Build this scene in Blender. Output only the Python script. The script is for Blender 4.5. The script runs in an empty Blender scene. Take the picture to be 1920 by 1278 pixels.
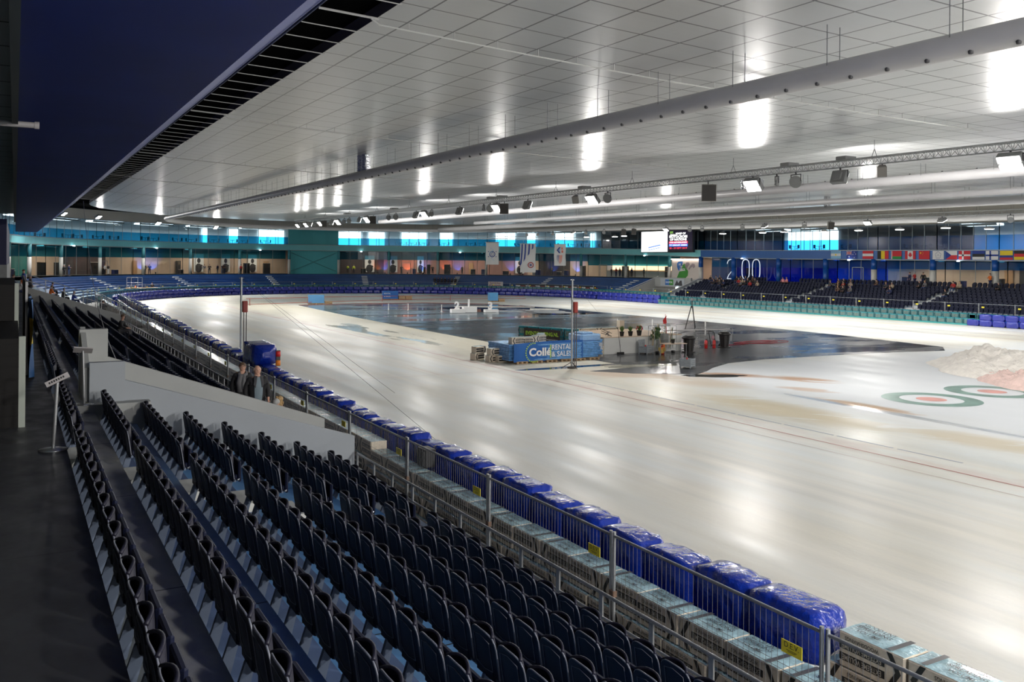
import bpy, math, random
from mathutils import Vector, Matrix, noise
random.seed(7)
PI = math.pi
sc = bpy.context.scene
COL = sc.collection
sc.view_settings.view_transform = 'Standard'
sc.view_settings.look = 'None'
sc.view_settings.gamma = 1.0
sc.view_settings.use_curve_mapping = False
sc.view_settings.exposure = 0.14

# ------------------------------------------------------------------ camera
H = 5.8
cam = bpy.data.cameras.new('camera')
cam.sensor_width = 36.0
cam.lens = 1650.0 / 1920 * 36
cam.shift_y = -147.5 / 1920
cam.clip_end = 600
cam.clip_start = 0.05
co = bpy.data.objects.new('camera', cam)
COL.objects.link(co)
PHI = math.radians(29.46)
fw = Vector((math.sin(PHI), math.cos(PHI), 0))
rt = Vector((math.cos(PHI), -math.sin(PHI), 0))
up = Vector((0, 0, 1))
RHO = .008
cr = rt * math.cos(RHO) + up * math.sin(RHO)
cu = up * math.cos(RHO) - rt * math.sin(RHO)
co.matrix_world = Matrix(((cr.x, cu.x, -fw.x, 0), (cr.y, cu.y, -fw.y, 0), (cr.z, cu.z, -fw.z, H), (0, 0, 0, 1)))
sc.camera = co

# ------------------------------------------------------------------ materials
MATS = {}
def mat(name, col=(.5, .5, .5), rough=.6, metal=0.0, spec=.5, emit=None, es=0.0, coat=0.0,
        nz=None, bump=None, grime=None):
    """nz=(scale, amount): value mottling; bump=(scale, strength, dist)."""
    if name in MATS: return MATS[name]
    m = bpy.data.materials.new(name); m.use_nodes = True
    nt = m.node_tree; b = nt.nodes['Principled BSDF']
    b.inputs['Base Color'].default_value = (*col, 1)
    b.inputs['Roughness'].default_value = rough
    b.inputs['Metallic'].default_value = metal
    b.inputs['Specular IOR Level'].default_value = spec
    b.inputs['Coat Weight'].default_value = coat
    b.inputs['Coat Roughness'].default_value = .12
    if emit:
        b.inputs['Emission Color'].default_value = (*emit, 1)
        b.inputs['Emission Strength'].default_value = es
    tc = None
    if nz or bump:
        tc = nt.nodes.new('ShaderNodeTexCoord')
    if nz:
        n = nt.nodes.new('ShaderNodeTexNoise'); n.inputs['Scale'].default_value = nz[0]; n.inputs['Detail'].default_value = 5
        nt.links.new(tc.outputs['Object'], n.inputs['Vector'])
        mr = nt.nodes.new('ShaderNodeMapRange'); mr.inputs['From Min'].default_value = .3; mr.inputs['From Max'].default_value = .7
        mr.inputs['To Min'].default_value = 1 - nz[1]; mr.inputs['To Max'].default_value = 1 + nz[1]
        nt.links.new(n.outputs['Fac'], mr.inputs['Value'])
        vm = nt.nodes.new('ShaderNodeVectorMath'); vm.operation = 'SCALE'
        vm.inputs[0].default_value = col
        nt.links.new(mr.outputs['Result'], vm.inputs['Scale'])
        nt.links.new(vm.outputs['Vector'], b.inputs['Base Color'])
    if bump:
        n2 = nt.nodes.new('ShaderNodeTexNoise'); n2.inputs['Scale'].default_value = bump[0]; n2.inputs['Detail'].default_value = 4
        nt.links.new(tc.outputs['Object'], n2.inputs['Vector'])
        bp = nt.nodes.new('ShaderNodeBump'); bp.inputs['Strength'].default_value = bump[1]; bp.inputs['Distance'].default_value = bump[2]
        nt.links.new(n2.outputs['Fac'], bp.inputs['Height'])
        nt.links.new(bp.outputs['Normal'], b.inputs['Normal'])
    MATS[name] = m
    return m

def glass_mat(name, tint, gloss=.08, rough=.02):
    """window pane: tinted see-through sheet with a weak mirror coat"""
    if name in MATS: return MATS[name]
    m = bpy.data.materials.new(name); m.use_nodes = True
    nt = m.node_tree; nt.nodes.clear()
    o = nt.nodes.new('ShaderNodeOutputMaterial')
    t = nt.nodes.new('ShaderNodeBsdfTransparent'); t.inputs['Color'].default_value = (*tint, 1)
    g = nt.nodes.new('ShaderNodeBsdfGlossy'); g.inputs['Roughness'].default_value = rough
    mx = nt.nodes.new('ShaderNodeMixShader'); mx.inputs[0].default_value = gloss
    nt.links.new(t.outputs[0], mx.inputs[1]); nt.links.new(g.outputs[0], mx.inputs[2]); nt.links.new(mx.outputs[0], o.inputs[0])
    MATS[name] = m
    return m

def film_mat(name, tint, dif, k=.45):
    """coloured translucent film on glass"""
    if name in MATS: return MATS[name]
    m = bpy.data.materials.new(name); m.use_nodes = True
    nt = m.node_tree; nt.nodes.clear()
    o = nt.nodes.new('ShaderNodeOutputMaterial')
    t = nt.nodes.new('ShaderNodeBsdfTransparent'); t.inputs['Color'].default_value = (*tint, 1)
    g = nt.nodes.new('ShaderNodeBsdfPrincipled'); g.inputs['Roughness'].default_value = .15; g.inputs['Base Color'].default_value = (*dif, 1)
    mx = nt.nodes.new('ShaderNodeMixShader'); mx.inputs[0].default_value = k
    nt.links.new(t.outputs[0], mx.inputs[1]); nt.links.new(g.outputs[0], mx.inputs[2]); nt.links.new(mx.outputs[0], o.inputs[0])
    MATS[name] = m
    return m

# ------------------------------------------------------------------ objects
def empty(name, loc=(0, 0, 0), rz=0, parent=None):
    o = bpy.data.objects.new(name, None); COL.objects.link(o)
    o.location = loc; o.rotation_euler = (0, 0, rz); o.empty_display_size = .2
    if parent: o.parent = parent
    return o

def tag(o, label=None, cat=None, group=None, kind=None):
    if label: o['label'] = label
    if cat: o['category'] = cat
    if group: o['group'] = group
    if kind: o['kind'] = kind
    return o

class MB:
    def __init__(s): s.v = []; s.f = []; s.m = []; s.sm = []
    def add(s, vs, fs, mi=0, smooth=False):
        k = len(s.v); s.v += [tuple(p) for p in vs]
        for f in fs:
            s.f.append(tuple(i + k for i in f)); s.m.append(mi); s.sm.append(smooth)
        return s
    def box(s, a, b, mi=0):
        x0, y0, z0 = a; x1, y1, z1 = b
        return s.add([(x0,y0,z0),(x1,y0,z0),(x1,y1,z0),(x0,y1,z0),(x0,y0,z1),(x1,y0,z1),(x1,y1,z1),(x0,y1,z1)],
                     [(3,2,1,0),(4,5,6,7),(0,1,5,4),(1,2,6,5),(2,3,7,6),(3,0,4,7)], mi)
    def bbox(s, a, b, r=.02, mi=0):
        """box with chamfered vertical and top/bottom edges"""
        x0, y0, z0 = a; x1, y1, z1 = b
        def ring(i, z): return [(x0+i+0,y0+0,z),(x1-i,y0,z),(x1,y0+i,z),(x1,y1-i,z),(x1-i,y1,z),(x0+i,y1,z),(x0,y1-i,z),(x0,y0+i,z)]
        def ins(z): return [(x0+r,y0+r*.6,z),(x1-r,y0+r*.6,z),(x1-r*.6,y0+r,z),(x1-r*.6,y1-r,z),(x1-r,y1-r*.6,z),(x0+r,y1-r*.6,z),(x0+r*.6,y1-r,z),(x0+r*.6,y0+r,z)]
        v = ins(z0) + ring(r, z0+r*.6) + ring(r, z1-r*.6) + ins(z1)
        fs = [tuple(reversed(range(8))), tuple(range(24, 32))]
        for k in range(3):
            for i in range(8):
                j = (i+1) % 8; fs.append((k*8+i, k*8+j, k*8+8+j, k*8+8+i))
        return s.add(v, fs, mi)
    def tube(s, p, q, r=.03, n=8, mi=0, r2=None, caps=True):
        p = Vector(p); q = Vector(q); d = q - p
        if d.length < 1e-6: return s
        d.normalize(); a = d.orthogonal().normalized(); b = d.cross(a)
        r2 = r if r2 is None else r2
        vs = [p + (a*math.cos(2*PI*i/n) + b*math.sin(2*PI*i/n))*r for i in range(n)] + \
             [q + (a*math.cos(2*PI*i/n) + b*math.sin(2*PI*i/n))*r2 for i in range(n)]
        s.add(vs, [(i, (i+1) % n, n+(i+1) % n, n+i) for i in range(n)], mi, n > 5)
        if caps: s.add(vs, [tuple(reversed(range(n))), tuple(range(n, 2*n))], mi)
        return s
    def path(s, pts, r=.03, n=8, mi=0):
        pts = [Vector(p) for p in pts]; N = len(pts); k0 = len(s.v)
        pa = None
        for i, p in enumerate(pts):
            d = (pts[min(i+1, N-1)] - pts[max(i-1, 0)]).normalized()
            if pa is None: a = d.orthogonal().normalized()
            else:
                a = pa - d*pa.dot(d); a = a.normalized() if a.length > 1e-5 else d.orthogonal().normalized()
            pa = a; b = d.cross(a)
            s.v += [tuple(p + (a*math.cos(2*PI*j/n) + b*math.sin(2*PI*j/n))*r) for j in range(n)]
        for i in range(N-1):
            for j in range(n):
                s.f.append((k0+i*n+j, k0+i*n+(j+1) % n, k0+(i+1)*n+(j+1) % n, k0+(i+1)*n+j)); s.m.append(mi); s.sm.append(True)
        s.f.append(tuple(k0+j for j in reversed(range(n)))); s.m.append(mi); s.sm.append(False)
        s.f.append(tuple(k0+(N-1)*n+j for j in range(n))); s.m.append(mi); s.sm.append(False)
        return s
    def lathe(s, c, prof, n=16, mi=0, smooth=True):
        """prof: [(r,z)] around vertical axis at c"""
        k = len(s.v); N = len(prof)
        for r, z in prof:
            for j in range(n): s.v.append((c[0]+r*math.cos(2*PI*j/n), c[1]+r*math.sin(2*PI*j/n), c[2]+z))
        for i in range(N-1):
            for j in range(n):
                s.f.append((k+i*n+j, k+i*n+(j+1) % n, k+(i+1)*n+(j+1) % n, k+(i+1)*n+j)); s.m.append(mi); s.sm.append(smooth)
        if prof[0][0] > 1e-4: s.f.append(tuple(k+j for j in reversed(range(n)))); s.m.append(mi); s.sm.append(False)
        if prof[-1][0] > 1e-4: s.f.append(tuple(k+(N-1)*n+j for j in range(n))); s.m.append(mi); s.sm.append(False)
        return s
    def ell(s, c, r, n=12, m=8, mi=0, rot=None):
        k = len(s.v)
        for i in range(m+1):
            ph = PI*i/m
            for j in range(n):
                th = 2*PI*j/n
                p = Vector((r[0]*math.sin(ph)*math.cos(th), r[1]*math.sin(ph)*math.sin(th), -r[2]*math.cos(ph)))
                if rot: p = rot @ p
                s.v.append((c[0]+p.x, c[1]+p.y, c[2]+p.z))
        for i in range(m):
            for j in range(n):
                s.f.append((k+i*n+j, k+i*n+(j+1) % n, k+(i+1)*n+(j+1) % n, k+(i+1)*n+j)); s.m.append(mi); s.sm.append(True)
        return s
    def poly(s, pts, mi=0):
        return s.add(pts, [tuple(range(len(pts)))], mi)
    def prism(s, pts, d, mi=0):
        """pts: planar loop (3D), extruded by vector d"""
        n = len(pts); d = Vector(d); q = [tuple(Vector(p)+d) for p in pts]
        s.add(list(pts)+q, [tuple(reversed(range(n))), tuple(range(n, 2*n))] + [(i, (i+1) % n, n+(i+1) % n, n+i) for i in range(n)], mi)
        return s
    def grid(s, fn, nu, nv, mi=0, smooth=True, mfn=None):
        k = len(s.v)
        for i in range(nu+1):
            for j in range(nv+1): s.v.append(tuple(fn(i/nu, j/nv)))
        for i in range(nu):
            for j in range(nv):
                s.f.append((k+i*(nv+1)+j, k+(i+1)*(nv+1)+j, k+(i+1)*(nv+1)+j+1, k+i*(nv+1)+j+1))
                s.m.append(mfn((i+.5)/nu, (j+.5)/nv) if mfn else mi); s.sm.append(smooth)
        return s
    def xf(s, M, k0=0):
        for i in range(k0, len(s.v)): s.v[i] = tuple(M @ Vector(s.v[i]))
        return s
    def mesh(s, name, mats):
        me = bpy.data.meshes.new(name); me.from_pydata(s.v, [], s.f)
        if not isinstance(mats, (list, tuple)): mats = [mats]
        for m in mats: me.materials.append(m)
        me.polygons.foreach_set('material_index', s.m)
        me.polygons.foreach_set('use_smooth', s.sm)
        me.update()
        return me
    def build(s, name, mats, parent=None, loc=None, rz=0, mesh_name=None):
        o = bpy.data.objects.new(name, s.mesh(name, mats)); COL.objects.link(o)
        if parent: o.parent = parent
        if loc is not None: o.location = loc
        if rz: o.rotation_euler = (0, 0, rz)
        return o

def inst(name, me, parent=None, loc=(0, 0, 0), rz=0):
    o = bpy.data.objects.new(name, me); COL.objects.link(o)
    o.location = loc; o.rotation_euler = (0, 0, rz)
    if parent: o.parent = parent
    return o

def struct(name, mb, mats, **k):
    o = mb.build(name, mats, **k); o['kind'] = 'structure'; return o

def copy_tree(o, parent=None):
    c = o.copy(); COL.objects.link(c); c.parent = parent
    for ch in list(o.children): copy_tree(ch, c)
    return c

_dg = {}
def text_geo(txt, size=1.0, bold=.0, sx=1.0, spacing=1.0):
    """lettering outline as flat mesh data (verts, faces), centred on the origin in XY"""
    key = (txt, bold, spacing)
    if key not in _dg:
        cu_ = bpy.data.curves.new('lettering', 'FONT'); cu_.body = txt; cu_.align_x = 'CENTER'; cu_.align_y = 'CENTER'
        cu_.offset = bold; cu_.space_character = spacing; cu_.resolution_u = 3
        ob = bpy.data.objects.new('lettering', cu_); COL.objects.link(ob)
        dg = bpy.context.evaluated_depsgraph_get(); dg.update()
        me = bpy.data.meshes.new_from_object(ob.evaluated_get(dg))
        _dg[key] = ([tuple(v.co) for v in me.vertices], [tuple(p.vertices) for p in me.polygons])
        bpy.data.objects.remove(ob); bpy.data.curves.remove(cu_); bpy.data.meshes.remove(me)
    v, f = _dg[key]
    return [(a*size*sx, b*size, 0) for a, b, c in v], f
def add_text(mb, txt, size, o, ux, uy, mi=0, sx=1.0, bold=.0, spacing=1.0, fit=None):
    """write txt on mb: centre o, reading direction ux, up uy"""
    v, f = text_geo(txt, size, bold, sx, spacing)
    if fit and v:
        w = max(a[0] for a in v) - min(a[0] for a in v)
        k = fit / max(w, 1e-6); v = [(a[0]*k, a[1], 0) for a in v]
    o = Vector(o); ux = Vector(ux).normalized(); uy = Vector(uy).normalized()
    mb.add([o + ux*a[0] + uy*a[1] for a in v], f, mi)

# ------------------------------------------------------------------ plan of the hall
CX, CY, RF = 46.0, 117.0, 47.7
LARC = PI*RF
def F(t, rho):
    if t <= 0: return CX-rho, CY+t
    if t < LARC:
        a = t/RF; return CX-rho*math.cos(a), CY+rho*math.sin(a)
    return CX+rho, CY-(t-LARC)
def T3(t, rho, z):
    x, y = F(t, rho); return (x, y, z)
def heading(t):
    """outward normal angle (pointing away from the ice)"""
    x0, y0 = F(t, 10); x1, y1 = F(t, 20); return math.atan2(y1-y0, x1-x0)
def rise(t):
    y = F(t, 0)[1] if t <= 0 or t >= LARC else CY
    y = F(t, 30)[1]
    return .0071*max(-30, min(y, 150))
def trange(t0, t1, step=3.0):
    ts = [t0]; n = max(1, int(math.ceil((t1-t0)/step)))
    out = set()
    for i in range(n+1): out.add(round(t0+(t1-t0)*i/n, 4))
    for b in (0.0, LARC):
        if t0 < b < t1: out.add(b)
    return sorted(out)
def sweep(mb, prof, t0, t1, step=3.0, mi=0, zf=None, closed=False, mis=None, smooth=False, caps=False):
    """prof: list of (rho,z); zf(t,rho,z)->z"""
    ts = trange(t0, t1, step); N = len(prof); k = len(mb.v)
    for t in ts:
        for rho, z in prof:
            x, y = F(t, rho); mb.v.append((x, y, zf(t, rho, z) if zf else z))
    M = N if closed else N-1
    for i in range(len(ts)-1):
        for j in range(M):
            j2 = (j+1) % N
            mb.f.append((k+i*N+j, k+i*N+j2, k+(i+1)*N+j2, k+(i+1)*N+j)); mb.m.append(mis[j] if mis else mi); mb.sm.append(smooth)
    if caps and closed:
        mb.f.append(tuple(k+j for j in range(N))); mb.m.append(mi); mb.sm.append(False)
        e = k+(len(ts)-1)*N
        mb.f.append(tuple(e+j for j in reversed(range(N)))); mb.m.append(mi); mb.sm.append(False)
    return mb
ORD = ['', 'first', 'second', 'third', 'fourth', 'fifth', 'sixth', 'seventh', 'eighth', 'ninth', 'tenth', 'eleventh', 'twelfth',
       'thirteenth', 'fourteenth', 'fifteenth', 'sixteenth', 'seventeenth', 'eighteenth', 'nineteenth']
def nth(k):
    if k < 20: return ORD[k]
    s = 'th' if 10 <= k % 100 <= 20 else {1: 'st', 2: 'nd', 3: 'rd'}.get(k % 10, 'th')
    return '%d%s' % (k, s)
# ------------------------------------------------------------------ node helper for the big surfaces
class NG:
    def __init__(s, name):
        s.m = bpy.data.materials.new(name); s.m.use_nodes = True; s.nt = s.m.node_tree
        s.b = s.nt.nodes['Principled BSDF']
        s.geo = s.nt.nodes.new('ShaderNodeNewGeometry')
        s.sep = s.nt.nodes.new('ShaderNodeSeparateXYZ'); s.nt.links.new(s.geo.outputs['Position'], s.sep.inputs[0])
        s.X, s.Y = s.sep.outputs[0], s.sep.outputs[1]
    def _in(s, sock, v):
        if hasattr(v, 'links'): s.nt.links.new(v, sock)
        else: sock.default_value = v
    def math(s, op, a, b=0.0, clamp=False):
        n = s.nt.nodes.new('ShaderNodeMath'); n.operation = op; n.use_clamp = clamp
        s._in(n.inputs[0], a); s._in(n.inputs[1], b); return n.outputs[0]
    def noise(s, sx, sy, detail=4, off=0.0, rough=.5, dist=0.0):
        mp = s.nt.nodes.new('ShaderNodeMapping'); mp.inputs['Scale'].default_value = (sx, sy, 1); mp.inputs['Location'].default_value = (off, off*.7, 0)
        s.nt.links.new(s.geo.outputs['Position'], mp.inputs[0])
        n = s.nt.nodes.new('ShaderNodeTexNoise'); n.inputs['Scale'].default_value = 1; n.inputs['Detail'].default_value = detail
        n.inputs['Roughness'].default_value = rough; n.inputs['Distortion'].default_value = dist
        s.nt.links.new(mp.outputs[0], n.inputs['Vector']); return n.outputs['Fac']
    def rnoise(s, ang, sx, sy, detail=5, off=0.0, rough=.6, dist=0.0):
        m1 = s.nt.nodes.new('ShaderNodeMapping'); m1.inputs['Rotation'].default_value = (0, 0, ang)
        s.nt.links.new(s.geo.outputs['Position'], m1.inputs[0])
        mp = s.nt.nodes.new('ShaderNodeMapping'); mp.inputs['Scale'].default_value = (sx, sy, 1); mp.inputs['Location'].default_value = (off, off*.7, 0)
        s.nt.links.new(m1.outputs[0], mp.inputs[0])
        n = s.nt.nodes.new('ShaderNodeTexNoise'); n.inputs['Scale'].default_value = 1; n.inputs['Detail'].default_value = detail
        n.inputs['Roughness'].default_value = rough; n.inputs['Distortion'].default_value = dist
        s.nt.links.new(mp.outputs[0], n.inputs['Vector']); return n.outputs['Fac']
    def ell(s, ax, ay, bx, by, w):
        """soft mask of a stripe from (ax,ay) to (bx,by), half width w"""
        L = math.hypot(bx-ax, by-ay); ux, uy = (bx-ax)/L, (by-ay)/L; cx, cy = (ax+bx)/2, (ay+by)/2
        dx = s.math('SUBTRACT', s.X, cx); dy = s.math('SUBTRACT', s.Y, cy)
        p = s.math('DIVIDE', s.math('ADD', s.math('MULTIPLY', dx, ux), s.math('MULTIPLY', dy, uy)), L/2)
        q = s.math('DIVIDE', s.math('SUBTRACT', s.math('MULTIPLY', dx, -uy), s.math('MULTIPLY', dy, -ux)), w)
        r = s.math('ADD', s.math('MULTIPLY', p, p), s.math('MULTIPLY', q, q))
        return s.ramp(r, .15, 1.0, 1.0, 0.0)
    def ramp(s, v, a, b, lo=0.0, hi=1.0):
        n = s.nt.nodes.new('ShaderNodeMapRange'); n.clamp = True
        s._in(n.inputs['Value'], v); n.inputs['From Min'].default_value = a; n.inputs['From Max'].default_value = b
        n.inputs['To Min'].default_value = lo; n.inputs['To Max'].default_value = hi; return n.outputs[0]
    def mix(s, f, a, b):
        n = s.nt.nodes.new('ShaderNodeMix'); n.data_type = 'RGBA'
        s._in(n.inputs[0], f)
        for k, v in ((6, a), (7, b)):
            if hasattr(v, 'links'): s.nt.links.new(v, n.inputs[k])
            else: n.inputs[k].default_value = (*v, 1)
        return n.outputs[2]
    def window(s, v, a, b, e):
        return s.math('MULTIPLY', s.ramp(v, a-e, a+e), s.ramp(v, b-e, b+e, 1, 0))
    def out(s, name, v): s._in(s.b.inputs[name], v)
    def bump(s, h, st, d):
        n = s.nt.nodes.new('ShaderNodeBump'); n.inputs['Strength'].default_value = st; n.inputs['Distance'].default_value = d
        s._in(n.inputs['Height'], h); s.nt.links.new(n.outputs[0], s.b.inputs['Normal'])

# ice
g = NG('ice')
st = g.noise(1.3, .07, 6, 3.0, .6)
st2 = g.noise(.35, .035, 4, 9.0, .6)
blotch = g.noise(.12, .08, 4, 21.0, .6)
c = g.mix(g.ramp(st, .38, .66), (.71, .69, .625), (.56, .56, .52))
c = g.mix(g.ramp(st2, .42, .62), c, (.64, .68, .68))
c = g.mix(g.math('MULTIPLY', g.ramp(blotch, .45, .65), .50), c, (.60, .56, .44))
# dirty cream strip between the lanes and the inner field
strip = g.math('MULTIPLY', g.window(g.X, 23.6, 31.5, .8), g.ramp(g.Y, 18, 40))
c = g.mix(g.math('MULTIPLY', strip, .75), c, (.66, .62, .49))
# curling sheet white
white = g.math('MULTIPLY', g.ramp(g.Y, 36, 40, 1, 0), g.ramp(g.math('ADD', g.X, g.math('MULTIPLY', g.noise(.2, .2, 3, 5.), 6.0)), 28.5, 34.5))
c = g.mix(white, c, (.72, .75, .78))
# brown sand
SA = -math.atan2(-5.5, 5.0)
sand = g.rnoise(SA, .30, 1.5, 7, 40.0, .65, .4)
fine = g.noise(3.0, 3.0, 4, 9.)
def stain(c, m, lo, hi, k, col):
    return g.mix(g.math('MULTIPLY', g.math('MULTIPLY', g.ramp(g.math('ADD', sand, g.math('MULTIPLY', m, .16)), lo, hi), m), k), c, col)
for (ax, ay, bx, by, w, k, col) in ((31.2, 36.4, 34.2, 32.6, .75, .85, (.48, .30, .19)), (33.9, 33.6, 35.6, 29.4, .9, .8, (.50, .31, .19)), (31.4, 30.4, 32.8, 27.2, .6, .6, (.55, .38, .26)),
                                 (30.4, 27.4, 30.6, 21.4, .55, .9, (.46, .30, .17)), (26.8, 30.6, 26.6, 19.5, 1.5, .75, (.52, .44, .28)), (28.4, 36.6, 30.2, 30., 1.6, .6, (.56, .46, .34)), (25.2, 39.5, 30.4, 35.0, 1.6, .7, (.54, .40, .28)),
                                 (27.6, 21.5, 28.2, 14.0, 1.1, .6, (.55, .47, .32))):
    c = stain(c, g.ell(ax, ay, bx, by, w*1.25), .49, .56, min(1, k*1.15), col)
water = g.ell(30.2, 31.5, 29.8, 13.0, .42)
c = g.mix(g.math('MULTIPLY', g.math('MULTIPLY', water, g.ramp(g.noise(.8, .3, 4, 5.), .42, .55)), .6), c, (.36, .42, .50))
sand2 = g.math('MULTIPLY', g.ramp(g.noise(.9, 1.2, 6, 77.), .52, .66), g.math('MULTIPLY', g.window(g.X, 23.2, 32, 1.2), g.window(g.Y, 34, 50, 3)))
c = g.mix(g.math('MULTIPLY', sand2, .35), c, (.54, .42, .32))
# pink-brown slush along the kerb line
kerb = g.math('MULTIPLY', g.window(g.X, 22.7, 24.2, .5), g.ramp(g.noise(1.1, .5, 4, 31.), .40, .62))
c = g.mix(g.math('MULTIPLY', kerb, .5), c, (.52, .40, .36))
# skate marks near far bend
arc = g.math('MULTIPLY', g.ramp(g.Y, 95, 118), g.ramp(g.noise(.25, .9, 6, 55., .7, 1.2), .50, .64))
c = g.mix(g.math('MULTIPLY', arc, .5), c, (.42, .42, .38))
g.out('Base Color', c)
wetn = g.ramp(g.noise(.55, .11, 4, 88.), .46, .52)
wet = g.math('MULTIPLY', g.math('MULTIPLY', g.window(g.X, 24.4, 27.4, .4), g.window(g.Y, 56, 78, 3)), wetn)
damp = g.ramp(g.noise(.5, .06, 4, 61.), .38, .64, .34, .52)
rg = g.math('MULTIPLY', damp, g.math('SUBTRACT', 1.0, g.math('MULTIPLY', g.math('MAXIMUM', wet, water), .8)))
g.out('Roughness', g.math('ADD', rg, g.math('MULTIPLY', white, .12)))
g.out('Specular IOR Level', .38)
g.bump(g.noise(9, 5.0, 5, 2.), .12, .03)
ICE = g.m

# black rink floor with a wet, paler far half
g = NG('black_rink')
n1 = g.noise(.5, .5, 5, 4.)
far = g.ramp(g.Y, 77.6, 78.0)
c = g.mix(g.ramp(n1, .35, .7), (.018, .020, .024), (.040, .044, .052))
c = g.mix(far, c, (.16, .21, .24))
g.out('Base Color', c)
pud = g.ramp(g.noise(.13, .28, 3, 17.), .50, .58)
slab = g.math('SUBTRACT', g.math('SUBTRACT', .30, g.math('MULTIPLY', far, .10)), g.math('MULTIPLY', pud, .14))
g.out('Roughness', slab)
g.out('Specular IOR Level', .6)
g.bump(g.noise(2.5, 2.5, 3, 6.), .03, .02)
RINK = g.m

# ceiling panels: satin metal, fine seams 1.27 x 1.47 m
g = NG('ceiling_panel')
def seam(co_, period, w, off):
    fr = g.math('FRACT', g.math('DIVIDE', g.math('ADD', co_, off), period))
    return g.math('LESS_THAN', fr, w/period)
sx_ = seam(g.X, 1.27, .05, -8.54+1.27*8); sy_ = seam(g.Y, 1.47, .05, -20.6+1.47*30+147)
sm_ = g.math('MAXIMUM', sx_, sy_)
br = g.noise(.3, 6.0, 3, 2.)
c = g.mix(g.ramp(br, .3, .7), (.55, .56, .565), (.57, .58, .585))
c = g.mix(sm_, c, (.10, .10, .11))
g.out('Base Color', c)
g.out('Metallic', .35)
g.out('Roughness', .30)
g.out('Specular IOR Level', .6)
CEIL = g.m

# concrete / painted treads
def tread_mat(name, base, paint, amt, wear=.5):
    g = NG(name)
    n = g.noise(.9, .5, 6, len(name)*3.1, .65)
    n2 = g.noise(3., 2.2, 5, 7.)
    c = g.mix(g.ramp(n, wear-.1, wear+.1, 0, amt), base, paint)
    c = g.mix(g.math('MULTIPLY', g.ramp(n2, .4, .7), .35), c, tuple(v*.55 for v in base))
    j = g.math('LESS_THAN', g.math('FRACT', g.math('DIVIDE', g.math('ADD', g.Y, 200.3), 3.6)), .006)
    c = g.mix(j, c, (.02, .02, .02))
    g.out('Base Color', c); g.out('Roughness', g.ramp(n2, .3, .7, .35, .6)); g.bump(n2, .1, .01)
    MATS[name] = g.m
    return g.m
RUBBER = tread_mat('dark_rubber_floor', (.050, .052, .055), (.035, .036, .04), 1.)
TR1 = tread_mat('tread_grey', (.38, .38, .35), (.16, .18, .25), 1., .55)
TR2 = tread_mat('tread_slate', (.24, .36, .50), (.16, .28, .48), 1., .5)
TR3 = tread_mat('tread_blue', (.14, .36, .68), (.18, .30, .46), .7, .6)
TR4 = tread_mat('tread_pale', (.26, .30, .36), (.12, .18, .28), .8, .55)
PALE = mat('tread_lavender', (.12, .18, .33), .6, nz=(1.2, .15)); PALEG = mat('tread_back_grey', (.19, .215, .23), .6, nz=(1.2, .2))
BLUE1 = mat('bend_step_navy', (.010, .022, .085), .5, nz=(.4, .2))
BLUE2 = mat('bend_step_blue', (.012, .060, .20), .5, nz=(.4, .2))
BLUE3 = mat('bend_step_lit', (.16, .25, .30), .5, nz=(.5, .2))  # lower bend steps paler: the light falling there put into the colour
CONC = mat('concrete_pale', (.35, .36, .35), .7, nz=(.7, .06))
CONCD = mat('concrete_dark', (.20, .20, .19), .8, nz=(.9, .12))
WALLP = mat('parapet_paint', (.28, .305, .33), .55, nz=(.5, .05))
GALV = mat('galvanised_steel', (.40, .415, .42), .38, .7, nz=(9, .12))
GALVD = mat('weathered_steel', (.22, .23, .24), .45, .6, nz=(9, .15))
WHITE = mat('white_paint', (.78, .78, .76), .5)
BLACK = mat('black_plastic', (.015, .015, .016), .45)
DARK = mat('dark_void', (.012, .012, .012), .8)
CHROME = mat('chrome', (.75, .75, .75), .15, 1.0)
TEAL = mat('teal_panel', (.07, .40, .43), .5, nz=(.3, .06))
TEALL = mat('teal_band', (.17, .50, .52), .45, nz=(.3, .05))
BLUEB = mat('blue_band', (.018, .10, .33), .4, nz=(.3, .05))
BEIGEF = mat('beige_fascia', (.42, .40, .35), .6)
YEL = mat('yellow_tag', (.85, .72, .04), .5)
RED = mat('red_paint', (.55, .02, .02), .4)
TAN = mat('bale_wrap_tan', (.62, .54, .43), .38, nz=(14, .12), bump=(22, .35, .012), coat=.3)
PBLUE = mat('bale_wrap_blue', (.40, .60, .66), .26, nz=(7, .25), bump=(16, .6, .02), coat=.35)
INK = mat('black_print', (.018, .018, .018), .35)
INKW = mat('pale_print', (.50, .45, .37), .4)
TEALW = mat('teal_wrap', (.015, .18, .21), .22, nz=(5, .35), bump=(12, .5, .02), coat=.5)
TARP = mat('blue_tarp', (.006, .028, .30), .22, spec=.5, nz=(1.5, .12), bump=(5.5, .9, .07), coat=.25)
TARP2 = mat('blue_tarp_bend', (.014, .025, .28), .25, nz=(1.5, .15), bump=(2.5, .5, .05), coat=.4)
SKIN = mat('skin', (.50, .28, .20), .5)
WOOD = mat('pallet_wood', (.40, .27, .15), .7, nz=(6, .2))

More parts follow.
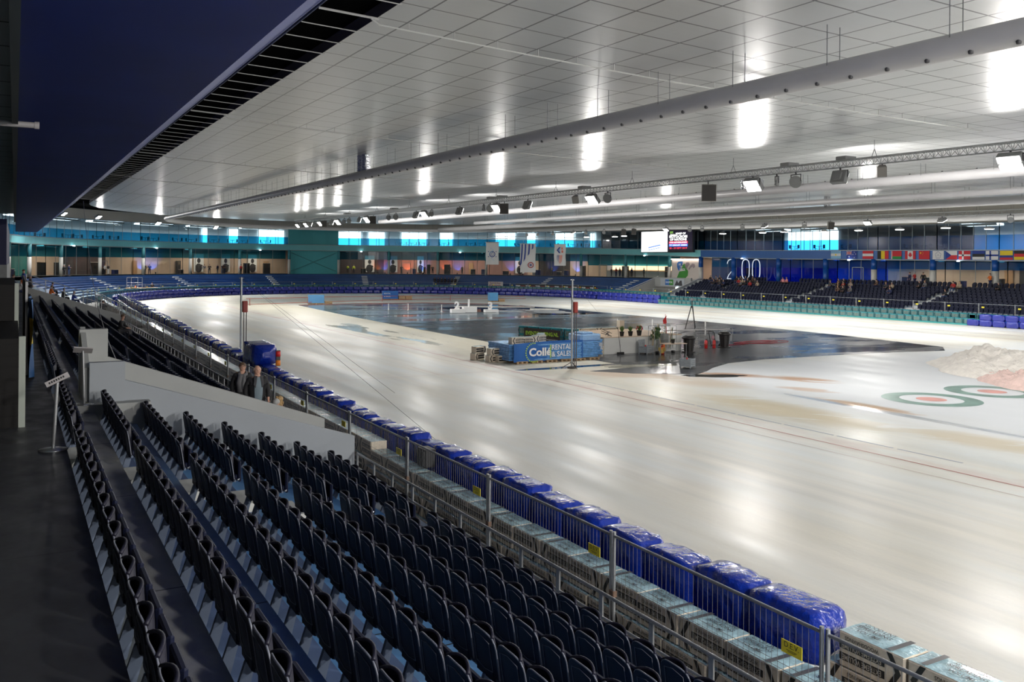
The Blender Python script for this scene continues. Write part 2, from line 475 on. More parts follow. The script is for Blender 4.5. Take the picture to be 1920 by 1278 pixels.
# ================================================================== ground, ice
def disc_pts(t0, t1, rho, step=2.0):
    return [F(t, rho) for t in trange(t0, t1, step)]
fl = MB()
fl.box((-30, -45, -.30), (130, 185, -.02))
struct('floor', fl, CONCD)
ice = MB()
pts = [(8.9, -45)] + [(8.9 + .0, 0)] + [F(t, 35.0) for t in trange(0, LARC, 2)] + [(81, -45)]
ice.prism([(x, y, -.02) for x, y in pts], (0, 0, .02))
o = struct('floor_ice', ice, ICE); o['label'] = 'cream-white skating ice of the oval track with dirty streaks'
rk = MB()
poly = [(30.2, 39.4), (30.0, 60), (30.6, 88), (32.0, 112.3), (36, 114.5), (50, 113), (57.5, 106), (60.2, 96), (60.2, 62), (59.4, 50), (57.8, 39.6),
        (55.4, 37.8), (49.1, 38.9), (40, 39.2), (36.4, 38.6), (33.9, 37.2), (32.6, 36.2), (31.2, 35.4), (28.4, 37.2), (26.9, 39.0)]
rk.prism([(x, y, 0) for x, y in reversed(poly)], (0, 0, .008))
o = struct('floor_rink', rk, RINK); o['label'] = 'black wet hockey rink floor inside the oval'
# meltwater tongues and slush on the rink
SL = mat('grey_slush', (.38, .40, .42), .35, nz=(2, .3), bump=(6, .5, .05))
WATER = mat('standing_water', (.010, .012, .014), .03, spec=.7)
def blob(cx, cy, rx, ry, z0, h, mt, name, seed, n=36, label=None, ang=0.):
    mb = MB(); ca, sa = math.cos(ang), math.sin(ang)
    rr = [1+.45*(noise.noise(Vector((math.cos(2*PI*i/n)*1.6+seed, math.sin(2*PI*i/n)*1.6, seed*.7)))) + .12*noise.noise(Vector((i*.9, seed, 2))) for i in range(n)]
    P = []
    for i in range(n):
        a, b = rr[i]*rx*math.cos(2*PI*i/n), rr[i]*ry*math.sin(2*PI*i/n)
        P.append((cx+a*ca-b*sa, cy+a*sa+b*ca, z0))
    mb.prism(P, (0, 0, h)); o = mb.build(name, mt); o['kind'] = 'structure'
    if label: o['label'] = label
    return o
blob(57.0, 95, 2.2, 9, .008, .003, WATER, 'floor_puddle', 3.1)
blob(54.5, 84, 5.0, 2.0, .008, .003, WATER, 'floor_puddle', 7.7, ang=.2)
blob(49.0, 96.5, 3.5, 5, .008, .004, WATER, 'floor_puddle', 5.2)
blob(55.0, 88.5, 2.0, 3.4, .008, .02, SL, 'floor_slush', 1.9)
blob(51.0, 90.5, 1.4, 1.9, .008, .02, SL, 'floor_slush', 9.9)
blob(31.6, 34.6, 1.5, .55, .0, .004, WATER, 'floor_puddle', 2.2, ang=-.5)
blob(27.2, 41.0, 3.6, .42, .0, .004, WATER, 'floor_puddle', 4.2)
blob(30.5, 39.8, 2.2, .5, .009, .006, mat('wet_board', (.20, .19, .14), .4), 'floor_mat', 4.9, ang=-.2)
SEAMM = mat('rink_seam', (.01, .01, .012), .3)
sm0 = MB(); sm0.box((30.8, 89.2, .008), (59, 89.32, .03)); struct('trim_1', sm0, SEAMM)
# lane lines
LRED = mat('lane_red', (.38, .10, .085), .4)
LFAINT = mat('lane_red_faint', (.50, .36, .33), .4)
LBLUE = mat('lane_blue_faint', (.30, .36, .48), .4)
def lane(rho, w, z, mt, t0=-160, t1=300):
    mb = MB(); sweep(mb, [(rho-w/2, z), (rho+w/2, z)], t0, t1, 2.0); o = struct('floor_line', mb, mt); return o
lane(22.9, .07, .004, LRED); lane(23.9, .035, .004, LFAINT, -110, LARC+110)
lane(27.4, .04, .004, LFAINT, LARC-20, 300)
lane(26.9, .05, .004, LRED, LARC-12, 300)
lane(30.8, .04, .004, LFAINT, LARC-5, 300)
cl = MB()
for a, b in (((12.6, 41.2), (22.9, 41.2)), ((13.6, 43.0), (13.6, 41.2)), ((19.0, 41.2), (19.0, 44.6))):
    d = (Vector(b)-Vector(a)).normalized().orthogonal()*.025
    cl.poly([(a[0]-d.x, a[1]-d.y, .004), (b[0]-d.x, b[1]-d.y, .004), (b[0]+d.x, b[1]+d.y, .004), (a[0]+d.x, a[1]+d.y, .004)])
struct('floor_line', cl, LFAINT)
cl = MB()
for i in range(9):
    cl.box((24.3, 16+i*2.35, .003), (24.36, 18.2+i*2.35, .006))
struct('floor_line', cl, LBLUE)
# curling houses
def house(cx, cy, name, lab):
    mb = MB()
    for r0, r1, mi in ((1.28, 2.02, 0), (.0, .62, 1)):
        n = 48
        for i in range(n):
            a, b = 2*PI*i/n, 2*PI*(i+1)/n
            mb.poly([(cx+r0*math.cos(a), cy+r0*math.sin(a), .0045), (cx+r1*math.cos(a), cy+r1*math.sin(a), .0045), (cx+r1*math.cos(b), cy+r1*math.sin(b), .0045), (cx+r0*math.cos(b), cy+r0*math.sin(b), .0045)][(0 if r0 else 1):], mi)
    o = struct('floor_curling_house', mb, [mat('ring_green', (.20, .33, .29), .4, nz=(1.2, .25)), mat('ring_red', (.72, .36, .32), .4, nz=(1.5, .2))]); o['label'] = lab
house(34.7, 24.3, 'curling', 'green and red curling rings painted on the ice, nearer pair')
house(39.4, 24.5, 'curling', 'green and red curling rings half under the snow heap')
# snow heap
def snow(cx, cy, rx, ry, h, seed, name, m, lab, ang):
    ca, sa = math.cos(ang), math.sin(ang)
    def fn(u, v):
        r = u; a = 2*PI*v
        e = 1+.28*noise.noise(Vector((math.cos(a)*1.4+seed, math.sin(a)*1.4, 1)))
        x = r*rx*e*math.cos(a); y = r*ry*e*math.sin(a)
        p = Vector((x*.8, y*.8, seed))
        zz = h*(1-r**1.6)*(.72+.5*noise.noise(p*.7)) + (.34*abs(noise.noise(p*2.1))+.26*abs(noise.noise(p*4.2))+.14*abs(noise.noise(p*9.0)))*(1-r**4)**.5
        x += .12*noise.noise(Vector((x*3, y*3, 4.+seed))); y += .12*noise.noise(Vector((x*3, y*3, 9.+seed)))
        return (cx+x*ca-y*sa, cy+x*sa+y*ca, max(0.0, zz)+.004)
    mb = MB(); mb.grid(fn, 60, 150, smooth=True)
    o = mb.build(name, m); tag(o, lab, 'snow heap', kind='stuff'); return o
snow(48.3, 27.0, 7.2, 4.6, 1.4, 3.3, 'snow_heap', mat('snow_cream', (.84, .80, .74), .6, nz=(3, .08), bump=(14, .8, .05)), 'heap of scraped cream-white snow on the curling ice', 1.30)
snow(43.9, 23.9, 4.6, 2.9, 1.0, 8.3, 'snow_heap', mat('snow_pink', (.76, .57, .52), .6, nz=(3, .10), bump=(14, .8, .05)), 'pink-tinted slope of scraped snow in front of the white heap', 1.35)

# ================================================================== stands (treads swept round the oval)
EDGE = [.62, 1.38, 2.14, 2.90, 3.66, 4.42, 5.18, 5.94, 6.75]
ZT = [3.27, 2.80, 2.52, 2.25, 1.98, 1.71, 1.43, 1.16, .89]
def rh(x): return CX-x
def stand(t0, t1, mats_by_k, name, riser):
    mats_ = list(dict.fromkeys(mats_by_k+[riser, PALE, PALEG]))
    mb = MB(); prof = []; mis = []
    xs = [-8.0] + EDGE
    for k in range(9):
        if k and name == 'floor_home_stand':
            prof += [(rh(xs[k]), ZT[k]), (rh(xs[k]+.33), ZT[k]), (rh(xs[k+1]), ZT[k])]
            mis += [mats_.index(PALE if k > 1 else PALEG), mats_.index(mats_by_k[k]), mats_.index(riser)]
        else:
            prof += [(rh(xs[k]), ZT[k]), (rh(xs[k+1]), ZT[k])]
            mis += [mats_.index(mats_by_k[k]), mats_.index(riser)]
    prof.append((rh(EDGE[-1]), 0.0))
    sweep(mb, prof, t0, t1, 3.0, mis=mis)
    return struct(name, mb, mats_)
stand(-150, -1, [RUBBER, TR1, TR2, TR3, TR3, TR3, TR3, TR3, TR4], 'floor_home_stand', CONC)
stand(-1, LARC+2.8, [CONCD, BLUE1, BLUE1, BLUE2, BLUE2, BLUE2, BLUE3, BLUE3, BLUE3], 'floor_bend_stand', BLUE2)
stand(LARC+13.1, 300, [CONCD, TR3, TR3, TR3, TR3, TR3, TR3, TR3, TR3], 'floor_back_stand', CONC)

# ================================================================== ceiling
CP = [(38.2, 11.70), (33.8, 11.48), (29.3, 11.30), (20., 11.12), (13.6, 11.05), (0.02, 11.0)]
zr = lambda t, rho, z: z + .0071*max(-30, min(F(t, rho)[1], 160))
mb = MB(); sweep(mb, CP, -160, 310, 3.0, zf=zr, smooth=True)
struct('ceiling', mb, CEIL)
# dark louvre strip and lip along the ceiling edge, navy soffit over the home stand
STRIPB = mat('ceiling_strip_black', (.006, .006, .006), .9, spec=.0)
LIP = mat('ceiling_lip', (.13, .115, .11), .5)
mb = MB(); sweep(mb, [(38.2, 11.70), (38.2, 12.02)], -160, 310, 3., zf=zr)
struct('trim_2', mb, LIP)
mb = MB(); sweep(mb, [(38.2, 12.02), (39.75, 12.02), (39.75, 11.78)], -160, 8, 3., zf=zr)
sweep(mb, [(38.2, 12.02), (49.5, 12.3)], 8, 310, 3., zf=zr)
struct('ceiling_strip', mb, STRIPB)
NAVY = mat('navy_soffit', (.012, .030, .20), .55, nz=(.7, .15))
mb = MB(); PN = [(0.02, 13.5), (.02, 8.2), (2.4, 8.2), (6.25, 11.76), (6.25, 13.5)]
for a_, b_ in zip(PN[:-1], PN[1:]):
    mb.add([(a_[0], -45, a_[1]-.3), (b_[0], -45, b_[1]-.3), (b_[0], 126, b_[1]+.9), (a_[0], 126, a_[1]+.9)], [(0, 1, 2, 3)], 0)
mb.poly([(x, 126, z+.9) for x, z in PN])
struct('ceiling_soffit', mb, NAVY)
mb = MB(); mb.tube((6.28, -45, 11.42), (6.28, 126, 12.66), .03, 6); struct('trim_3', mb, mat('navy_edge', (.12, .14, .22), .5))
# pale slatted soffit left of it
g = NG('pale_soffit')
ss = g.math('LESS_THAN', g.math('FRACT', g.math('DIVIDE', g.math('ADD', g.Y, 100), 1.2)), .04)
g.out('Base Color', g.mix(ss, (.50, .49, .52), (.08, .08, .09))); g.out('Roughness', .6)
mb = MB(); mb.add([(-9, -45, 8.0), (-.06, -45, 8.0), (-.06, 60, 8.42), (-9, 60, 8.42)], [(0, 1, 2, 3)])
struct('ceiling_slats', mb, g.m)
mb = MB(); mb.box((-.06, -45, 7.94), (.03, 60, 8.3)); struct('trim_4', mb, mat('soffit_edge', (.10, .11, .11), .5))
# white cross bars over the dark strip (sprinkler rails carry on over the ceiling)
def railbar(y, full):
    mb = MB()
    mb.tube((6.28, y, 11.70+.0071*y), (7.8, y, 11.64+.0071*y), .03 if full else .014, 5)
    if full:
        pr = [(7.6, 11.62)]
        for rho, z in CP: pr.append((CX-rho, z-.20))
        pr = [p for p in pr if p[0] < 33]
        for a, b in zip(pr[:-1], pr[1:]):
            mb.tube((a[0], y, a[1]+.0071*y), (b[0], y, b[1]+.0071*y), .022, 5)
        x = 8.6
        while x < 32:
            for i in range(len(CP)-1):
                xa, xb = CX-CP[i][0], CX-CP[i+1][0]
                if xa <= x <= xb: zz = CP[i][1]+(CP[i+1][1]-CP[i][1])*(x-xa)/(xb-xa)
            mb.tube((x, y, zz-.22+.0071*y), (x, y, zz+.0071*y), .012, 4); x += 1.27
    return mb
for k in range(6):
    y = 20.6+17.6*k
    o = railbar(y, True).build('sprinkler_pipe', mat('pipe_white', (.50, .50, .49), .4))
    tag(o, 'thin white sprinkler pipe crossing under the ceiling panels, %s from the near end' % nth(k+1), 'pipe', 'sprinkler pipes under the ceiling')
nb = 0
for k in range(0, 90):
    y = 20.6-1.47*6+1.47*k
    if abs(((y-20.6)/17.6)-round((y-20.6)/17.6)) < .03 or y > 110: continue
    nb += 1
    o = railbar(y, False).build('strip_bar', mat('pipe_white', (.5, .5, .49), .4))
    tag(o, 'thin white bar crossing the black ceiling strip, %s from the near end' % nth(nb), 'bar', 'bars across the black ceiling strip')

# shell walls out of reach
SH = mat('hall_wall', (.10, .11, .12), .8)
mb = MB(); mb.box((-12, -45.3, -.3), (108, -45, 14)); struct('wall_near', mb, SH)
mb = MB(); mb.box((-9.2, -45, -.3), (-9, 130, 14)); struct('wall_left', mb, SH)
# ================================================================== air ducts
DUCT = mat('duct_white', (.58, .575, .585), .42, .1, nz=(.6, .05))
DUCTN = mat('duct_nozzle', (.05, .05, .055), .5)
SILV = mat('foil_duct', (.75, .76, .78), .16, 1.0, bump=(9, .8, .05))
def ring_path(t0, t1, rho, z0, step):
    return [T3(t, rho, zr(t, rho, z0)) for t in trange(t0, t1, step)]
def duct(pts, r, label, nozz, hang, nside=-1, top=0.85, riser=None, up=False):
    root = empty('air_duct', pts[0]); base = Vector(pts[0])
    tag(root, label, 'air duct')
    L = [Vector(p)-base for p in pts]
    mb = MB(); mb.path(L, r, 20); mb.build('duct_tube', DUCT, root)
    acc = 0.0; nx = 0.0; hx = 0.0; NZ = MB(); HM = MB(); cnt = 0
    for a, b in zip(L[:-1], L[1:]):
        d = (b-a); l = d.length; d.normalize(); side = Vector((d.y, -d.x, 0))*nside
        while nozz and nx < acc+l:
            p = a+d*(nx-acc)
            q = p+Vector((0, 0, -1))*r*.80+side*r*.60
            if up: q = p+Vector((0, 0, 1))*r*.97
            gy = (base+q).y
            tgt = MB() if (cnt < 96 and gy > 3) else NZ
            tgt.lathe((q.x, q.y, q.z-.05), [(.02, 0), (.045, .01), (.055, .06), (.03, .10)], 8)
            if tgt is not NZ: tgt.build('nozzle', DUCTN, root); cnt += 1
            nx += nozz
        while hx < acc+l:
            p = a+d*(hx-acc)
            for s_ in (-.8, .8):
                HM.tube(p+side*r*s_+Vector((0, 0, r*.5)), p+side*r*s_+Vector((0, 0, r+top)), .010, 4)
            hx += hang
        acc += l
    HM.build('hanger_wire', GALVD, root)['kind'] = 'stuff'
    if NZ.v: o = NZ.build('nozzle', DUCTN, root); o['kind'] = 'stuff'
    if riser:
        for k in riser:
            q = Vector(k)-base; m = MB(); prof = []
            for i in range(15): prof.append((.24+.018*(i % 2), i*.075))
            m.lathe((q.x, q.y, q.z), prof, 16); m.build('riser', SILV, root)
    return root
ring = [T3(t, 29.3, zr(t, 29.3, 10.2)) for t in trange(-112, 0, 4)[:-1]] + [T3(t, 29.3, zr(t, 29.3, 10.2)) for t in trange(0, LARC, 3)]
ring = ring[:-1]+[T3(t, 29.3, zr(t, 29.3, 10.2-.45*min(1, (t-LARC)/40))) for t in trange(LARC, LARC+130, 4)]
duct(ring, .27, 'long white round air duct ringing the oval under the ceiling, nearest the home stand', .963, 3.1, riser=[(16.7, 45.9, 10.75), (16.7, 46.6, 10.75)])
duct([(42, y, 10.22+.0071*y) for y in range(-30, 112, 4)], .26, 'straight white air duct behind the near lighting truss', 1.9, 4., up=True, riser=[(42, 41.8, 10.7), (42, 43.2, 10.7)])
duct([(58, y, 10.0+.0065*y) for y in range(-30, 128, 4)], .30, 'straight grey air duct over the far half of the hall', 0, 4., riser=[(58, 50.2, 10.5)])
duct([(50, y, 9.95+.0071*y) for y in range(-30, 100, 4)], .20, 'thin grey air duct in the middle of the hall', 0, 5.)

# ================================================================== lighting trusses
def truss(x, z0, k, y0, y1, label):
    root = empty('lighting_truss', (x, y0, z0+k*y0)); tag(root, label, 'truss', )
    ch = MB(); lat = MB(); w = .17; P = [(-w, w*.9), (w, w*.9), (0, -w*.9)]
    n = int((y1-y0)/.36)
    for a, b in P:
        ch.tube((a, 0, b), (a, y1-y0, b+k*(y1-y0)), .028, 6)
    for i in range(n):
        ya, yb, yc = i*.36, i*.36+.18, i*.36+.36
        za, zb, zc = k*ya, k*yb, k*yc
        lat.tube((-w, ya, w*.9+za), (0, yb, -w*.9+zb), .013, 4, caps=False); lat.tube((0, yb, -w*.9+zb), (-w, yc, w*.9+zc), .013, 4, caps=False)
        lat.tube((w, ya, w*.9+za), (0, yb, -w*.9+zb), .013, 4, caps=False); lat.tube((0, yb, -w*.9+zb), (w, yc, w*.9+zc), .013, 4, caps=False)
    ch.build('chord', GALV, root); lat.build('lattice', GALV, root)
    h = MB(); y = 2.5
    while y < y1-y0:
        h.tube((-w, y, w+k*y), (0, y, w+k*y+.35), .015, 5); h.tube((w, y, w+k*y), (0, y, w+k*y+.35), .015, 5); h.tube((0, y, w+k*y+.33), (0, y, w+k*y+.8), .012, 5); y += 8.6
    h.build('hanger_wire', GALVD, root)
    return root
truss(32.4, 10.13, .0075, -20, 116, 'near lighting truss hung under the ceiling above the infield')
truss(64.0, 9.55, .0075, -10, 112, 'far lighting truss low over the back straight side')

HOUS = mat('lamp_housing', (.23, .235, .235), .5, .3)
HOUSD = mat('lamp_housing_dark', (.06, .06, .065), .5)
LAMPF = mat('lamp_glass_lit', (1, 1, 1), .4, emit=(1, .98, .95), es=22.0)
REFL = mat('lamp_reflector', (.75, .75, .72), .12, 1.0)
SPK = mat('speaker_grey', (.20, .19, .175), .7)
PANL = mat('speaker_grille', (.045, .042, .04), .8)
NL = [0]
def area(loc, aim, w, h, power, col=(1, .965, .92), spread=160):
    l = bpy.data.lights.new('flood', 'AREA'); l.shape = 'RECTANGLE'; l.size = w; l.size_y = h; l.energy = power; l.color = col; l.spread = math.radians(spread)
    o = bpy.data.objects.new('flood_light', l); COL.objects.link(o); o.location = loc
    o.rotation_euler = Vector(aim).to_track_quat('-Z', 'Y').to_euler(); NL[0] += 1
    return o
def flood(p, aim, power, label, s=1.0, lit=True, group=None, drop=.45, two=False):
    """double rectangular floodlight hung on a yoke; p = fixing point on the truss"""
    root = empty('floodlight', p); tag(root, label, 'floodlight', group)
    y = MB(); w = .42*s
    y.box((-.03, -.03, -.12), (.03, .03, 0)); y.box((-.025, -w, -.16), (.025, w, -.12)); y.box((-.025, -w, -drop), (.025, -w+.03, -.12)); y.box((-.025, w-.03, -drop), (.025, w, -.12))
    y.build('yoke', HOUSD, root)
    a = Vector(aim).normalized(); q = a.to_track_quat('-Z', 'Y').to_matrix()
    if abs((q @ Vector((1, 0, 0))).y) < .5: q = q @ Matrix.Rotation(PI/2, 3, 'Z')
    M = Matrix.Translation((0, 0, -drop)) @ q.to_4x4()
    hb = MB(); hb.bbox((-w*.92, -.30*s, -.06*s), (w*.92, .30*s, .18*s), .03); hb.bbox((-w*.5, -.2*s, .16*s), (w*.5, .2*s, .26*s), .03); hb.xf(M); hb.build('housing', HOUS, root)
    hs_ = [c_ for c_ in root.children if c_.name.startswith('housing')][0]
    for k in (-1, 1):
        lf = MB(); lf.bbox((-w*.84, (.155*k-.115)*s, -.09*s), (w*.84, (.155*k+.115)*s, -.058*s), .01); lf.xf(M); lf.build('lamp_glass', LAMPF if lit else REFL, hs_)
    if lit:
        lp = Vector(p)+Vector((0, 0, -drop))+a*.12*s
        q1 = q @ Vector((0, 1, 0))
        for k in ((-1, 1) if two else (0,)):
            o = area(lp, a, w*1.55, (.22 if two else .50)*s, power/(2 if two else 1)); o.parent = root; o.matrix_parent_inverse = Matrix.Identity(4); o.location = Vector((0, 0, -drop))+a*.12*s+q1*(.155*k*s)
            o.rotation_euler = (Matrix(((1, 0, 0), (0, 1, 0), (0, 0, 1))) @ q).to_euler(); o.name = 'lamp_light'
    return root
def roundlamp(p, aim, label, s=1.0, group=None):
    root = empty('reflector_lamp', p); tag(root, label, 'lamp', group)
    y = MB(); w = .30*s; y.box((-.02, -w, -.14), (.02, w, -.10)); y.box((-.02, -w, -.45), (.02, -w+.025, -.10)); y.box((-.02, w-.025, -.45), (.02, w, -.10)); y.box((-.03, -.03, -.12), (.03, .03, 0)); y.build('yoke', HOUSD, root)
    a = Vector(aim).normalized(); M = Matrix.Translation((0, 0, -.45)) @ a.to_track_quat('-Z', 'Y').to_matrix().to_4x4()
    b = MB(); b.lathe((0, 0, -.10), [(.27*s, 0), (.285*s, .02), (.25*s, .12), (.12*s, .26), (.09*s, .40), (0.001, .42)], 18); b.xf(M); b.build('housing', HOUS, root)
    r = MB(); r.lathe((0, 0, -.085), [(.255*s, 0), (.2*s, .07), (.1*s, .13), (.001, .15)], 18); r.xf(M); r.build('reflector', REFL, [c_ for c_ in root.children if c_.name.startswith('housing')][0])
    return root
def speaker(p, aim, label, s=1.0, dark=False):
    root = empty('speaker', p); tag(root, label, 'speaker')
    a = Vector(aim).normalized(); q = Matrix.Translation((0, 0, -.42*s)) @ a.to_track_quat('Y', 'Z').to_matrix().to_4x4()
    b = MB(); b.prism([(-.26*s, .22*s, -.3*s), (.26*s, .22*s, -.3*s), (.16*s, -.22*s, -.3*s), (-.16*s, -.22*s, -.3*s)], (0, 0, .6*s)); b.xf(q); b.build('cabinet', SPK, root)
    f = MB(); f.box((-.24*s, .22*s, -.28*s), (.24*s, .24*s, .28*s)); f.xf(q); f.build('grille', PANL if dark else SPK, root)
    y = MB(); y.box((-.02, -.02, -.45*s), (.02, .02, 0)); y.build('bracket', HOUSD, root)
    return root
PW = 520
zt = lambda y: 10.13-.15+.0075*y
NEARG = None
home = (-.74, -.10, -.64); away = (.86, .05, -.32)
seq = [(19.5, 'f', 1.0), (25.1, 's', .75), (27.3, 'w', 1.), (29.9, 'r', 1.), (31.1, 'p', .7), (32.7, 'f', 1.), (36.0, 'b', 1.5), (45.2, 'r', 1.), (46.9, 'f', 1.), (48.8, 's', .8),
       (55.1, 'w', 1.), (58.6, 'b', 1.3), (59.8, 'f', 1.), (60.9, 'r', 1.), (62.0, 'p', .9), (66.3, 'w', 1.), (72.0, 'r', .8), (73.6, 'f', 1.), (75.5, 'w', 1.), (80.5, 'r', 1.), (82.4, 'r', .9),
       (86.7, 'b', 1.3), (88.6, 'f', 1.), (91, 'w', .8), (94.3, 'r', 1.), (96., 'r', .9), (98.2, 'f', 1.), (100.5, 'w', 1.), (103.2, 'b', 1.2), (105, 'f', .9), (107.3, 'r', .9), (109, 'w', .8), (111, 'f', .9), (113.5, 'r', .9), (114.8, 'f', .8)]
cn = {}
NM = {'f': 'lit double floodlight', 'w': 'outward-turned floodlight', 'r': 'round reflector lamp, unlit', 's': 'grey loudspeaker', 'b': 'large black-fronted loudspeaker', 'p': 'small spotlight pointing down'}
for y, k, s in seq:
    cn[k] = cn.get(k, 0)+1
    lab = '%s on the near truss, %s of its kind from the right' % (NM[k], nth(cn[k]))
    p = (32.4, y, zt(y))
    if k == 'f': flood(p, home, PW*(.7 if y < 22 else 1), lab, 1.15*s, two=y < 75)
    elif k == 'w': flood(p, away, PW*1.6, lab, 1.0*s)
    elif k == 'r': roundlamp(p, (-.8, -.5, -.25), lab, 1.05*s)
    elif k == 'p': roundlamp(p, (.2, .3, -1), lab, .6*s)
    elif k == 's': speaker(p, (-.7, -.5, -.4), lab, s)
    else: speaker(p, (-.5, -.75, -.1), lab, s, True)
for i, y in enumerate((-16, -7, 3, 11)):
    flood((32.4, y, zt(y)), (-.85, .1, -.5), PW*.6, 'lit double floodlight on the near truss beyond the right frame edge, %s one' % nth(i+1), 1.05)
for i, y in enumerate((-12, 0, 14)):
    flood((32.4, y+2, zt(y)), away, PW, 'floodlight turned away beyond the right frame edge, %s one' % nth(i+1), 1.05)
# control boxes lying on the truss
for i, y in enumerate((27.0, 30.3, 47.8, 59.0, 60.6, 81, 95)):
    mb = MB(); mb.bbox((-.35, -.28, 0), (.35, .28, .16), .02); o = mb.build('ballast_box', HOUS, loc=(32.4, y, 10.13+.0075*y+.16))
    tag(o, 'flat grey ballast box on top of the near truss, %s from the right' % nth(i+1), 'ballast box', 'ballast boxes on the near truss')
# far truss lights
far_seq = [(20, 'f'), (24, 'r'), (30, 'f'), (36, 'r'), (38.5, 'r'), (44, 'f'), (51, 'f'), (55, 'b'), (58, 'r'), (63, 'f'), (66, 'r'), (72, 'r'), (74, 'r'), (78, 'f'), (84, 'b'), (86, 'b'), (90, 'r'), (94, 'r'), (97, 'f'), (102, 'r'), (106, 'r'), (109, 'r')]
cn = {}
for y, k in far_seq:
    cn[k] = cn.get(k, 0)+1; p = (64.0, y, 9.4+.0075*y)
    lab = '%s on the far truss, %s of its kind from the right' % ({'f': 'lit floodlight', 'r': 'small round lamp', 'b': 'dark loudspeaker'}[k], nth(cn[k]))
    if k == 'f': flood(p, (.45, -.1, -.85) if cn[k] % 2 else (-.5, -.1, -.8), PW*1.5, lab, .8, drop=.35)
    elif k == 'r': roundlamp(p, (-.6, -.6, -.4), lab, .8)
    else: speaker(p, (-.4, -.8, -.2), lab, 1.1, True)
for y in (-12, 0, 10):
    flood((64, y, 9.4), (-.2, 0, -.95), PW*1.5, 'floodlight on the far truss beyond the right frame edge, %s one' % nth(int((y+12)/10)+1), .9)
# row of round downlights under the ring duct on the back side
bk = [(47.2, 9.1), (51.4, 9.3), (56.3, 9.3), (61.1, 9.35), (65.5, 9.35), (71.1, 9.45), (74.4, 9.45), (81.0, 9.5), (90.3, 9.55), (101.0, 9.65), (103.2, 9.6), (110.4, 9.7)]
for i, (y, z) in enumerate(bk):
    big = i % 2 == 1
    root = empty('downlight', (75.3, y, z+.62)); tag(root, 'round white downlight hanging under the back duct, %s from the right' % nth(i+1), 'downlight', 'downlights under the back duct')
    m = MB(); m.tube((0, 0, -.42), (0, 0, 0), .012, 5); m.lathe((0, 0, -.62), [(.42, 0), (.44, .04), (.30, .14), (.08, .22)], 20); m.build('housing', HOUS, root)
    m = MB(); m.lathe((0, 0, -.66), [(.001, .0), (.30, .0), (.40, .03), (.40, .05)], 20); m.build('lamp_glass', LAMPF, root)
    a_ = area((0, 0, 0), (0, 0, -1), .7, .7, 330); a_.data.shape = 'DISK'; a_.parent = root; a_.location = (0, 0, -.68); a_.rotation_euler = (0, 0, 0); a_.name = 'lamp_light'
# floods under the dark ring soffit at the far-left bend
for i, (x, y, z) in enumerate(((2.4, 128., 11.8), (5.8, 134.9, 11.85), (10.7, 143.3, 11.9), (20.2, 152.7, 11.6), (30.3, 158.1, 11.4))):
    n = Vector((46-x, 117-y, 0)).normalized()
    flood((x, y, z+.55), (n.x*.6, n.y*.6, -.8), 1300, 'lit floodlight above the upper left windows, %s from the left' % nth(i+1), 1.15)
# small white lights under the teal balcony
def band(t):
    K = [(-130, 7.8, 8.7), (26, 7.8, 8.7), (110, 7.72, 8.78), (132, 7.46, 8.49), (143, 7.31, 8.24), (154, 7.1, 8.06), (169, 6.74, 7.78), (178, 6.62, 7.7), (209, 6.43, 7.5), (300, 6.35, 7.4)]
    for (a, b0, b1), (c_, d0, d1) in zip(K[:-1], K[1:]):
        if a <= t <= c_:
            f = (t-a)/(c_-a); return b0+(d0-b0)*f, b1+(d1-b1)*f
    return K[-1][1:]
for i, t in enumerate((29., 47.5, 68., 87.5, 107, 127, 148, 171, 190, 205)):
    p = T3(t, 46.9, band(t)[0]); mb = MB(); mb.lathe((0, 0, -.18), [(.001, 0), (.16, .02), (.17, .1), (.1, .18)], 12)
    o = mb.build('balcony_spot', mat('small_lamp_lit', (1, 1, 1), .4, emit=(.8, .95, 1), es=9.), loc=p)
    tag(o, 'small white spot lamp under the balcony band, %s from the left' % nth(i+1), 'spot lamp', 'spot lamps under the balcony')
mb = MB(); mb.tube((-.6, 0, 0), (.45, 0, 0), .05, 10); mb.tube((.45, 0, 0), (.52, 0, 0), .062, 10)
o = mb.build('security_camera', mat('cam_white', (.42, .40, .40), .5), loc=(-.19, 16.18, 7.95)); tag(o, 'pale tube camera on the soffit edge at far left', 'camera')
# technical gear cluster hanging under the pale soffit
root = empty('equipment_rig', (-1.1, 32, 8.25)); tag(root, 'cluster of dark stage lights hanging at the left wall', 'lighting rig')
for k in range(7):
    a = Vector((-.2+.16*(k % 3), .6*k-2, -.5-.24*k)); m = MB(); m.tube(a, a+Vector((.38, .1, -.12)), .09, 10, r2=.12); m.build('spotlight', BLACK, root)
m = MB(); m.tube((0, -2, 0), (0, 2.4, -2.2), .03, 6); m.tube((0, 0, 0), (0, 0, -1.2), .03, 6); m.build('mounting_pole', HOUSD, root)

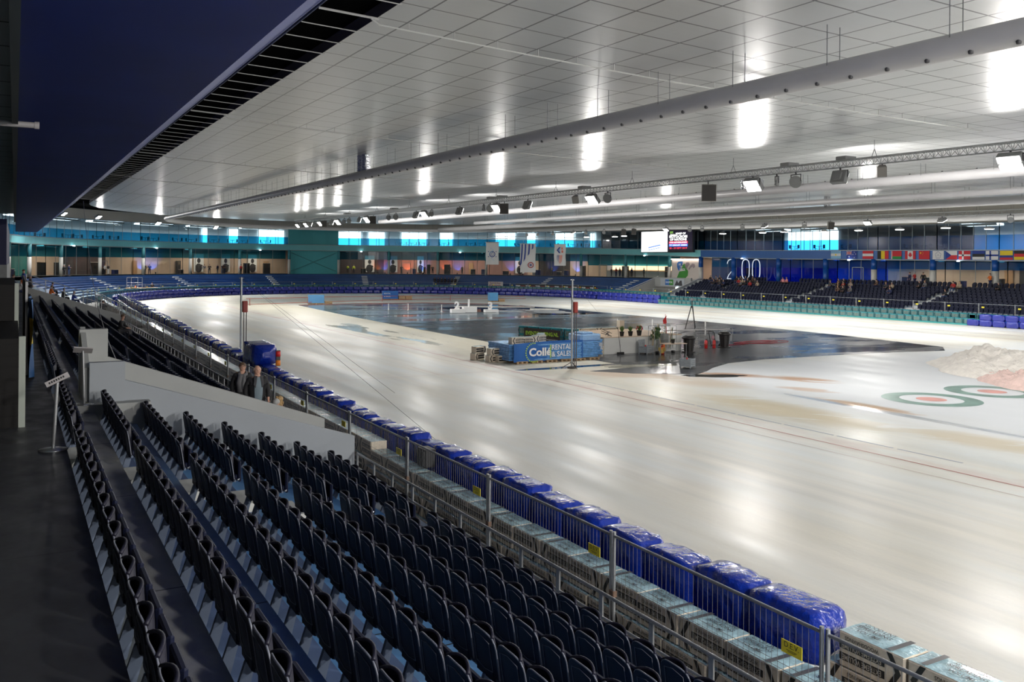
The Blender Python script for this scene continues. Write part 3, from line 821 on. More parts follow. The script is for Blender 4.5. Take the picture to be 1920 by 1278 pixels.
# ================================================================== facade round the far half
GL = glass_mat('window_glass', (.82, .90, .90), .07)
GLUP = glass_mat('window_glass_upper', (.80, .90, .92), .10)
FT = film_mat('teal_film', (.05, .36, .56), (.0, .11, .19), .40)
FB = film_mat('blue_film', (.03, .26, .62), (.01, .07, .28), .45)
FUP = film_mat('cyan_film', (.02, .30, .54), (.0, .06, .13), .26)
FUB = film_mat('royal_film', (.03, .35, .85), (.01, .09, .33), .25)
ALU = mat('mullion_grey', (.26, .29, .29), .45, .4)
t_blue = 161.7
def bandmb(ta, tb):
    mb = MB()
    ts = trange(ta, tb, 3.)
    k = 0
    for a, b in zip(ts[:-1], ts[1:]):
        a0, a1 = band(a); b0, b1 = band(b)
        P = [T3(a, 47.2, a0), T3(a, 47.2, a1), T3(a, 48.1, a1), T3(a, 48.1, a0)]; Q = [T3(b, 47.2, b0), T3(b, 47.2, b1), T3(b, 48.1, b1), T3(b, 48.1, b0)]
        mb.add(P+Q, [(0, 4, 5, 1), (1, 5, 6, 2), (3, 7, 4, 0)])
    return mb
o = struct('trim_5', bandmb(-125, t_blue), TEALL); o['label'] = 'teal balcony band between lower and upper windows'
o = struct('trim_6', bandmb(t_blue, 300), BLUEB); o['label'] = 'blue balcony band on the back straight'
for (ta, tb) in ((-125, 300),):
    mb = MB()
    for a, b in zip(trange(ta, tb, 3.)[:-1], trange(ta, tb, 3.)[1:]):
        for off, hh in ((0, -.10), (1, .0)):
            za = band(a)[off]+hh; zb = band(b)[off]+hh
            mb.add([T3(a, 47.15, za), T3(a, 47.15, za+.1), T3(b, 47.15, zb+.1), T3(b, 47.15, zb)], [(0, 1, 2, 3)])
    struct('trim_7', mb, ALU)
# upper fascia over the windows
mb = MB()
for a, b in zip(trange(-125, 300, 3.)[:-1], trange(-125, 300, 3.)[1:]):
    za = band(a)[1]+3.15; zb = band(b)[1]+3.15
    mb.add([T3(a, 47.6, za), T3(a, 47.6, 13.4), T3(b, 47.6, 13.4), T3(b, 47.6, zb)], [(0, 1, 2, 3)])
struct('trim_8', mb, BEIGEF)
# concourse and room shells
mb = MB(); sweep(mb, [(45.4, 3.27), (55.5, 3.27)], -1, 300, 3.); struct('floor_concourse', mb, mat('concourse_floor', (.30, .24, .19), .3))
mb = MB()
for a, b in zip(trange(-125, 300, 3.)[:-1], trange(-125, 300, 3.)[1:]):
    mb.add([T3(a, 48.1, band(a)[0]), T3(a, 55.5, band(a)[0]), T3(b, 55.5, band(b)[0]), T3(b, 48.1, band(b)[0])], [(0, 1, 2, 3)])
    mb.add([T3(a, 48.1, band(a)[1]-.05), T3(a, 55.5, band(a)[1]-.05), T3(b, 55.5, band(b)[1]-.05), T3(b, 48.1, band(b)[1]-.05)], [(0, 1, 2, 3)], 1)
    mb.add([T3(a, 47.8, band(a)[1]+3.15), T3(a, 55.5, band(a)[1]+3.15), T3(b, 55.5, band(b)[1]+3.15), T3(b, 47.8, band(b)[1]+3.15)], [(0, 1, 2, 3)], 2)
struct('ceiling_rooms', mb, [mat('room_ceiling', (.35, .33, .30), .7), mat('room_floor', (.07, .09, .11), .5), mat('room_ceiling_upper', (.30, .33, .35), .7)])
cols = [7.6, 17.0, 26.4, 35.8, 45.1, 54.6, 64.2, 73.7, 83.2, 92.9, 102.5, 112.2, 122.1, 132.4, 142.9, 154.1, 161.7, 168.9, 177.8, 186.0, 193.5, 201.6, 209.1, 217.1, 225., 233.]
COLW = mat('column_white', (.55, .54, .50), .5); COLT = mat('column_teal', (.06, .27, .31), .45); COLB = mat('column_blue', (.01, .08, .33), .4)
for i, t in enumerate(cols[:-1]):
    b0 = band(t)[0]; allblue = 162 < t < 190
    root = empty('support_column', T3(t, 47.3, 3.27)); tag(root, '%s column carrying the balcony, %s from the left' % ('round blue' if allblue else 'round white and coloured', nth(i+1)), 'column', 'columns along the glazed concourse')
    r = .26 if t < 160 else .36
    m = MB(); m.lathe((0, 0, 0), [(r, 0), (r, 2.75 if b0 > 7.5 else 2.0)], 18); m.build('shaft', COLB if allblue else COLW, root)
    m = MB(); m.lathe((0, 0, 2.75 if b0 > 7.5 else 2.0), [(r+.004, 0), (r+.004, b0-3.27-(2.75 if b0 > 7.5 else 2.0))], 18); m.build('painted_top', COLT if t < t_blue else COLB, root)
# back walls
def wallcol(t):
    if 161 < t < 190: return 1
    return 0
WB = [mat('concourse_wall_beige', (.52, .40, .31), .7, nz=(.5, .05)), mat('concourse_wall_blue', (.006, .05, .30), .6), mat('concourse_wall_dark', (.05, .04, .045), .7), mat('concourse_wall_pink', (.36, .20, .18), .7), mat('concourse_wall_green', (.02, .20, .20), .6)]
WU = [mat('upper_wall_grey', (.50, .55, .57), .7), mat('upper_wall_dark', (.012, .022, .032), .7), mat('upper_wall_white', (.62, .64, .70), .7)]
# daylight windows in the rear wall of the upper rooms (t ranges measured at rho 54)
RT = lambda t54: t54
cv = lambda t: t*47.7/54 if t < 169.6 else t-19.8
day = [(cv(a), cv(b), 1.) for a, b in ((68.6, 69.6), (73.7, 75.6), (79.5, 84.5), (95.0, 99.6), (101.0, 104.3), (107.6, 112.7), (115.4, 118.0), (126.8, 131.0), (133.4, 135.4), (139.5, 143.6), (147.1, 148.2), (192.7, 202.0))]
DAYM = [mat('daylight_window', (1, 1, 1), .5, emit=(.86, .95, 1.0), es=3.2)]
def upper_wall_kind(t):
    if 131.2 < t < 173: return 1
    if 182.4 < t < 201.2: return 1
    if t >= 201.2: return 2
    return 0
for lo in (0, 1):
    mb = MB(); ts = trange(-60, 300, 2.0)
    for a, b in zip(ts[:-1], ts[1:]):
        tm = (a+b)/2
        if lo == 0:
            k = wallcol(tm)
            if 91 < tm < 119: k = 3
            if 84 < tm < 92: k = 2
            if 36 < tm < 44: k = 2
            if tm < 30: k = 4
            if 119 < tm < 127 : k = 2
            mb.add([T3(a, 54.5, 3.2), T3(a, 54.5, band(a)[0]), T3(b, 54.5, band(b)[0]), T3(b, 54.5, 3.2)], [(0, 1, 2, 3)], k)
        else:
            mb.add([T3(a, 54.5, band(a)[1]-.1), T3(a, 54.5, band(a)[1]+3.2), T3(b, 54.5, band(b)[1]+3.2), T3(b, 54.5, band(b)[1]-.1)], [(0, 1, 2, 3)], upper_wall_kind(tm))
    struct('wall_lower_rooms' if lo == 0 else 'wall_upper_rooms', mb, WB if lo == 0 else WU)
for i, (a, b, k) in enumerate(day):
    mb = MB(); zb = band((a+b)/2)[1]; zz0, zz1 = zb+.25, zb+2.9
    sweep(mb, [(54.3, zz0), (54.3, zz1)], a, b, 2.0)
    n = max(1, int((b-a)/1.4)); fr = MB()
    for j in range(n+1):
        tt = a+(b-a)*j/n; x, y = F(tt, 54.25); fr.tube((x, y, zz0), (x, y, zz1), .05, 4)
    sweep(fr, [(54.2, zz1-.02), (54.2, zz1+.08)], a, b, 2.)
    o = struct('window_%d' % (i+1), mb, DAYM); o['label'] = 'bright daylight window in the rear wall of the upper rooms'
    struct('window_frame', fr, ALU, parent=o)
# glazing, bay by bay: lower concourse and upper rooms
wn = 20
for i in range(len(cols)-1):
    a, b = cols[i], cols[i+1]
    n = 4 if b-a > 7 else 3; bl = a >= t_blue-.1
    solid = 73.6 < a < 73.8; vip = 154 < a < 154.2
    z0a, z1a = band(a); z0b, z1b = band(b); fz = 6.1 if z0a > 7.5 else 5.35
    for lvl in (0, 1):
        if solid: continue
        if lvl == 0 and vip: continue
        wn += 1
        lowz = 3.3 if lvl == 0 else None
        rho = 49.6 if lvl == 0 else 48.0
        root = empty('window_%d' % wn, T3(a, rho, 3.3 if lvl == 0 else z1a)); root['kind'] = 'structure'
        base = root.location.copy(); sh = Matrix.Translation(-base)
        def seg(zlo, zhi, rho_):
            mb = MB(); ts = trange(a, b, 2.4)
            for p, q in zip(ts[:-1], ts[1:]):
                mb.add([T3(p, rho_, zlo(p)), T3(p, rho_, zhi(p)), T3(q, rho_, zhi(q)), T3(q, rho_, zlo(q))], [(0, 1, 2, 3)])
            return mb.xf(sh)
        if lvl == 0:
            g1 = seg(lambda t: 3.3, lambda t: fz, rho); g2 = seg(lambda t: fz, lambda t: band(t)[0], rho)
            top = lambda t: band(t)[0]; bot = lambda t: 3.3
            ft = FB if bl else FT
            if 168 < a < 190: ft2 = FB
            g1.build('pane', GL if not (161 < a < 186) else glass_mat('blue_glass', (.10, .22, .60), .08), root)['kind'] = 'structure'; g2.build('tinted_film', ft, root)['kind'] = 'structure'
        else:
            g1 = seg(lambda t: band(t)[1], lambda t: band(t)[1]+(1.45 if t < 190 else 1.75), rho); g2 = seg(lambda t: band(t)[1]+(1.45 if t < 190 else 1.75), lambda t: band(t)[1]+3.15, rho)
            top = lambda t: band(t)[1]+3.15; bot = lambda t: band(t)[1]
            g1.build('tinted_film', FUB if bl else FUP, root)['kind'] = 'structure'; g2.build('pane', GLUP, root)['kind'] = 'structure'
        fr = MB(); nn = n if lvl == 0 else n+1
        for j in range(nn+1):
            tt = a+(b-a)*j/nn; x, y = F(tt, rho-.03)
            fr.tube((x, y, bot(tt)), (x, y, top(tt)), .045, 4)
        for zf_ in ((lambda t: bot(t)+.03), (lambda t: top(t)-.05)):
            ts = trange(a, b, 2.4)
            for p, q in zip(ts[:-1], ts[1:]): fr.tube(T3(p, rho-.03, zf_(p)), T3(q, rho-.03, zf_(q)), .04, 4)
        if lvl == 0 and i in (3, 9, 13, 19, 22):
            for tt in (a+2.4, a+4.1):
                x, y = F(tt, rho-.06); fr.tube((x, y, 3.3), (x, y, 5.5), .06, 4)
            fr.tube(T3(a+2.4, rho-.06, 5.5), T3(a+4.1, rho-.06, 5.5), .06, 4)
        fr.xf(sh); fr.build('mullion', ALU, root)['kind'] = 'structure'
# solid teal bay with cross bracing
mb = MB(); sweep(mb, [(47.9, 3.27), (47.9, 7.8)], 73.7, 83.2, 2.4); sweep(mb, [(47.9, 8.7), (47.9, 12.2)], 73.7, 83.2, 2.4); struct('wall_teal', mb, TEAL)
mb = MB()
for p, q in (((74.2, 3.8), (82.7, 7.3)), ((74.2, 7.3), (82.7, 3.8))):
    for j in range(6):
        a_, b_ = j/6, (j+1)/6
        mb.tube(T3(p[0]+(q[0]-p[0])*a_, 47.75, p[1]+(q[1]-p[1])*a_), T3(p[0]+(q[0]-p[0])*b_, 47.75, p[1]+(q[1]-p[1])*b_), .06, 6)
struct('trim_9', mb, mat('brace_teal', (.07, .27, .29), .45))
# fill lamps added to brighten the home stand, unseen behind the camera
for i, (x, y, z, pw) in enumerate(((5.2, -6, 9.2, 800), (5.2, -20, 9.2, 700), (14, -12, 10.2, 2400), (14, -30, 10.2, 2200))):
    flood((x, y, z), (.15, .75, -.6), pw, 'added unseen fill floodlight for the home stand, %s one' % nth(i+1), 1.0)
# emissive strips added to light the rooms, hidden by lips, one per bay
WARM = mat('concourse_fill', (1, 1, 1), .5, emit=(1, .80, .62), es=14.0)
COOL = mat('upper_fill', (1, 1, 1), .5, emit=(.85, .95, 1), es=20.0)
BLU = mat('blue_fill', (1, 1, 1), .5, emit=(.05, .25, 1), es=14.0)
for i in range(len(cols)-1):
    a, b = cols[i], cols[i+1]; tm = (a+b)/2
    if 73 < a < 74: continue
    zt_ = band(tm)[0]; o = None
    mb = MB(); sweep(mb, [(51.2, zt_-.03), (52.2, zt_-.03)], a+2, b-2, 2.)
    for rr in (51.1, 52.3): sweep(mb, [(rr, zt_), (rr, zt_-.22), (rr+.04, zt_-.22), (rr+.04, zt_)], a+2, b-2, 2., mi=1)
    o = mb.build('fill_strip', [BLU if 161 < a < 190 else WARM, HOUS]); tag(o, 'added hidden light strip in the concourse ceiling, %s bay from the left' % nth(i+1), 'ceiling lamp', 'added concourse light strips')
    if upper_wall_kind(tm) != 1 or tm > 198:
        zt_ = band(tm)[1]+3.14
        mb = MB(); sweep(mb, [(50.0, zt_-.03), (51.2, zt_-.03)], a+1.5, b-1.5, 2.)
        for rr in (49.9, 51.3): sweep(mb, [(rr, zt_), (rr, zt_-.26), (rr+.04, zt_-.26), (rr+.04, zt_)], a+1.5, b-1.5, 2., mi=1)
        o = mb.build('fill_strip', [COOL, HOUS]); tag(o, 'added hidden light strip in the upper room ceiling, %s bay from the left' % nth(i+1), 'ceiling lamp', 'added upper room light strips')
# ================================================================== seats
SH1 = mat('seat_shell_navy', (.0075, .010, .027), .5, spec=.18, nz=(5, .1))
SH2 = mat('seat_pad_navy', (.014, .014, .026), .5, spec=.3, nz=(9, .1))
SLEG = mat('seat_bracket', (.10, .13, .19), .5, .2)
SCAP = mat('seat_rim_grey', (.16, .17, .21), .4)
W2 = .247
def sil(u, v):
    """seat-back outline: u across -1..1, v up 0..1 -> (x, z)"""
    z = .32+.40*v
    w = W2*(.97-.03*v)*(1 if v < .7 else math.sqrt(max(0.0, 1-((v-.7)/.3)**2*.32)))
    drop = .040*(abs(u)**3)*(v**3)
    return u*w, z-drop
def shell_mb():
    m = MB()
    def back(u, v):
        uu = 2*u-1; x, z = sil(uu, v); return (x, -.026*(1-uu*uu)*(.5+.5*v)-.055*v, z)
    def back2(u, v):
        p = back(u, v); return (p[0]*.985, p[1]+.016, p[2]-.002)
    m.grid(lambda a, b: back(b, a), 8, 8); m.grid(lambda a, b: back2(1-b, a), 8, 8)
    rim = [back(0, i/8) for i in range(9)]+[back(i/8, 1) for i in range(1, 9)]+[back(1, 1-i/8) for i in range(1, 9)]
    m.path([(p[0], p[1]+.008, p[2]) for p in rim], .009, 5, 1)
    # raised inset outline on the rear face
    ins = []
    for i in range(17):
        a = i/16*2*PI; 
    q = [(.17, .12), (.17, .80), (.5, .88), (.83, .80), (.83, .12), (.5, .07), (.17, .12)]
    m.path([(back(a, b)[0], back(a, b)[1]-.004, back(a, b)[2]) for a, b in q], .004, 4, 1)
    return m
def pad_mb():
    m = MB()
    def f(u, v, o):
        uu = 2*u-1; x, z = sil(uu, v); return (x*1.0, .012+.050*(1-uu*uu)*v-.066*v+.0*abs(uu)+o*(.55+.45*(1-uu*uu)), z+.012)
    m.grid(lambda a, b: f(b, a, .0), 7, 8); m.grid(lambda a, b: f(1-b, a, .028), 7, 8)
    top = [(f(i/8, 1, .014)) for i in range(9)]
    m.path(top, .016, 6)
    return m
def fold_mb():
    m = MB()
    m.bbox((-.215, .075, .27), (.215, .125, .60), .022)
    m.bbox((-.185, -.02, .27), (.185, .08, .38), .03)
    return m
def leg_mb():
    m = MB()
    m.prism([(-.022, -.13, 0), (-.022, -.03, 0), (-.022, .05, .30), (-.022, -.03, .30)], (.044, 0, 0), 0)
    m.tube((-.25, .02, .30), (.25, .02, .30), .02, 6, 0)
    return m
def cap_mb():
    m = MB()
    for s in (-1, 1):
        m.lathe((s*.235, .07, .30), [(.001, 0), (.022, .005), (.022, .03), (.001, .035)], 8, 0)
    return m
seat_me = dict(shell=shell_mb().mesh('backrest_shell', [SH1, SCAP]), pad=pad_mb().mesh('backrest_pad', SH2), fold=fold_mb().mesh('folded_seat', SH1), leg=leg_mb().mesh('support_leg', [SLEG, CHROME]), cap=cap_mb().mesh('hinge_cap', CHROME))
sm_ = MB()
for mk, off in ((shell_mb, 0), (pad_mb, 0), (fold_mb, 2), (leg_mb, 3)):
    t_ = mk(); k = len(sm_.v); sm_.v += t_.v; sm_.f += [tuple(i+k for i in f) for f in t_.f]
    base_ = {0: 0, 2: 0, 3: 2}[off]; sm_.m += [base_+q for q in t_.m]; sm_.sm += t_.sm
seat_one = sm_.mesh('stadium_seat', [SH1, SCAP, SLEG, CHROME])
LO = MB()
def lo_seat(cx, cy, z, rz):
    """coarse seat for the far rows: curved back, folded seat, bracket"""
    c_, s_ = math.cos(rz), math.sin(rz)
    def tr(p): return (cx+p[0]*c_-p[1]*s_, cy+p[0]*s_+p[1]*c_, z+p[2])
    V = []
    for (u, v) in ((-1, 0), (-.5, 0), (.5, 0), (1, 0), (-1, .8), (-.55, 1), (.55, 1), (1, .8)):
        x, zz = sil(u, v); V.append((x, -.045*(1-u*u)-.06*v, zz)); 
    V2 = [(a, b+.085, c) for a, b, c in V]
    A = [tr(p) for p in V+V2]
    LO.add(A, [(0, 1, 5, 4), (1, 2, 6, 5), (2, 3, 7, 6), (11+0-3, 12, 13, 9), (9, 13, 14, 10), (10, 14, 15, 11), (4, 5, 13, 12), (5, 6, 14, 13), (6, 7, 15, 14), (0, 4, 12, 8), (3, 11, 15, 7)], 0)
    B = [tr(p) for p in ((-.21, .02, .2), (.21, .02, .2), (.21, .155, .2), (-.21, .155, .2), (-.21, .04, .52), (.21, .04, .52), (.21, .155, .56), (-.21, .155, .56))]
    LO.add(B, [(3, 2, 1, 0), (4, 5, 6, 7), (0, 1, 5, 4), (1, 2, 6, 5), (2, 3, 7, 6), (3, 0, 4, 7)], 0)
    Cc = [tr(p) for p in ((-.02, -.12, 0), (.02, -.12, 0), (.02, .0, 0), (-.02, .0, 0), (-.02, -.03, .3), (.02, -.03, .3), (.02, .05, .3), (-.02, .05, .3))]
    LO.add(Cc, [(4, 5, 6, 7), (0, 1, 5, 4), (1, 2, 6, 5), (2, 3, 7, 6), (3, 0, 4, 7)], 1)
SP = .514
def seat(x, y, z, label, parts=True):
    if parts:
        r = empty('stadium_seat', (x, y, z), -PI/2)
        inst('backrest_shell', seat_me['shell'], r); inst('backrest_pad', seat_me['pad'], r); f_ = inst('folded_seat', seat_me['fold'], r); inst('support_leg', seat_me['leg'], r); inst('hinge_cap', seat_me['cap'], f_)
    else: r = inst('stadium_seat', seat_one, None, (x, y, z), -PI/2)
    tag(r, label, 'seat', 'dark navy tip-up seats in the home stand'); return r
ROWN = ['topmost row beside the walkway', 'second row from the top', 'third row from the top', 'fourth row from the top', 'fourth row above the railing', 'third row above the railing', 'second row above the railing', 'front row behind the railing']
nseat = 0
near = []; far_ = []
ystart = [4.2, 4.2, 4.4, 4.8, 5.2, 5.6, 6.0, 6.3]
for k in range(8):
    x = .762+.76*k+.02; z = ZT[k+1]
    y = 13.35; i = 1
    while y > ystart[k]-.2:
        near.append((x, y, z, k, 'n', i)); y -= SP; i += 1
    y = 14.62; i = 1
    while y < 18.9:
        near.append((x, y, z, k, 'f', i)); y += SP; i += 1
    for ya, yb in ((21.6, 36.4), (37.6, 52.0), (53.2, 69.2)):
        y = ya; i = 1
        while y < yb:
            far_.append((x, y, z, k, ya, i)); y += SP; i += 1
for x, y, z, k, s_, i in near:
    lab = 'navy seat in the %s, %s %s the stepped aisle' % (ROWN[k], nth(i), 'before' if s_ == 'n' else 'past')
    seat(x, y, z, lab); nseat += 1
far_.sort(key=lambda q: q[1])
NI = 300-nseat
for q in far_[:NI]:
    x, y, z, k, ya, i = q
    seat(x, y, z, 'small navy seat, %s, %s past the second parapet' % (ROWN[k], nth(i)), False)
for x, y, z, k, ya, i in far_[NI:]: lo_seat(x, y, z, -PI/2)
# back stand rows
gaps = [(79.5, 80.9), (62.0, 63.4), (95.9, 96.9)]
for k in range(8):
    x = 92-(.762+.76*k); z = ZT[k+1]; y = 40.
    while y < 102.5-(.0 if k > 2 else 0):
        if not any(a < y+ (7-k)*.25 < b for a, b in gaps): lo_seat(x, y, z, PI/2)
        y += .54
x = 92.2; y = 45
while y < 96:
    if not any(a < y+2 < b for a, b in gaps) and not (84 < y < 90): lo_seat(x, y, 3.27, PI/2)
    y += .60
o = LO.build('stadium_seats', [SH1, SLEG]); tag(o, 'rows of dark navy stadium seats far down the home stand and across the back stand', 'seats', kind='stuff')

# aisle step blocks in the near aisle
for k in range(8):
    mb = MB(); xa = EDGE[k]; mb.box((0, -.42, 0), (.34, .42, (ZT[k]-ZT[k+1])*.5))
    o = mb.build('step_block', mat('step_block_concrete', (.50, .51, .48), .7, nz=(3, .1)), loc=(xa+.0, 13.98, ZT[k+1]+.001)); tag(o, 'pale concrete step block in the near aisle, %s from the top' % nth(k+1), 'step', 'step blocks of the near aisle')
for gi, yg in enumerate((37.0, 52.6)):
    for k in range(8):
        mb = MB(); mb.box((0, -.45, 0), (.34, .45, (ZT[k]-ZT[k+1])*.5))
        o = mb.build('step_block', MATS['step_block_concrete'], loc=(EDGE[k], yg, ZT[k+1]+.001)); tag(o, 'pale step block in the %s aisle beyond the parapets, %s from the top' % (nth(gi+1), nth(k+1)), 'step', 'step blocks of the far home aisles')
# white stairs on the bend and back stand
STW = mat('stair_white', (.55, .57, .56), .6)
stairs = [31.2, 50., 69., 88., 107., 127., 148.]
for gi, t in enumerate(stairs):
    root = empty('aisle_stair', T3(t, 45.0, 3.27)); tag(root, 'flight of pale steps down the blue bend terraces, %s from the left' % nth(gi+1), 'stairs', 'stairs on the blue bend terraces')
    for k in range(7):
        rho = rh(EDGE[k])-.04; a = 1.05/rho/2; mb = MB(); th = t/RF
        pts = [T3(t+s_*RF*a, r_, ZT[k+1]) for s_, r_ in ((-1, rho), (1, rho), (1, rho-.36), (-1, rho-.36))]
        mb.prism(pts, (0, 0, .15)); mb.xf(Matrix.Translation(-root.location)); mb.build('step', STW, root)
for gi, y in enumerate((62.7, 80.2)):
    root = empty('aisle_stair', (91.5, y, 3.27)); tag(root, 'flight of pale steps between the dark seats of the back stand, %s from the right' % nth(gi+1), 'stairs', 'stairs between the back stand seats')
    for k in range(8):
        xx = 92-EDGE[k]; mb = MB(); yo = -(7-k)*.25
        mb.box((xx-.36, y+yo-.5, ZT[k+1]), (xx, y+yo+.5, ZT[k+1]+.14)); mb.xf(Matrix.Translation(-root.location)); mb.build('step', STW, root)

# ================================================================== parapets and landings
def wall_mb(x0, z0, x1, z1, y0, y1, zb, knob=None):
    mb = MB(); mb.prism([(x0, y0, zb), (x1, y0, zb), (x1, y0, z1), (x0, y0, z0)], (0, y1-y0, 0)); return mb
mb = wall_mb(1.52, 3.50, 6.80, 1.80, 19.30, 19.46, .3); mb.box((1.30, 19.27, 2.2), (1.95, 19.47, 3.74))
o = struct('wall_parapet', mb, WALLP); o['label'] = 'nearer pale sloping parapet wall across the home stand'
mb = wall_mb(1.6, 3.75, 6.55, 1.98, 20.75, 20.95, .3); o = struct('wall_parapet', mb, CONC); o['label'] = 'second pale parapet wall just beyond the first'
mb = MB(); mb.prism([(1.22, 19.5, 2.9), (1.22, 20.9, 2.9), (1.22, 20.9, 4.35), (1.22, 19.5, 3.62)], (.10, 0, 0)); mb.box((1.20, 20.7, 2.9), (1.75, 20.98, 4.30)); struct('wall_parapet', mb, CONC)
mb = MB(); mb.box((.64, 18.95, 2.2), (2.40, 20.9, 2.95)); struct('floor_landing', mb, CONC)
mb = wall_mb(.62, 3.85, 6.75, 1.75, 69.9, 70.15, .3); o = struct('wall_parapet', mb, CONC); o['label'] = 'far pale parapet wall closing the home seats'
mb = MB(); mb.box((6.45, 20.8, .0), (6.75, 69.9, .95)); struct('wall_parapet', mb, CONCD)
# rail on the far parapet
root = empty('stair_railing', (.7, 70.4, 3.8)); tag(root, 'grey metal railing descending on the far parapet at the left', 'railing')
mb = MB()
for dz in (.45, .9): mb.tube((0, 0, dz), (6.2, 0, dz-2.13), .03, 6)
mb.build('handrail', GALV, root)
for i in range(6):
    m = MB(); x = i*1.2; m.tube((x, 0, -.343*x-.1), (x, 0, .9-.343*x), .03, 6); m.build('post', GALV, root)
# sign stands
for nm, (bx, by, bz), (tx, ty, tz), rot, lab in (('a', (.46, 13.12, 3.27), (.50, 13.1, 4.20), .45, 'metal pole sign stand with slanted plate on the dark walkway'), ('b', (1.2, 19.1, 2.95), (1.17, 19.1, 4.02), -.15, 'metal pole sign stand on the pale landing before the parapet')):
    root = empty('sign_stand', (bx, by, bz)); tag(root, lab, 'sign stand')
    m = MB(); m.lathe((0, 0, 0), [(.18, 0), (.18, .012), (.04, .025), (.03, .03)], 20); m.build('base', mat('sign_steel', (.45, .46, .47), .3, .8), root)
    m = MB(); m.tube((0, 0, .02), (tx-bx, ty-by, tz-bz), .022, 10); m.build('pole', MATS['sign_steel'], root)
    pl = MB(); w_ = .15 if nm == 'a' else .17; pl.box((-w_, -.012, -.035 if nm == 'a' else -.10), (w_, .012, .035 if nm == 'a' else .10))
    if nm == 'a': [pl.box((-.11+.03*q_, -.0135, -.012), (-.09+.03*q_, -.0125, .014), 1) for q_ in range(7)]
    R_ = Matrix.Translation((tx-bx, ty-by-.02, tz-bz)) @ Matrix.Rotation(-rot if nm == 'a' else .1, 4, 'Y') @ Matrix.Rotation(-.35 if nm == 'a' else 1.0, 4, 'X')
    pl.xf(R_); pl.build('plate', [mat('sign_plate', (.36, .34, .34), .5), INK], root)

# dark cabin blocks on the walkway at left
CAB = mat('dark_cabin', (.005, .0045, .0045), .6, spec=.2, nz=(2, .2)); TRIM = mat('cabin_trim', (.30, .33, .29), .5)
root = empty('commentary_cabin', (-2, 15.1, 3.27)); tag(root, 'dark wooden cabin block on the walkway at the left edge', 'cabin')
m = MB(); m.box((-3, 0, 0), (2.06, 4.4, 1.33))
for i in range(7): m.box((-3, -.012, .18*i+.02), (2.06, 0, .18*i+.17))
m.build('body', CAB, root)
m = MB(); m.box((2.06, -.02, 0), (2.15, .10, 1.36)); m.build('corner_trim', TRIM, root)
root = empty('commentary_cabin', (-2, 19.5, 3.27)); tag(root, 'taller dark cabin block behind the first at the left edge', 'cabin')
m = MB(); m.box((-3, 0, 0), (2.0, 7, 2.02))
for i in range(10): m.box((-3, -.012, .2*i+.02), (2.0, 0, .2*i+.18))
m.build('body', CAB, root)
m = MB(); m.box((2.0, -.02, 0), (2.07, .10, 2.05)); m.build('corner_trim', TRIM, root)
mb = MB(); mb.box((.20, 21.5, 3.3), (.245, 30, 5.3)); o = mb.build('partition_panel', mat('panel_pale', (.42, .42, .42), .5)); tag(o, 'pale upright panel edge beside the dark cabins', 'panel')
# blue and yellow flag
mb = MB()
def ff(u, v):
    return (.30+.035*math.sin(v*9+u*5)+.05*u*math.sin(v*4), 20.6+2.6*v, 4.95-1.6*u-.25*v*u)
mb.grid(ff, 12, 20, mfn=lambda u, v: 1 if (.25 < u < .62 and v < .5) else 0)
o = mb.build('flag', [mat('flag_blue', (.01, .10, .30), .7), mat('flag_yellow', (.75, .52, .02), .7)]); tag(o, 'draped blue and yellow flag hung over the dark cabin edge', 'flag')
mb = MB(); mb.box((-8.9, 62, 5.4), (-.45, 95, 8.2)); struct('wall_left_upper', mb, mat('navy_wall', (.01, .012, .07), .6))
mb = MB(); mb.box((-8.9, 61.8, 3.27), (-.42, 95, 5.4)); struct('wall_left_lower', mb, mat('corrugated_pale', (.25, .26, .27), .6, nz=(3, .1)))

# ================================================================== front railing of the home stand
def rail_run(y0, y1, label):
    root = empty('guard_rail', (6.80, y0, .89)); tag(root, label, 'railing', 'front railings of the home stand')
    m = MB(); L = y1-y0
    m.tube((0, 0, .545), (0, L, .545), .024, 8); m.build('handrail', GALV, root)
    m = MB(); m.tube((0, 0, .23), (0, L, .23), .018, 8); m.build('lower_rail', GALV, root)
    n = int(L/1.06)
    for i in range(min(n+1, 95)):
        p = MB(); yy = L-i*1.06 if y1 < 20 else i*1.06
        p.box((-.012, yy-.04, -.3), (.012, yy+.04, .53)); p.build('post', GALV, root)
rail_run(1.6, 19.1, 'galvanised front railing before the near seats')
rail_run(21.0, 69.5, 'galvanised front railing beyond the parapets')

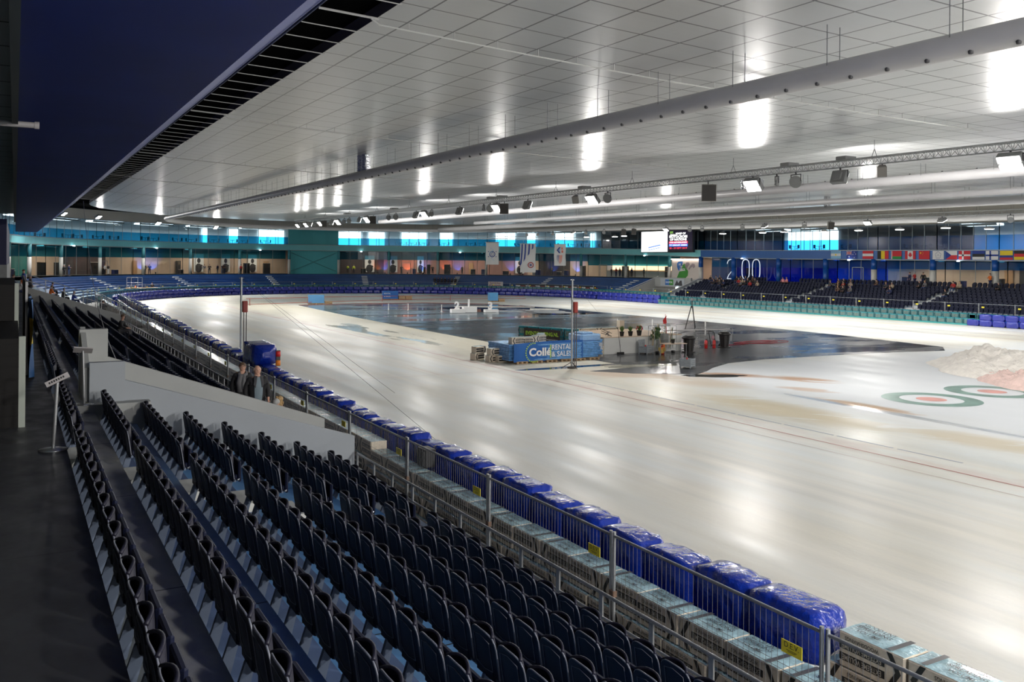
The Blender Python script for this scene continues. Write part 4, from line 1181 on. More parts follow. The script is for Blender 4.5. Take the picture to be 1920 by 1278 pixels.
# ================================================================== mesh fence panels
FL = 3.7
def fence_meshes(wires=True):
    fr = MB(); fr.tube((0, 0, 2.0), (FL-.08, 0, 2.0), .021, 8); fr.tube((0, 0, .12), (FL-.08, 0, .12), .018, 6)
    p1 = MB(); p1.tube((0, 0, 0), (0, 0, 2.06), .024, 8)
    w = MB(); n = 42
    for i in range(1, n):
        x = (FL-.08)*i/n; w.box((x-.0016, -.0016, .13), (x+.0016, .0016, 1.99))
    for z in (.5, .95, 1.40, 1.46): w.box((0, -.0022, z-.0022), (FL-.08, .0022, z+.0022))
    tg = MB(); tg.box((FL-.62, -.012, 1.60), (FL-.33, -.006, 1.74)); add_text(tg, 'D.E.V.', .085, (FL-.475, -.0125, 1.695), (1, 0, 0), (0, 0, 1), 1); tg.box((FL-.55, -.013, 1.643), (FL-.40, -.0125, 1.648), 1); tg.box((FL-.53, -.013, 1.628), (FL-.42, -.0125, 1.633), 1)
    cl_ = MB(); cl_.bbox((-.08, -.035, 1.15), (.03, .035, 1.24), .01); cl_.bbox((-.08, -.035, .4), (.03, .035, .48), .01)
    bs = MB(); bs.bbox((-.35, -.11, 0), (.22, .11, .12), .02)
    return fr.mesh('fence_frame', GALV), p1.mesh('post', GALV), w.mesh('wire_mesh', GALVD), tg.mesh('yellow_tag', [YEL, INK]), cl_.mesh('clamp', mat('clamp_rust', (.16, .10, .07), .6)), bs.mesh('foot_block', CONCD)
FM = fence_meshes()
def fence(p, rz, label, wires=True, grp='mesh fence panels along the ice'):
    r = empty('fence_panel', p, rz); tag(r, label, 'fence panel', grp)
    inst('frame', FM[0], r); p_ = inst('post', FM[1], r); inst('post', FM[1], r, (FL-.08, 0, 0))
    if wires: inst('wire_mesh', FM[2], r)
    inst('yellow_tag', FM[3], r); inst('clamp', FM[4], p_)
    if wires: inst('foot_block', FM[5], r)
    return r
XF = 7.30
k = 0; y = 6.26+FL*4-.02
# near set: local x runs towards the camera (-y)
ylist = [6.26+FL*i for i in range(-1, 5)]
for i, y0 in enumerate(ylist):
    fence((XF, y0+FL, 0), -PI/2, 'grey mesh fence panel before the bales, %s from near end' % nth(i+1)); k += 1
yy = ylist[-1]+FL; j = 0
HX = lambda y: XF + (0 if y < 25 else .9*((y-25)/85.)**1.2)
while yy < 112:
    j += 1
    x0, x1 = HX(yy), HX(yy+FL)
    ang = math.atan2(yy-(yy+FL), x0-x1)
    fence((x1, yy+FL, 0), ang, 'grey mesh fence panel before the bales, %s from near end' % nth(j+6), wires=yy < 75)
    yy += FL
t = 2.0; j = 0
while t < LARC+80:
    rho = 38.4; step = FL*RF/rho if t < LARC else FL
    p = T3(t, rho, 0); q = T3(t+step, rho, 0); ang = math.atan2(p[1]-q[1], p[0]-q[0])
    j += 1
    fence(q, ang, 'grey fence panel behind the far barrier, %s from the left end' % nth(j), wires=False, grp='far fence panels behind the bend and back straight barrier')
    t += step

# ================================================================== bales
BL, BW, BH = .87, .42, .415
def bale_mesh(var, lod):
    b = MB(); b.bbox((-BL/2+.006, -BW/2, 0), (BL/2-.006, BW/2, BH-.02), .022, 0)
    n0 = 6
    def topf(u, v):
        x = (-BL/2+.012)+(BL-.024)*u; y = (-BW/2+.008)+(BW-.016)*v
        return (x, y, BH-.018+.010*noise.noise(Vector((x*7+var*9, y*9, 2)))+.014*math.sin(PI*v)*math.sin(PI*min(1, u*1.0)))
    b.grid(topf, 10 if lod else 3, 6 if lod else 2, 1)
    s = 1 if var else -1
    F_ = -BW/2-.0025
    def quad(x0, z0, x1, z1, mi, y=F_): b.add([(x0, y, z0), (x1, y, z0), (x1, y, z1), (x0, y, z1)], [(0, 1, 2, 3)], mi)
    # bracket mark: folded black chevron near the outer end (s side)
    e = s*(BL/2-.16); w = .07*s
    b.add([(e-w, F_, .39), (e, F_, .39), (e+w*1.6, F_, .20), (e+w*.6, F_, .20)], [(0, 1, 2, 3)] if s > 0 else [(3, 2, 1, 0)], 2)
    b.add([(e+w*.6, F_, .20), (e+w*1.6, F_, .20), (e, F_, .02), (e-w, F_, .02)], [(0, 1, 2, 3)] if s > 0 else [(3, 2, 1, 0)], 2)
    b.add([(e-w, -BW/2+.01, BH+.004), (e, -BW/2+.01, BH+.004), (e, BW/2-.01, BH+.004), (e-w, BW/2-.01, BH+.004)], [(0, 1, 2, 3)] if s > 0 else [(3, 2, 1, 0)], 3)
    x0, x1 = (-BL/2+.02, e-w-.02) if s > 0 else (e-w+.02, BL/2-.02)
    quad(x0, .205, x1, .290, 2); quad(x0, .075, x1, .160, 2)
    return b, (x0, x1)
def bale_text(x0, x1):
    m = MB(); F_ = -BW/2-.004; cx = (x0+x1)/2; w = (x1-x0)
    R_ = dict(ux=(-1, 0, 0), uy=(0, 0, -1))
    add_text(m, 'WOODSHAVINGS', .062, (cx, F_, .338), mi=0, fit=w*.74, bold=.008, **R_)
    add_text(m, 'EXTREME VOLUME', .085, (cx, F_, .2475), mi=1, fit=w*.86, bold=.008, **R_)
    add_text(m, 'EXTREME VOLUME', .085, (cx, F_, .1175), mi=1, fit=w*.86, bold=.008, **R_)
    U = dict(ux=(1, 0, 0), uy=(0, 1, 0))
    add_text(m, 'GOOD LINT', .095, (cx, .115, BH+.012), mi=0, fit=w*.66, bold=.012, **U)
    add_text(m, 'SPREADING', .095, (cx, .01, BH+.014), mi=0, fit=w*.72, bold=.012, **U)
    add_text(m, 'VOLUME', .095, (cx, -.10, BH+.012), mi=0, fit=w*.50, bold=.012, **U)
    return m
BM = {}
STRAPG = mat('strap_band_grey', (.10, .10, .105), .3)
for lod in (0, 1):
    for var in (0, 1):
        b, (x0, x1) = bale_mesh(var, lod)
        BM[(lod, var)] = (b.mesh('bale', [TAN, PBLUE, INK, STRAPG]), bale_text(x0, x1).mesh('printed_lettering', [INK, INKW]))
nb_ = 0
def bale(x, y, z, var, lab, lod=1, rz=-PI/2, grp='wood-shaving bales stacked behind the railing', jit=.012):
    global nb_
    nb_ += 1
    o = inst('shavings_bale', BM[(lod, var)][0], None, (x+random.uniform(-jit, jit), y, z), rz+random.uniform(-.01, .01)); tag(o, lab, 'bale', grp)
    if lod: inst('printed_lettering', BM[(1, var)][1], o)
    return o
LAYN = ['bottom layer', 'middle layer', 'top layer']
y0b = 3.2
i = 0; y = y0b
while y < 66:
    xb = 7.76+(HX(y)-XF)
    if i % 20 == 17 and y > 18 and y < 22: pass
    top_z = .83 if y < 20.2 else 1.02
    bale(xb, y, top_z, i % 2, 'tan bale with blue-white top, top layer behind the railing, %s from near end' % nth(i+1), 1 if y < 30 else 0)
    i += 1; y += BL+.004
i = 0; y = y0b+.3
while y < 42:
    bale(7.72+(HX(y)-XF), y, .415 if y < 20.2 else .605, (i+1) % 2, 'tan bale in the middle layer behind the railing, %s from near end' % nth(i+1), 1 if y < 20 else 0); i += 1; y += BL+.004
i = 0; y = y0b
while y < 30:
    bale(7.69+(HX(y)-XF), y, 0 if y < 20.2 else .19, i % 2, 'tan bale in the bottom layer behind the railing, %s from near end' % nth(i+1), 0); i += 1; y += BL+.004
mb = MB()
y = 66.2
while y < 110:
    xx = 7.76+(HX(y)-XF); mb.bbox((xx-.21, y-.43, 0), (xx+.21, y+.43, 1.24), .03, 0); mb.bbox((xx-.2, y-.42, 1.24), (xx+.2, y+.42, 1.25), .01, 1); y += .875
mb.box((7.5, 30.2, .18), (7.95, 66, .60), 0); mb.box((7.5, 42.2, .60), (8.0, 66, 1.02), 0)
o = mb.build('shavings_bales', [TAN, PBLUE]); tag(o, 'line of tan bales running on along the far part of the home straight', 'bales', kind='stuff')
# bales at ice side, near end without tarpaulin
for layer in range(4):
    for i in range(5):
        y = 6.72-i*(BL+.01)-(.0 if layer % 2 == 0 else .2)
        bale(8.50, y, layer*.405, (i+layer) % 2, 'bare tan bale beside the ice, %s layer up, %s from the blue wrapping' % (nth(layer+1), nth(i+1)), 1, grp='bare bales at the near end of the ice barrier')
mb = MB(); mb.box((7.5, 20.3, 0), (7.95, 66, .18)); o = mb.build('pallet_row', WOOD); tag(o, 'wooden pallets under the bales beyond the parapets', 'pallet')
mb = MB(); mb.bbox((-.14, -.22, 0), (.14, .22, .40), .03)
for i in range(5): mb.box((-.16, -.19+i*.085, .04), (-.14, -.15+i*.085, .36))
o = mb.build('plastic_crate', BLACK, loc=(8.02, 18.0, 1.25)); tag(o, 'black plastic crate stuck between fence and blue wrapping', 'crate')

# ================================================================== blue tarpaulin-wrapped cushions
def cushion_mesh(seed, L=1.20, w=.56, h=.66, amp=.085, mt=TARP, round_=.16):
    mb = MB()
    nu, nv = 12, 20
    def prof(v):
        a = 2*PI*v-PI*.75
        ca, sa = math.cos(a), math.sin(a)
        e = .34
        return (w/2*math.copysign(abs(ca)**e, ca), h/2+h/2*math.copysign(abs(sa)**e, sa))
    def fn(u, v):
        y, z = prof(v); x = (u-.5)*L
        k = max(.30, (1-abs(2*u-1)**7)**.30) if abs(2*u-1) < 1 else .30
        n = noise.noise(Vector((x*3.2+seed*5, math.cos(2*PI*v)*1.6, math.sin(2*PI*v)*1.6+seed)))
        n2 = noise.noise(Vector((x*8+seed, math.cos(2*PI*v)*4, math.sin(2*PI*v)*4)))
        r = 1+amp*(n*1.6+n2*.7)
        zz = h/2+(z-h/2)*k*r
        return (x+.02*n2, y*k*r, max(0.0, zz))
    mb.grid(fn, nu, nv)
    for u in (0, 1):
        ring_ = [fn(u, j/nv) for j in range(nv)]
        mb.add(ring_, [tuple(range(nv)) if u == 0 else tuple(reversed(range(nv)))])
    return mb.mesh('tarp_cushion', mt)
CM = [cushion_mesh(s) for s in range(6)]
CML = [cushion_mesh(s+10, 1.1, .46, .60, .07) for s in range(5)]
CME = cushion_mesh(30, 1.25, .62, .66, .02)
CB = [cushion_mesh(s+20, 1.28, .55, .62, .05, TARP2) for s in range(4)]
HXC = lambda y: 8.50+(0 if y < 20 else 2.6*((y-20)/95.)**1.25)
L = 1.1; i = 0; y = 7.78
while y < 116:
    ang = -PI/2 - math.atan2(HXC(y+1)-HXC(y), 1)
    hz = .98
    o = inst('tarp_cushion', CME if i == 0 else CM[random.randrange(6)], None, (HXC(y)+random.uniform(-.04, .04), y, hz+random.uniform(-.05, .05)), ang+random.uniform(-.05, .05))
    tag(o, 'shiny blue wrapped cushion, upper row beside the ice, %s from near end' % nth(i+1), 'cushion', 'blue wrapped cushions, upper row on the home straight')
    o = inst('tarp_cushion', CML[random.randrange(5)], None, (HXC(y)-.24+random.uniform(-.05, .03), y+.3, .42+random.uniform(-.03, .03)), ang)
    tag(o, 'blue wrapped cushion, lower row beside the ice, %s from near end' % nth(i+1), 'cushion', 'blue wrapped cushions, lower row on the home straight')
    i += 1; y += L
mb = MB(); y = 7.3
while y < 116:
    mb.box((HXC(y)-.20, y, 0), (HXC(y)+.22, y+1.1, .46)); y += 1.1
o = mb.build('crash_pad', TARP); tag(o, 'continuous low blue crash pad under the wrapped cushions', 'crash pad')
i = 0; t = 1.0
LM = MB()
while t < LARC+16.5:
    th = heading(min(t, LARC) if t < LARC else t)
    rz = th+PI/2 if False else th-PI/2
    hz = .60
    o = inst('tarp_cushion', CB[i % 4], None, T3(t, 35.3, hz), rz); tag(o, 'violet-blue wrapped cushion round the far bend, %s from the left' % nth(i+1), 'cushion', 'blue wrapped cushions round the far bend')
    i += 1; t += 1.30*RF/35.3 if t < LARC else 1.30
t = .5
BB = MB(); me_ = CB[0]
vs_ = [v.co.copy() for v in me_.vertices]; fs_ = [tuple(p.vertices) for p in me_.polygons]
while t < LARC+16.5:
    th = heading(t)-PI/2; M = Matrix.Translation(T3(t, 35.3, 0)) @ Matrix.Rotation(th, 4, 'Z')
    BB.add([M @ v for v in vs_], fs_, 0, True); t += 1.30*RF/35.3 if t < LARC else 1.3
o = BB.build('tarp_cushions', TARP2); tag(o, 'lower tier of blue wrapped cushions round the far bend', 'cushions', kind='stuff')
# blue cushions at the right end of the back straight
for i in range(8):
    o = inst('tarp_cushion', CB[i % 4], None, (81.3, 51.2-1.3*i, .0 if i > 8 else .55), PI/2); tag(o, 'blue wrapped cushion at the right edge, upper row, %s from the left' % nth(i+1), 'cushion', 'blue cushions at the right end of the back straight')
    o = inst('tarp_cushion', CB[(i+1) % 4], None, (81.2, 52.4-1.3*i, .0), PI/2); tag(o, 'blue wrapped cushion at the right edge, lower row, %s from the left' % nth(i+1), 'cushion', 'blue cushions at the right end of the back straight')
# raised bundle with beacon
bm = cushion_mesh(51, 2.3, .95, .85, .10)
o = inst('tarp_bundle', bm, None, (HXC(36.4)+.0, 36.6, 1.58), -PI/2); tag(o, 'big raised blue-wrapped bundle on top of the barrier behind the standing people', 'bundle')
root = empty('beacon_light', (8.72, 38.7, 1.5)); tag(root, 'amber beacon lamp on a short post beside the raised bundle', 'beacon')
m = MB(); m.tube((0, 0, 0), (0, 0, .35), .02, 6); m.box((-.2, -.03, .30), (.2, .03, .34)); m.build('stand', GALV, root)
m = MB(); m.lathe((0, 0, .36), [(.09, 0), (.09, .18), (.05, .24), (.001, .25)], 12); m.build('lens', mat('amber_lens', (.8, .30, .02), .3, emit=(1, .35, .02), es=.35), root)
root = empty('signal_lamp', (9.15, 35.1, 1.6)); tag(root, 'red and orange signal lamp at the end of the raised bundle', 'signal lamp')
m = MB(); m.box((-.08, -.06, .0), (.08, .06, .62)); m.build('housing', BLACK, root)
m = MB(); m.lathe((0, -.02, .38), [(.10, 0), (.10, .2), (.001, .22)], 10); m.build('red_lens', RED, root)
m = MB(); m.lathe((0, -.02, .02), [(.10, 0), (.10, .2), (.001, .22)], 10); m.build('orange_lens', mat('orange_lens', (.75, .22, .02), .4), root)

# ================================================================== teal-wrapped bales across the back straight and behind the bend
def tbale_mesh(s):
    b = MB(); b.bbox((-.44, -.22, 0), (.44, .22, .56), .04, 0)
    b.add([(-.30, -.224, .08), (.30, -.224, .08), (.30, -.224, .42), (-.30, -.224, .42)], [(0, 1, 2, 3)], 1)
    for e in (-1, 1):
        b.add([(e*.34-.03, -.226, .50), (e*.34+.03, -.226, .50), (e*.41+.03, -.226, .28), (e*.41-.03, -.226, .28)], [(0, 1, 2, 3)], 2)
        b.add([(e*.41-.03, -.226, .28), (e*.41+.03, -.226, .28), (e*.34+.03, -.226, .06), (e*.34-.03, -.226, .06)], [(0, 1, 2, 3)], 2)
    if s: b.box((-.50, -.15, .0), (-.44, .1, .5), 3)
    return b.mesh('teal_bale', [TEALW, mat('teal_label', (.10, .16, .15), .5, nz=(9, .4)), INK, mat('teal_pale_gap', (.30, .55, .55), .5)])
TBM = [tbale_mesh(0), tbale_mesh(1)]
t = LARC+16.6; i = 0
while t < LARC+64.5:
    for row, (rho, z) in enumerate(((35.3, .12), (36.9, .55))):
        o = inst('wrapped_bale', TBM[1 if random.random() < .25 else 0], None, T3(t+row*.4, rho, z), PI/2 if False else heading(t)-PI/2); tag(o, 'teal-wrapped bale on the back straight, %s tier, %s from the blue cushions' % (('front', 'rear')[row], nth(i+1)), 'bale', 'teal-wrapped bales along the back straight, %s tier' % ('front', 'rear')[row])
    i += 1; t += .93
mb = MB()
sweep(mb, [(35.1, 0), (35.1, .13), (35.6, .13)], LARC+16.6, LARC+64, 3.); sweep(mb, [(36.7, 0), (36.7, .56), (37.2, .56)], LARC+16.6, LARC+80, 3.)
o = mb.build('crash_pad', mat('pad_teal', (.05, .32, .32), .4)); tag(o, 'low teal crash pad under the bales of the back straight', 'crash pad')
TB = MB(); vs_ = [v.co.copy() for v in TBM[0].vertices]; fs_ = [tuple(p.vertices) for p in TBM[0].polygons]; mi_ = [p.material_index for p in TBM[0].polygons]
t = -3
while t < LARC+16.6:
    th = heading(t)-PI/2; M = Matrix.Translation(T3(t, 37.3, .95)) @ Matrix.Rotation(th, 4, 'Z')
    k0 = len(TB.v); TB.v += [tuple(M @ v) for v in vs_]; TB.f += [tuple(a+k0 for a in f) for f in fs_]; TB.m += mi_; TB.sm += [False]*len(fs_)
    t += .92*RF/37.3 if 0 < t < LARC else .92
sweep(TB, [(37.1, 0), (37.1, .96), (37.5, .96)], -3, LARC+16.6, 3.)
o = TB.build('wrapped_bales', [TEALW, MATS['teal_label'], INK, MATS['teal_pale_gap']]); tag(o, 'row of green-teal wrapped bales behind the blue cushions of the bend', 'bales', kind='stuff')
t = LARC+63.5; 
for i in range(18):
    o = inst('wrapped_bale', TBM[0], None, T3(t+i*.93, 36.9, .55), PI-PI/2+PI/2-PI/2); o.rotation_euler = (0, 0, heading(t)-PI/2); tag(o, 'teal-wrapped bale behind the right-edge blue cushions, %s from the left' % nth(i+1), 'bale', 'teal-wrapped bales at the right end')
# ================================================================== masts on the ice
def mast(x, y, label, top=4.85):
    root = empty('measuring_mast', (x, y, 0)); tag(root, label, 'mast', )
    m = MB(); m.tube((0, 0, .05), (0, 0, top), .055, 10); m.build('pole', GALV, root)
    m = MB(); m.tube((-.12, 0, top), (.12, 0, top), .03, 6); m.tube((.0, 0, top-.05), (0, 0, top+.06), .04, 6); m.build('crosspiece', GALVD, root)
    for s_ in (.13, .26):
        m = MB(); m.tube((s_, -.05, .1), (s_, -.05, 3.1), .028, 8); m.build('rod', mat('rod_dark', (.10, .09, .09), .5), root)
    m = MB(); m.bbox((.06, -.13, 3.05), (.32, .05, 3.65), .04); m.build('red_head', mat('mast_red', (.30, .04, .03), .5), root)
    m = MB(); m.lathe((0, 0, 0), [(.25, 0), (.25, .06), (.06, .12)], 14)
    for a in range(3): m.tube((0, 0, .35), (.55*math.cos(a*2.1+.5), .55*math.sin(a*2.1+.5), .02), .02, 6)
    m.build('tripod_foot', mat('mast_foot', (.05, .045, .04), .6), root)
    return root
mast(10.4, 47.4, 'tall thin metal mast with red head standing by the home barrier')
mast(26.7, 40.5, 'tall thin metal mast with red head in front of the blue banner')
CAB_ = mat('cable_grey', (.10, .10, .10), .5)
def cable(pts, label, r=.012, m=None):
    mb = MB(); mb.path(pts, r, 4); o = mb.build('cable', m or CAB_); tag(o, label, 'cable'); return o
def sag(p, q, s, n=14):
    p = Vector(p); q = Vector(q); return [tuple(p+(q-p)*(i/n)-Vector((0, 0, s*4*(i/n)*(1-i/n)))) for i in range(n+1)]
cable(sag((3.7, 61, 9.4), (2.0, 20.1, 3.4), 1.6), 'long slack cable from the ceiling down to the home parapet', .014, mat('cable_pale', (.30, .30, .31), .5))
cable([(10.4, 47.4, 4.8), (11.5, 24., .05)], 'thin guy wire from the left mast to the ice, nearer one', .006)
cable([(10.4, 47.4, 4.8), (14.5, 36., .05)], 'thin guy wire from the left mast to the ice, right one', .006)
cable([(26.7, 40.5, 4.8), (45, 62., .05)], 'thin guy wire from the right mast towards the back ice', .006)

# ================================================================== rental banner island
WRAPB = mat('pallet_wrap_blue', (.14, .34, .66), .22, nz=(6, .25), bump=(10, .7, .03), coat=.5)
BANB = mat('banner_blue', (.015, .12, .42), .55, nz=(1, .05))
TXW = mat('banner_white', (.78, .80, .82), .6); TXY = mat('banner_lime', (.42, .62, .06), .6)
root = empty('banner_stack', (24.7, 43.4, 0), 0); tag(root, 'stack of pallets wrapped in blue film behind a blue rental banner', 'banner')
P4 = [(0, 0), (4.8, .2), (7.0, 2.4), (6.6, 3.2), (4.6, 1.6), (1.2, 3.0)]
m = MB()
for i, (a, b, c_, d_) in enumerate(((.15, .10, 4.7, 1.35), (4.75, .25, 6.0, 1.7), (5.7, 1.2, 7.0, 2.5), (-.1, .4, 1.6, 3.0))):
    for j in range(9):
        m.bbox((a+.03*(j % 2), b+.03*(j % 2), .15+.105*j), (c_-.03*(j % 2), d_, .15+.105*j+.10), .03)
m.build('wrapped_stack', WRAPB, root)
m = MB(); m.bbox((4.9, .5, 1.08), (6.4, 2.0, 1.5), .12); m.bbox((5.0, .6, 1.5), (5.9, 1.6, 1.62), .1); m.build('film_bulge', mat('film_pale', (.30, .50, .78), .2, bump=(8, .8, .05), coat=.5), root)
m = MB()
def bf(u, v):
    x = 4.85*u; y = .05+.2*u-.03*math.sin(v*PI)-.03*math.sin(u*22)*(.3+v*.2)*.3
    return (x, y, .10+(1.10+.06*math.sin(u*3.0)-.05*(1-u))*v)
m.grid(lambda a, b: bf(a, b), 30, 6)
bo = m.build('banner_cloth', BANB, root)
m = MB()
add_text(m, 'Collé', .62, (1.75, -.02+.04, .62), (1, .04, 0), (0, 0, 1), 0, fit=1.55, bold=.035)
add_text(m, 'RENTAL', .42, (3.25, .06, .86), (1, .04, 0), (0, 0, 1), 0, fit=1.42, bold=.008)
add_text(m, '& SALES', .42, (3.25, .06, .46), (1, .04, 0), (0, 0, 1), 0, fit=1.42, bold=.008)
[m.box((2.42, .03, .28+.085*q_), (2.50, .034, .345+.085*q_), 1) for q_ in range(9)]
n = 16
for i in range(n):
    a = PI*.5+PI*1.15*i/(n-1)-.1; r0, r1 = .50, .58; c0 = Vector((1.32, 0.0, .62))
    p = c0+Vector((r0*math.cos(a), 0, r0*math.sin(a))); q = c0+Vector((r1*math.cos(a), 0, r1*math.sin(a))); w = Vector((-math.sin(a), 0, math.cos(a)))*.04
    m.add([p-w, p+w, q+w*.7, q-w*.7], [(0, 1, 2, 3)], 1)
m.build('banner_print', [TXW, TXY], root)
m = MB()
for i in range(6):
    m.box((.2+i*1.0, .05, .0), (.95+i*1.0, .12, .03)); m.box((.2+i*1.0, .05, .10), (.95+i*1.0, 1.2, .14))
    for q in range(3): m.box((.22+i*1.0+q*.3, .04, .0), (.34+i*1.0+q*.3, 1.2, .10))
m.build('pallet', WOOD, root)
# bales lying on it
for i, (x, y, z, a, var) in enumerate(((25.3, 44.2, 1.08, .05, 0), (26.15, 44.3, 1.06, .06, 1), (27.0, 44.5, 1.12, .25, 0), (27.55, 45.2, 1.15, .9, 1))):
    b = inst('shavings_bale', BM[(1, var)][0], None, (x, y, z), a); inst('printed_lettering', BM[(1, var)][1], b)
    tag(b, 'wood-shaving bale lying on the banner stack, %s from the left' % nth(i+1), 'bale', 'bales on top of the banner stack')
for i, (x, y, z, a) in enumerate(((24.2, 46.6, 0, .4), (24.3, 46.6, .40, .3), (24.5, 45.2, 0, .2), (25.0, 44.9, 0, .1), (24.6, 45.2, .40, .2))):
    b = inst('shavings_bale', BM[(1, i % 2)][0], None, (x-.2, y, z), a); tag(b, 'wood-shaving bale on the ice left of the banner stack, %s of the group' % nth(i+1), 'bale', 'loose bales left of the banner stack')
# teal bale wall with event banner: runs along the far-left side
A_, B_ = Vector((29.6, 51.3, 0)), Vector((31.4, 46.6, 0)); dW = (B_-A_).normalized(); angW = math.atan2(dW.y, dW.x); nW = Vector((dW.y, -dW.x, 0))
kk = 0
for row in range(3):
    for i in range(5):
        p = A_+dW*(.5+i*.95)
        o = inst('wrapped_bale', TBM[0], None, (p.x, p.y, row*.50), angW); kk += 1
        tag(o, 'teal-wrapped bale in the short wall behind the blue banner, %s course, %s from the left' % (nth(row+1), nth(i+1)), 'bale', 'teal bales of the wall behind the blue banner')
m = MB(); q0 = A_+dW*.55-Vector((0, 0, 0))
off = Vector((dW.y, -dW.x, 0))*.27
a = A_+dW*.6+off; b = A_+dW*3.6+off
m.add([(a.x, a.y, .55), (b.x, b.y, .50), (b.x, b.y, 1.42), (a.x, a.y, 1.47)], [(0, 1, 2, 3)])
mid = (a+b)/2; off2 = off*.05
add_text(m, 'EVENTCAMPING.NL', .34, (mid.x+off2.x, mid.y+off2.y, 1.12), dW, (0, 0, 1), 1, fit=2.7, bold=.02)
add_text(m, 'Dé evenementencamping', .17, (mid.x+off2.x, mid.y+off2.y, .78), dW, (0, 0, 1), 2, fit=2.6, bold=.0)
m.xf(Matrix.Translation((-A_.x, -A_.y, 0)))
o = m.build('event_banner', [mat('banner_black', (.03, .022, .022), .5), mat('banner_green', (.36, .62, .04), .5), TXW], loc=(A_.x, A_.y, 0)); tag(o, 'black banner with green lettering hung on the teal bale wall', 'banner')
for i in range(2):
    m = MB(); m.bbox((-.2, -.25, 0), (.2, .25, .9-.35*i), .04); o = m.build('bale_end', TAN, loc=(31.75+.55*i, 46.2-.35*i, .5 if i == 0 else 0)); tag(o, 'tan bale stood on end beside the white boarding, %s one' % ('upper' if i == 0 else 'lower'), 'bale')
# white boarded platform
root = empty('stage_platform', (32.5, 45.6, 0)); tag(root, 'low stage platform boarded white in front', 'platform')
m = MB(); m.box((0, 0, 0), (6.3, .04, 1.04))
m.build('front_boarding', mat('boarding_white', (.70, .70, .67), .5, nz=(.8, .05)), root)
m = MB()
for i in range(1, 5): m.box((i*1.26-.01, -.004, .02), (i*1.26+.01, 0, 1.02))
m.build('board_joint', mat('board_joint_grey', (.35, .35, .34), .6), root)
m = MB(); m.box((-.05, .0, 1.04), (6.35, 5.4, 1.09)); m.build('deck', mat('deck_plywood', (.56, .43, .31), .6, nz=(2, .15)), root)
m = MB(); m.box((0, .05, 0), (.05, 5.3, 1.04)); m.box((6.25, .05, 0), (6.3, 5.3, 1.04)); m.box((0, 5.25, 0), (6.3, 5.3, 1.04)); m.build('side_boarding', MATS['boarding_white'], root)
for i in range(8):
    b = inst('shavings_bale', BM[(0, i % 2)][0], None, (31.2+.88*i, 51.3+.02*i, .80 if i > 0 else .78), 0); tag(b, 'wood-shaving bale along the rear edge of the stage, %s from the left' % nth(i+1), 'bale', 'bales along the rear edge of the stage')
    b.location.z = .81
m = MB(); m.box((30.6, 51.05, 0), (37.8, 51.5, .81)); o = m.build('shavings_bales', TAN); tag(o, 'tan base course of bales behind the stage', 'bales', kind='stuff')
b = inst('shavings_bale', BM[(0, 0)][0], None, (37.9, 51.2, 1.22), 0); b.rotation_euler = (0, PI/2, PI/2); b.location = (38.1, 51.25, 1.25); tag(b, 'wood-shaving bale stood upright at the rear corner of the stage', 'bale')
m = MB(); m.box((37.8, 51.0, 0), (38.3, 51.5, .81)); o = m.build('shavings_bale', TAN); tag(o, 'tan block under the upright bale at the stage corner', 'bale')
# potted plants on the platform edge
LEAF = mat('leaf_green', (.10, .17, .04), .6, nz=(9, .4)); POT = mat('pot_black', (.02, .02, .022), .5); FLW = mat('flower_red', (.45, .03, .05), .6)
def plant(x, y, z, h, label, red=False, s=1.):
    root = empty('potted_plant', (x, y, z)); tag(root, label, 'plant')
    m = MB(); m.lathe((0, 0, 0), [(.11*s, 0), (.16*s, .28*s), (.17*s, .30*s), (.14*s, .28*s)], 14); m.build('pot', POT, root)
    m = MB()
    for i in range(60):
        a = random.random()*2*PI; r = .03+.20*s*random.random(); hh = h*(.5+.6*random.random())
        p = Vector((.05*math.cos(a), .05*math.sin(a), .26*s)); q = Vector((r*math.cos(a), r*math.sin(a), .26*s+hh)); w = Vector((-math.sin(a), math.cos(a), 0))*.022
        md = (p+q)/2+Vector((0, 0, .05)); m.add([p, md-w, q, md+w], [(0, 1, 2, 3)])
    m.build('foliage', LEAF, root)
    if red:
        m = MB()
        for i in range(9): m.ell((random.uniform(-.18, .2)*s, random.uniform(-.15, .1)*s, .34*s+random.random()*h*.6), (.05, .05, .05), 6, 4)
        m.build('flowers', FLW, root)
plant(34.1, 45.9, 1.09, .42, 'potted green plant on the stage edge, leftmost')
plant(34.75, 45.85, 1.09, .38, 'potted green plant on the stage edge, second from the left', s=1.05)
plant(35.5, 45.9, 1.09, .40, 'potted plant with red flowers on the stage edge', True, 1.15)
plant(36.9, 45.8, 1.09, .34, 'small potted grass alone on the right part of the stage edge')
# tool heap on the stage left
m = MB()
for i in range(7):
    a = random.uniform(-.9, .9); m.tube((random.uniform(-.3, .3), 0, .02+.03*i), (random.uniform(-.4, .5), .5, .1+.05*i), .02, 5)
o = m.build('tool_pile', BLACK, loc=(33.1, 45.9, 1.10)); tag(o, 'small pile of dark tools on the left end of the stage', 'tools')
def tool(x, y, L, lean, head, label, nm, hm, z=0., wood=None):
    root = empty(nm, (x, y, z)); tag(root, label, 'tool')
    m = MB(); m.tube((0, 0, .1), (lean, .25, L), .016, 6); m.build('handle', wood or WOOD, root)
    m = MB(); m.bbox((-.22*head, -.04, 0), (.22*head, .05, .16), .01); m.build('blade', hm, root)
tool(33.5, 45.2, 1.75, -.05, 1.2, 'black snow shovel leaning on the white boarding', 'snow_shovel', BLACK, wood=BLACK)
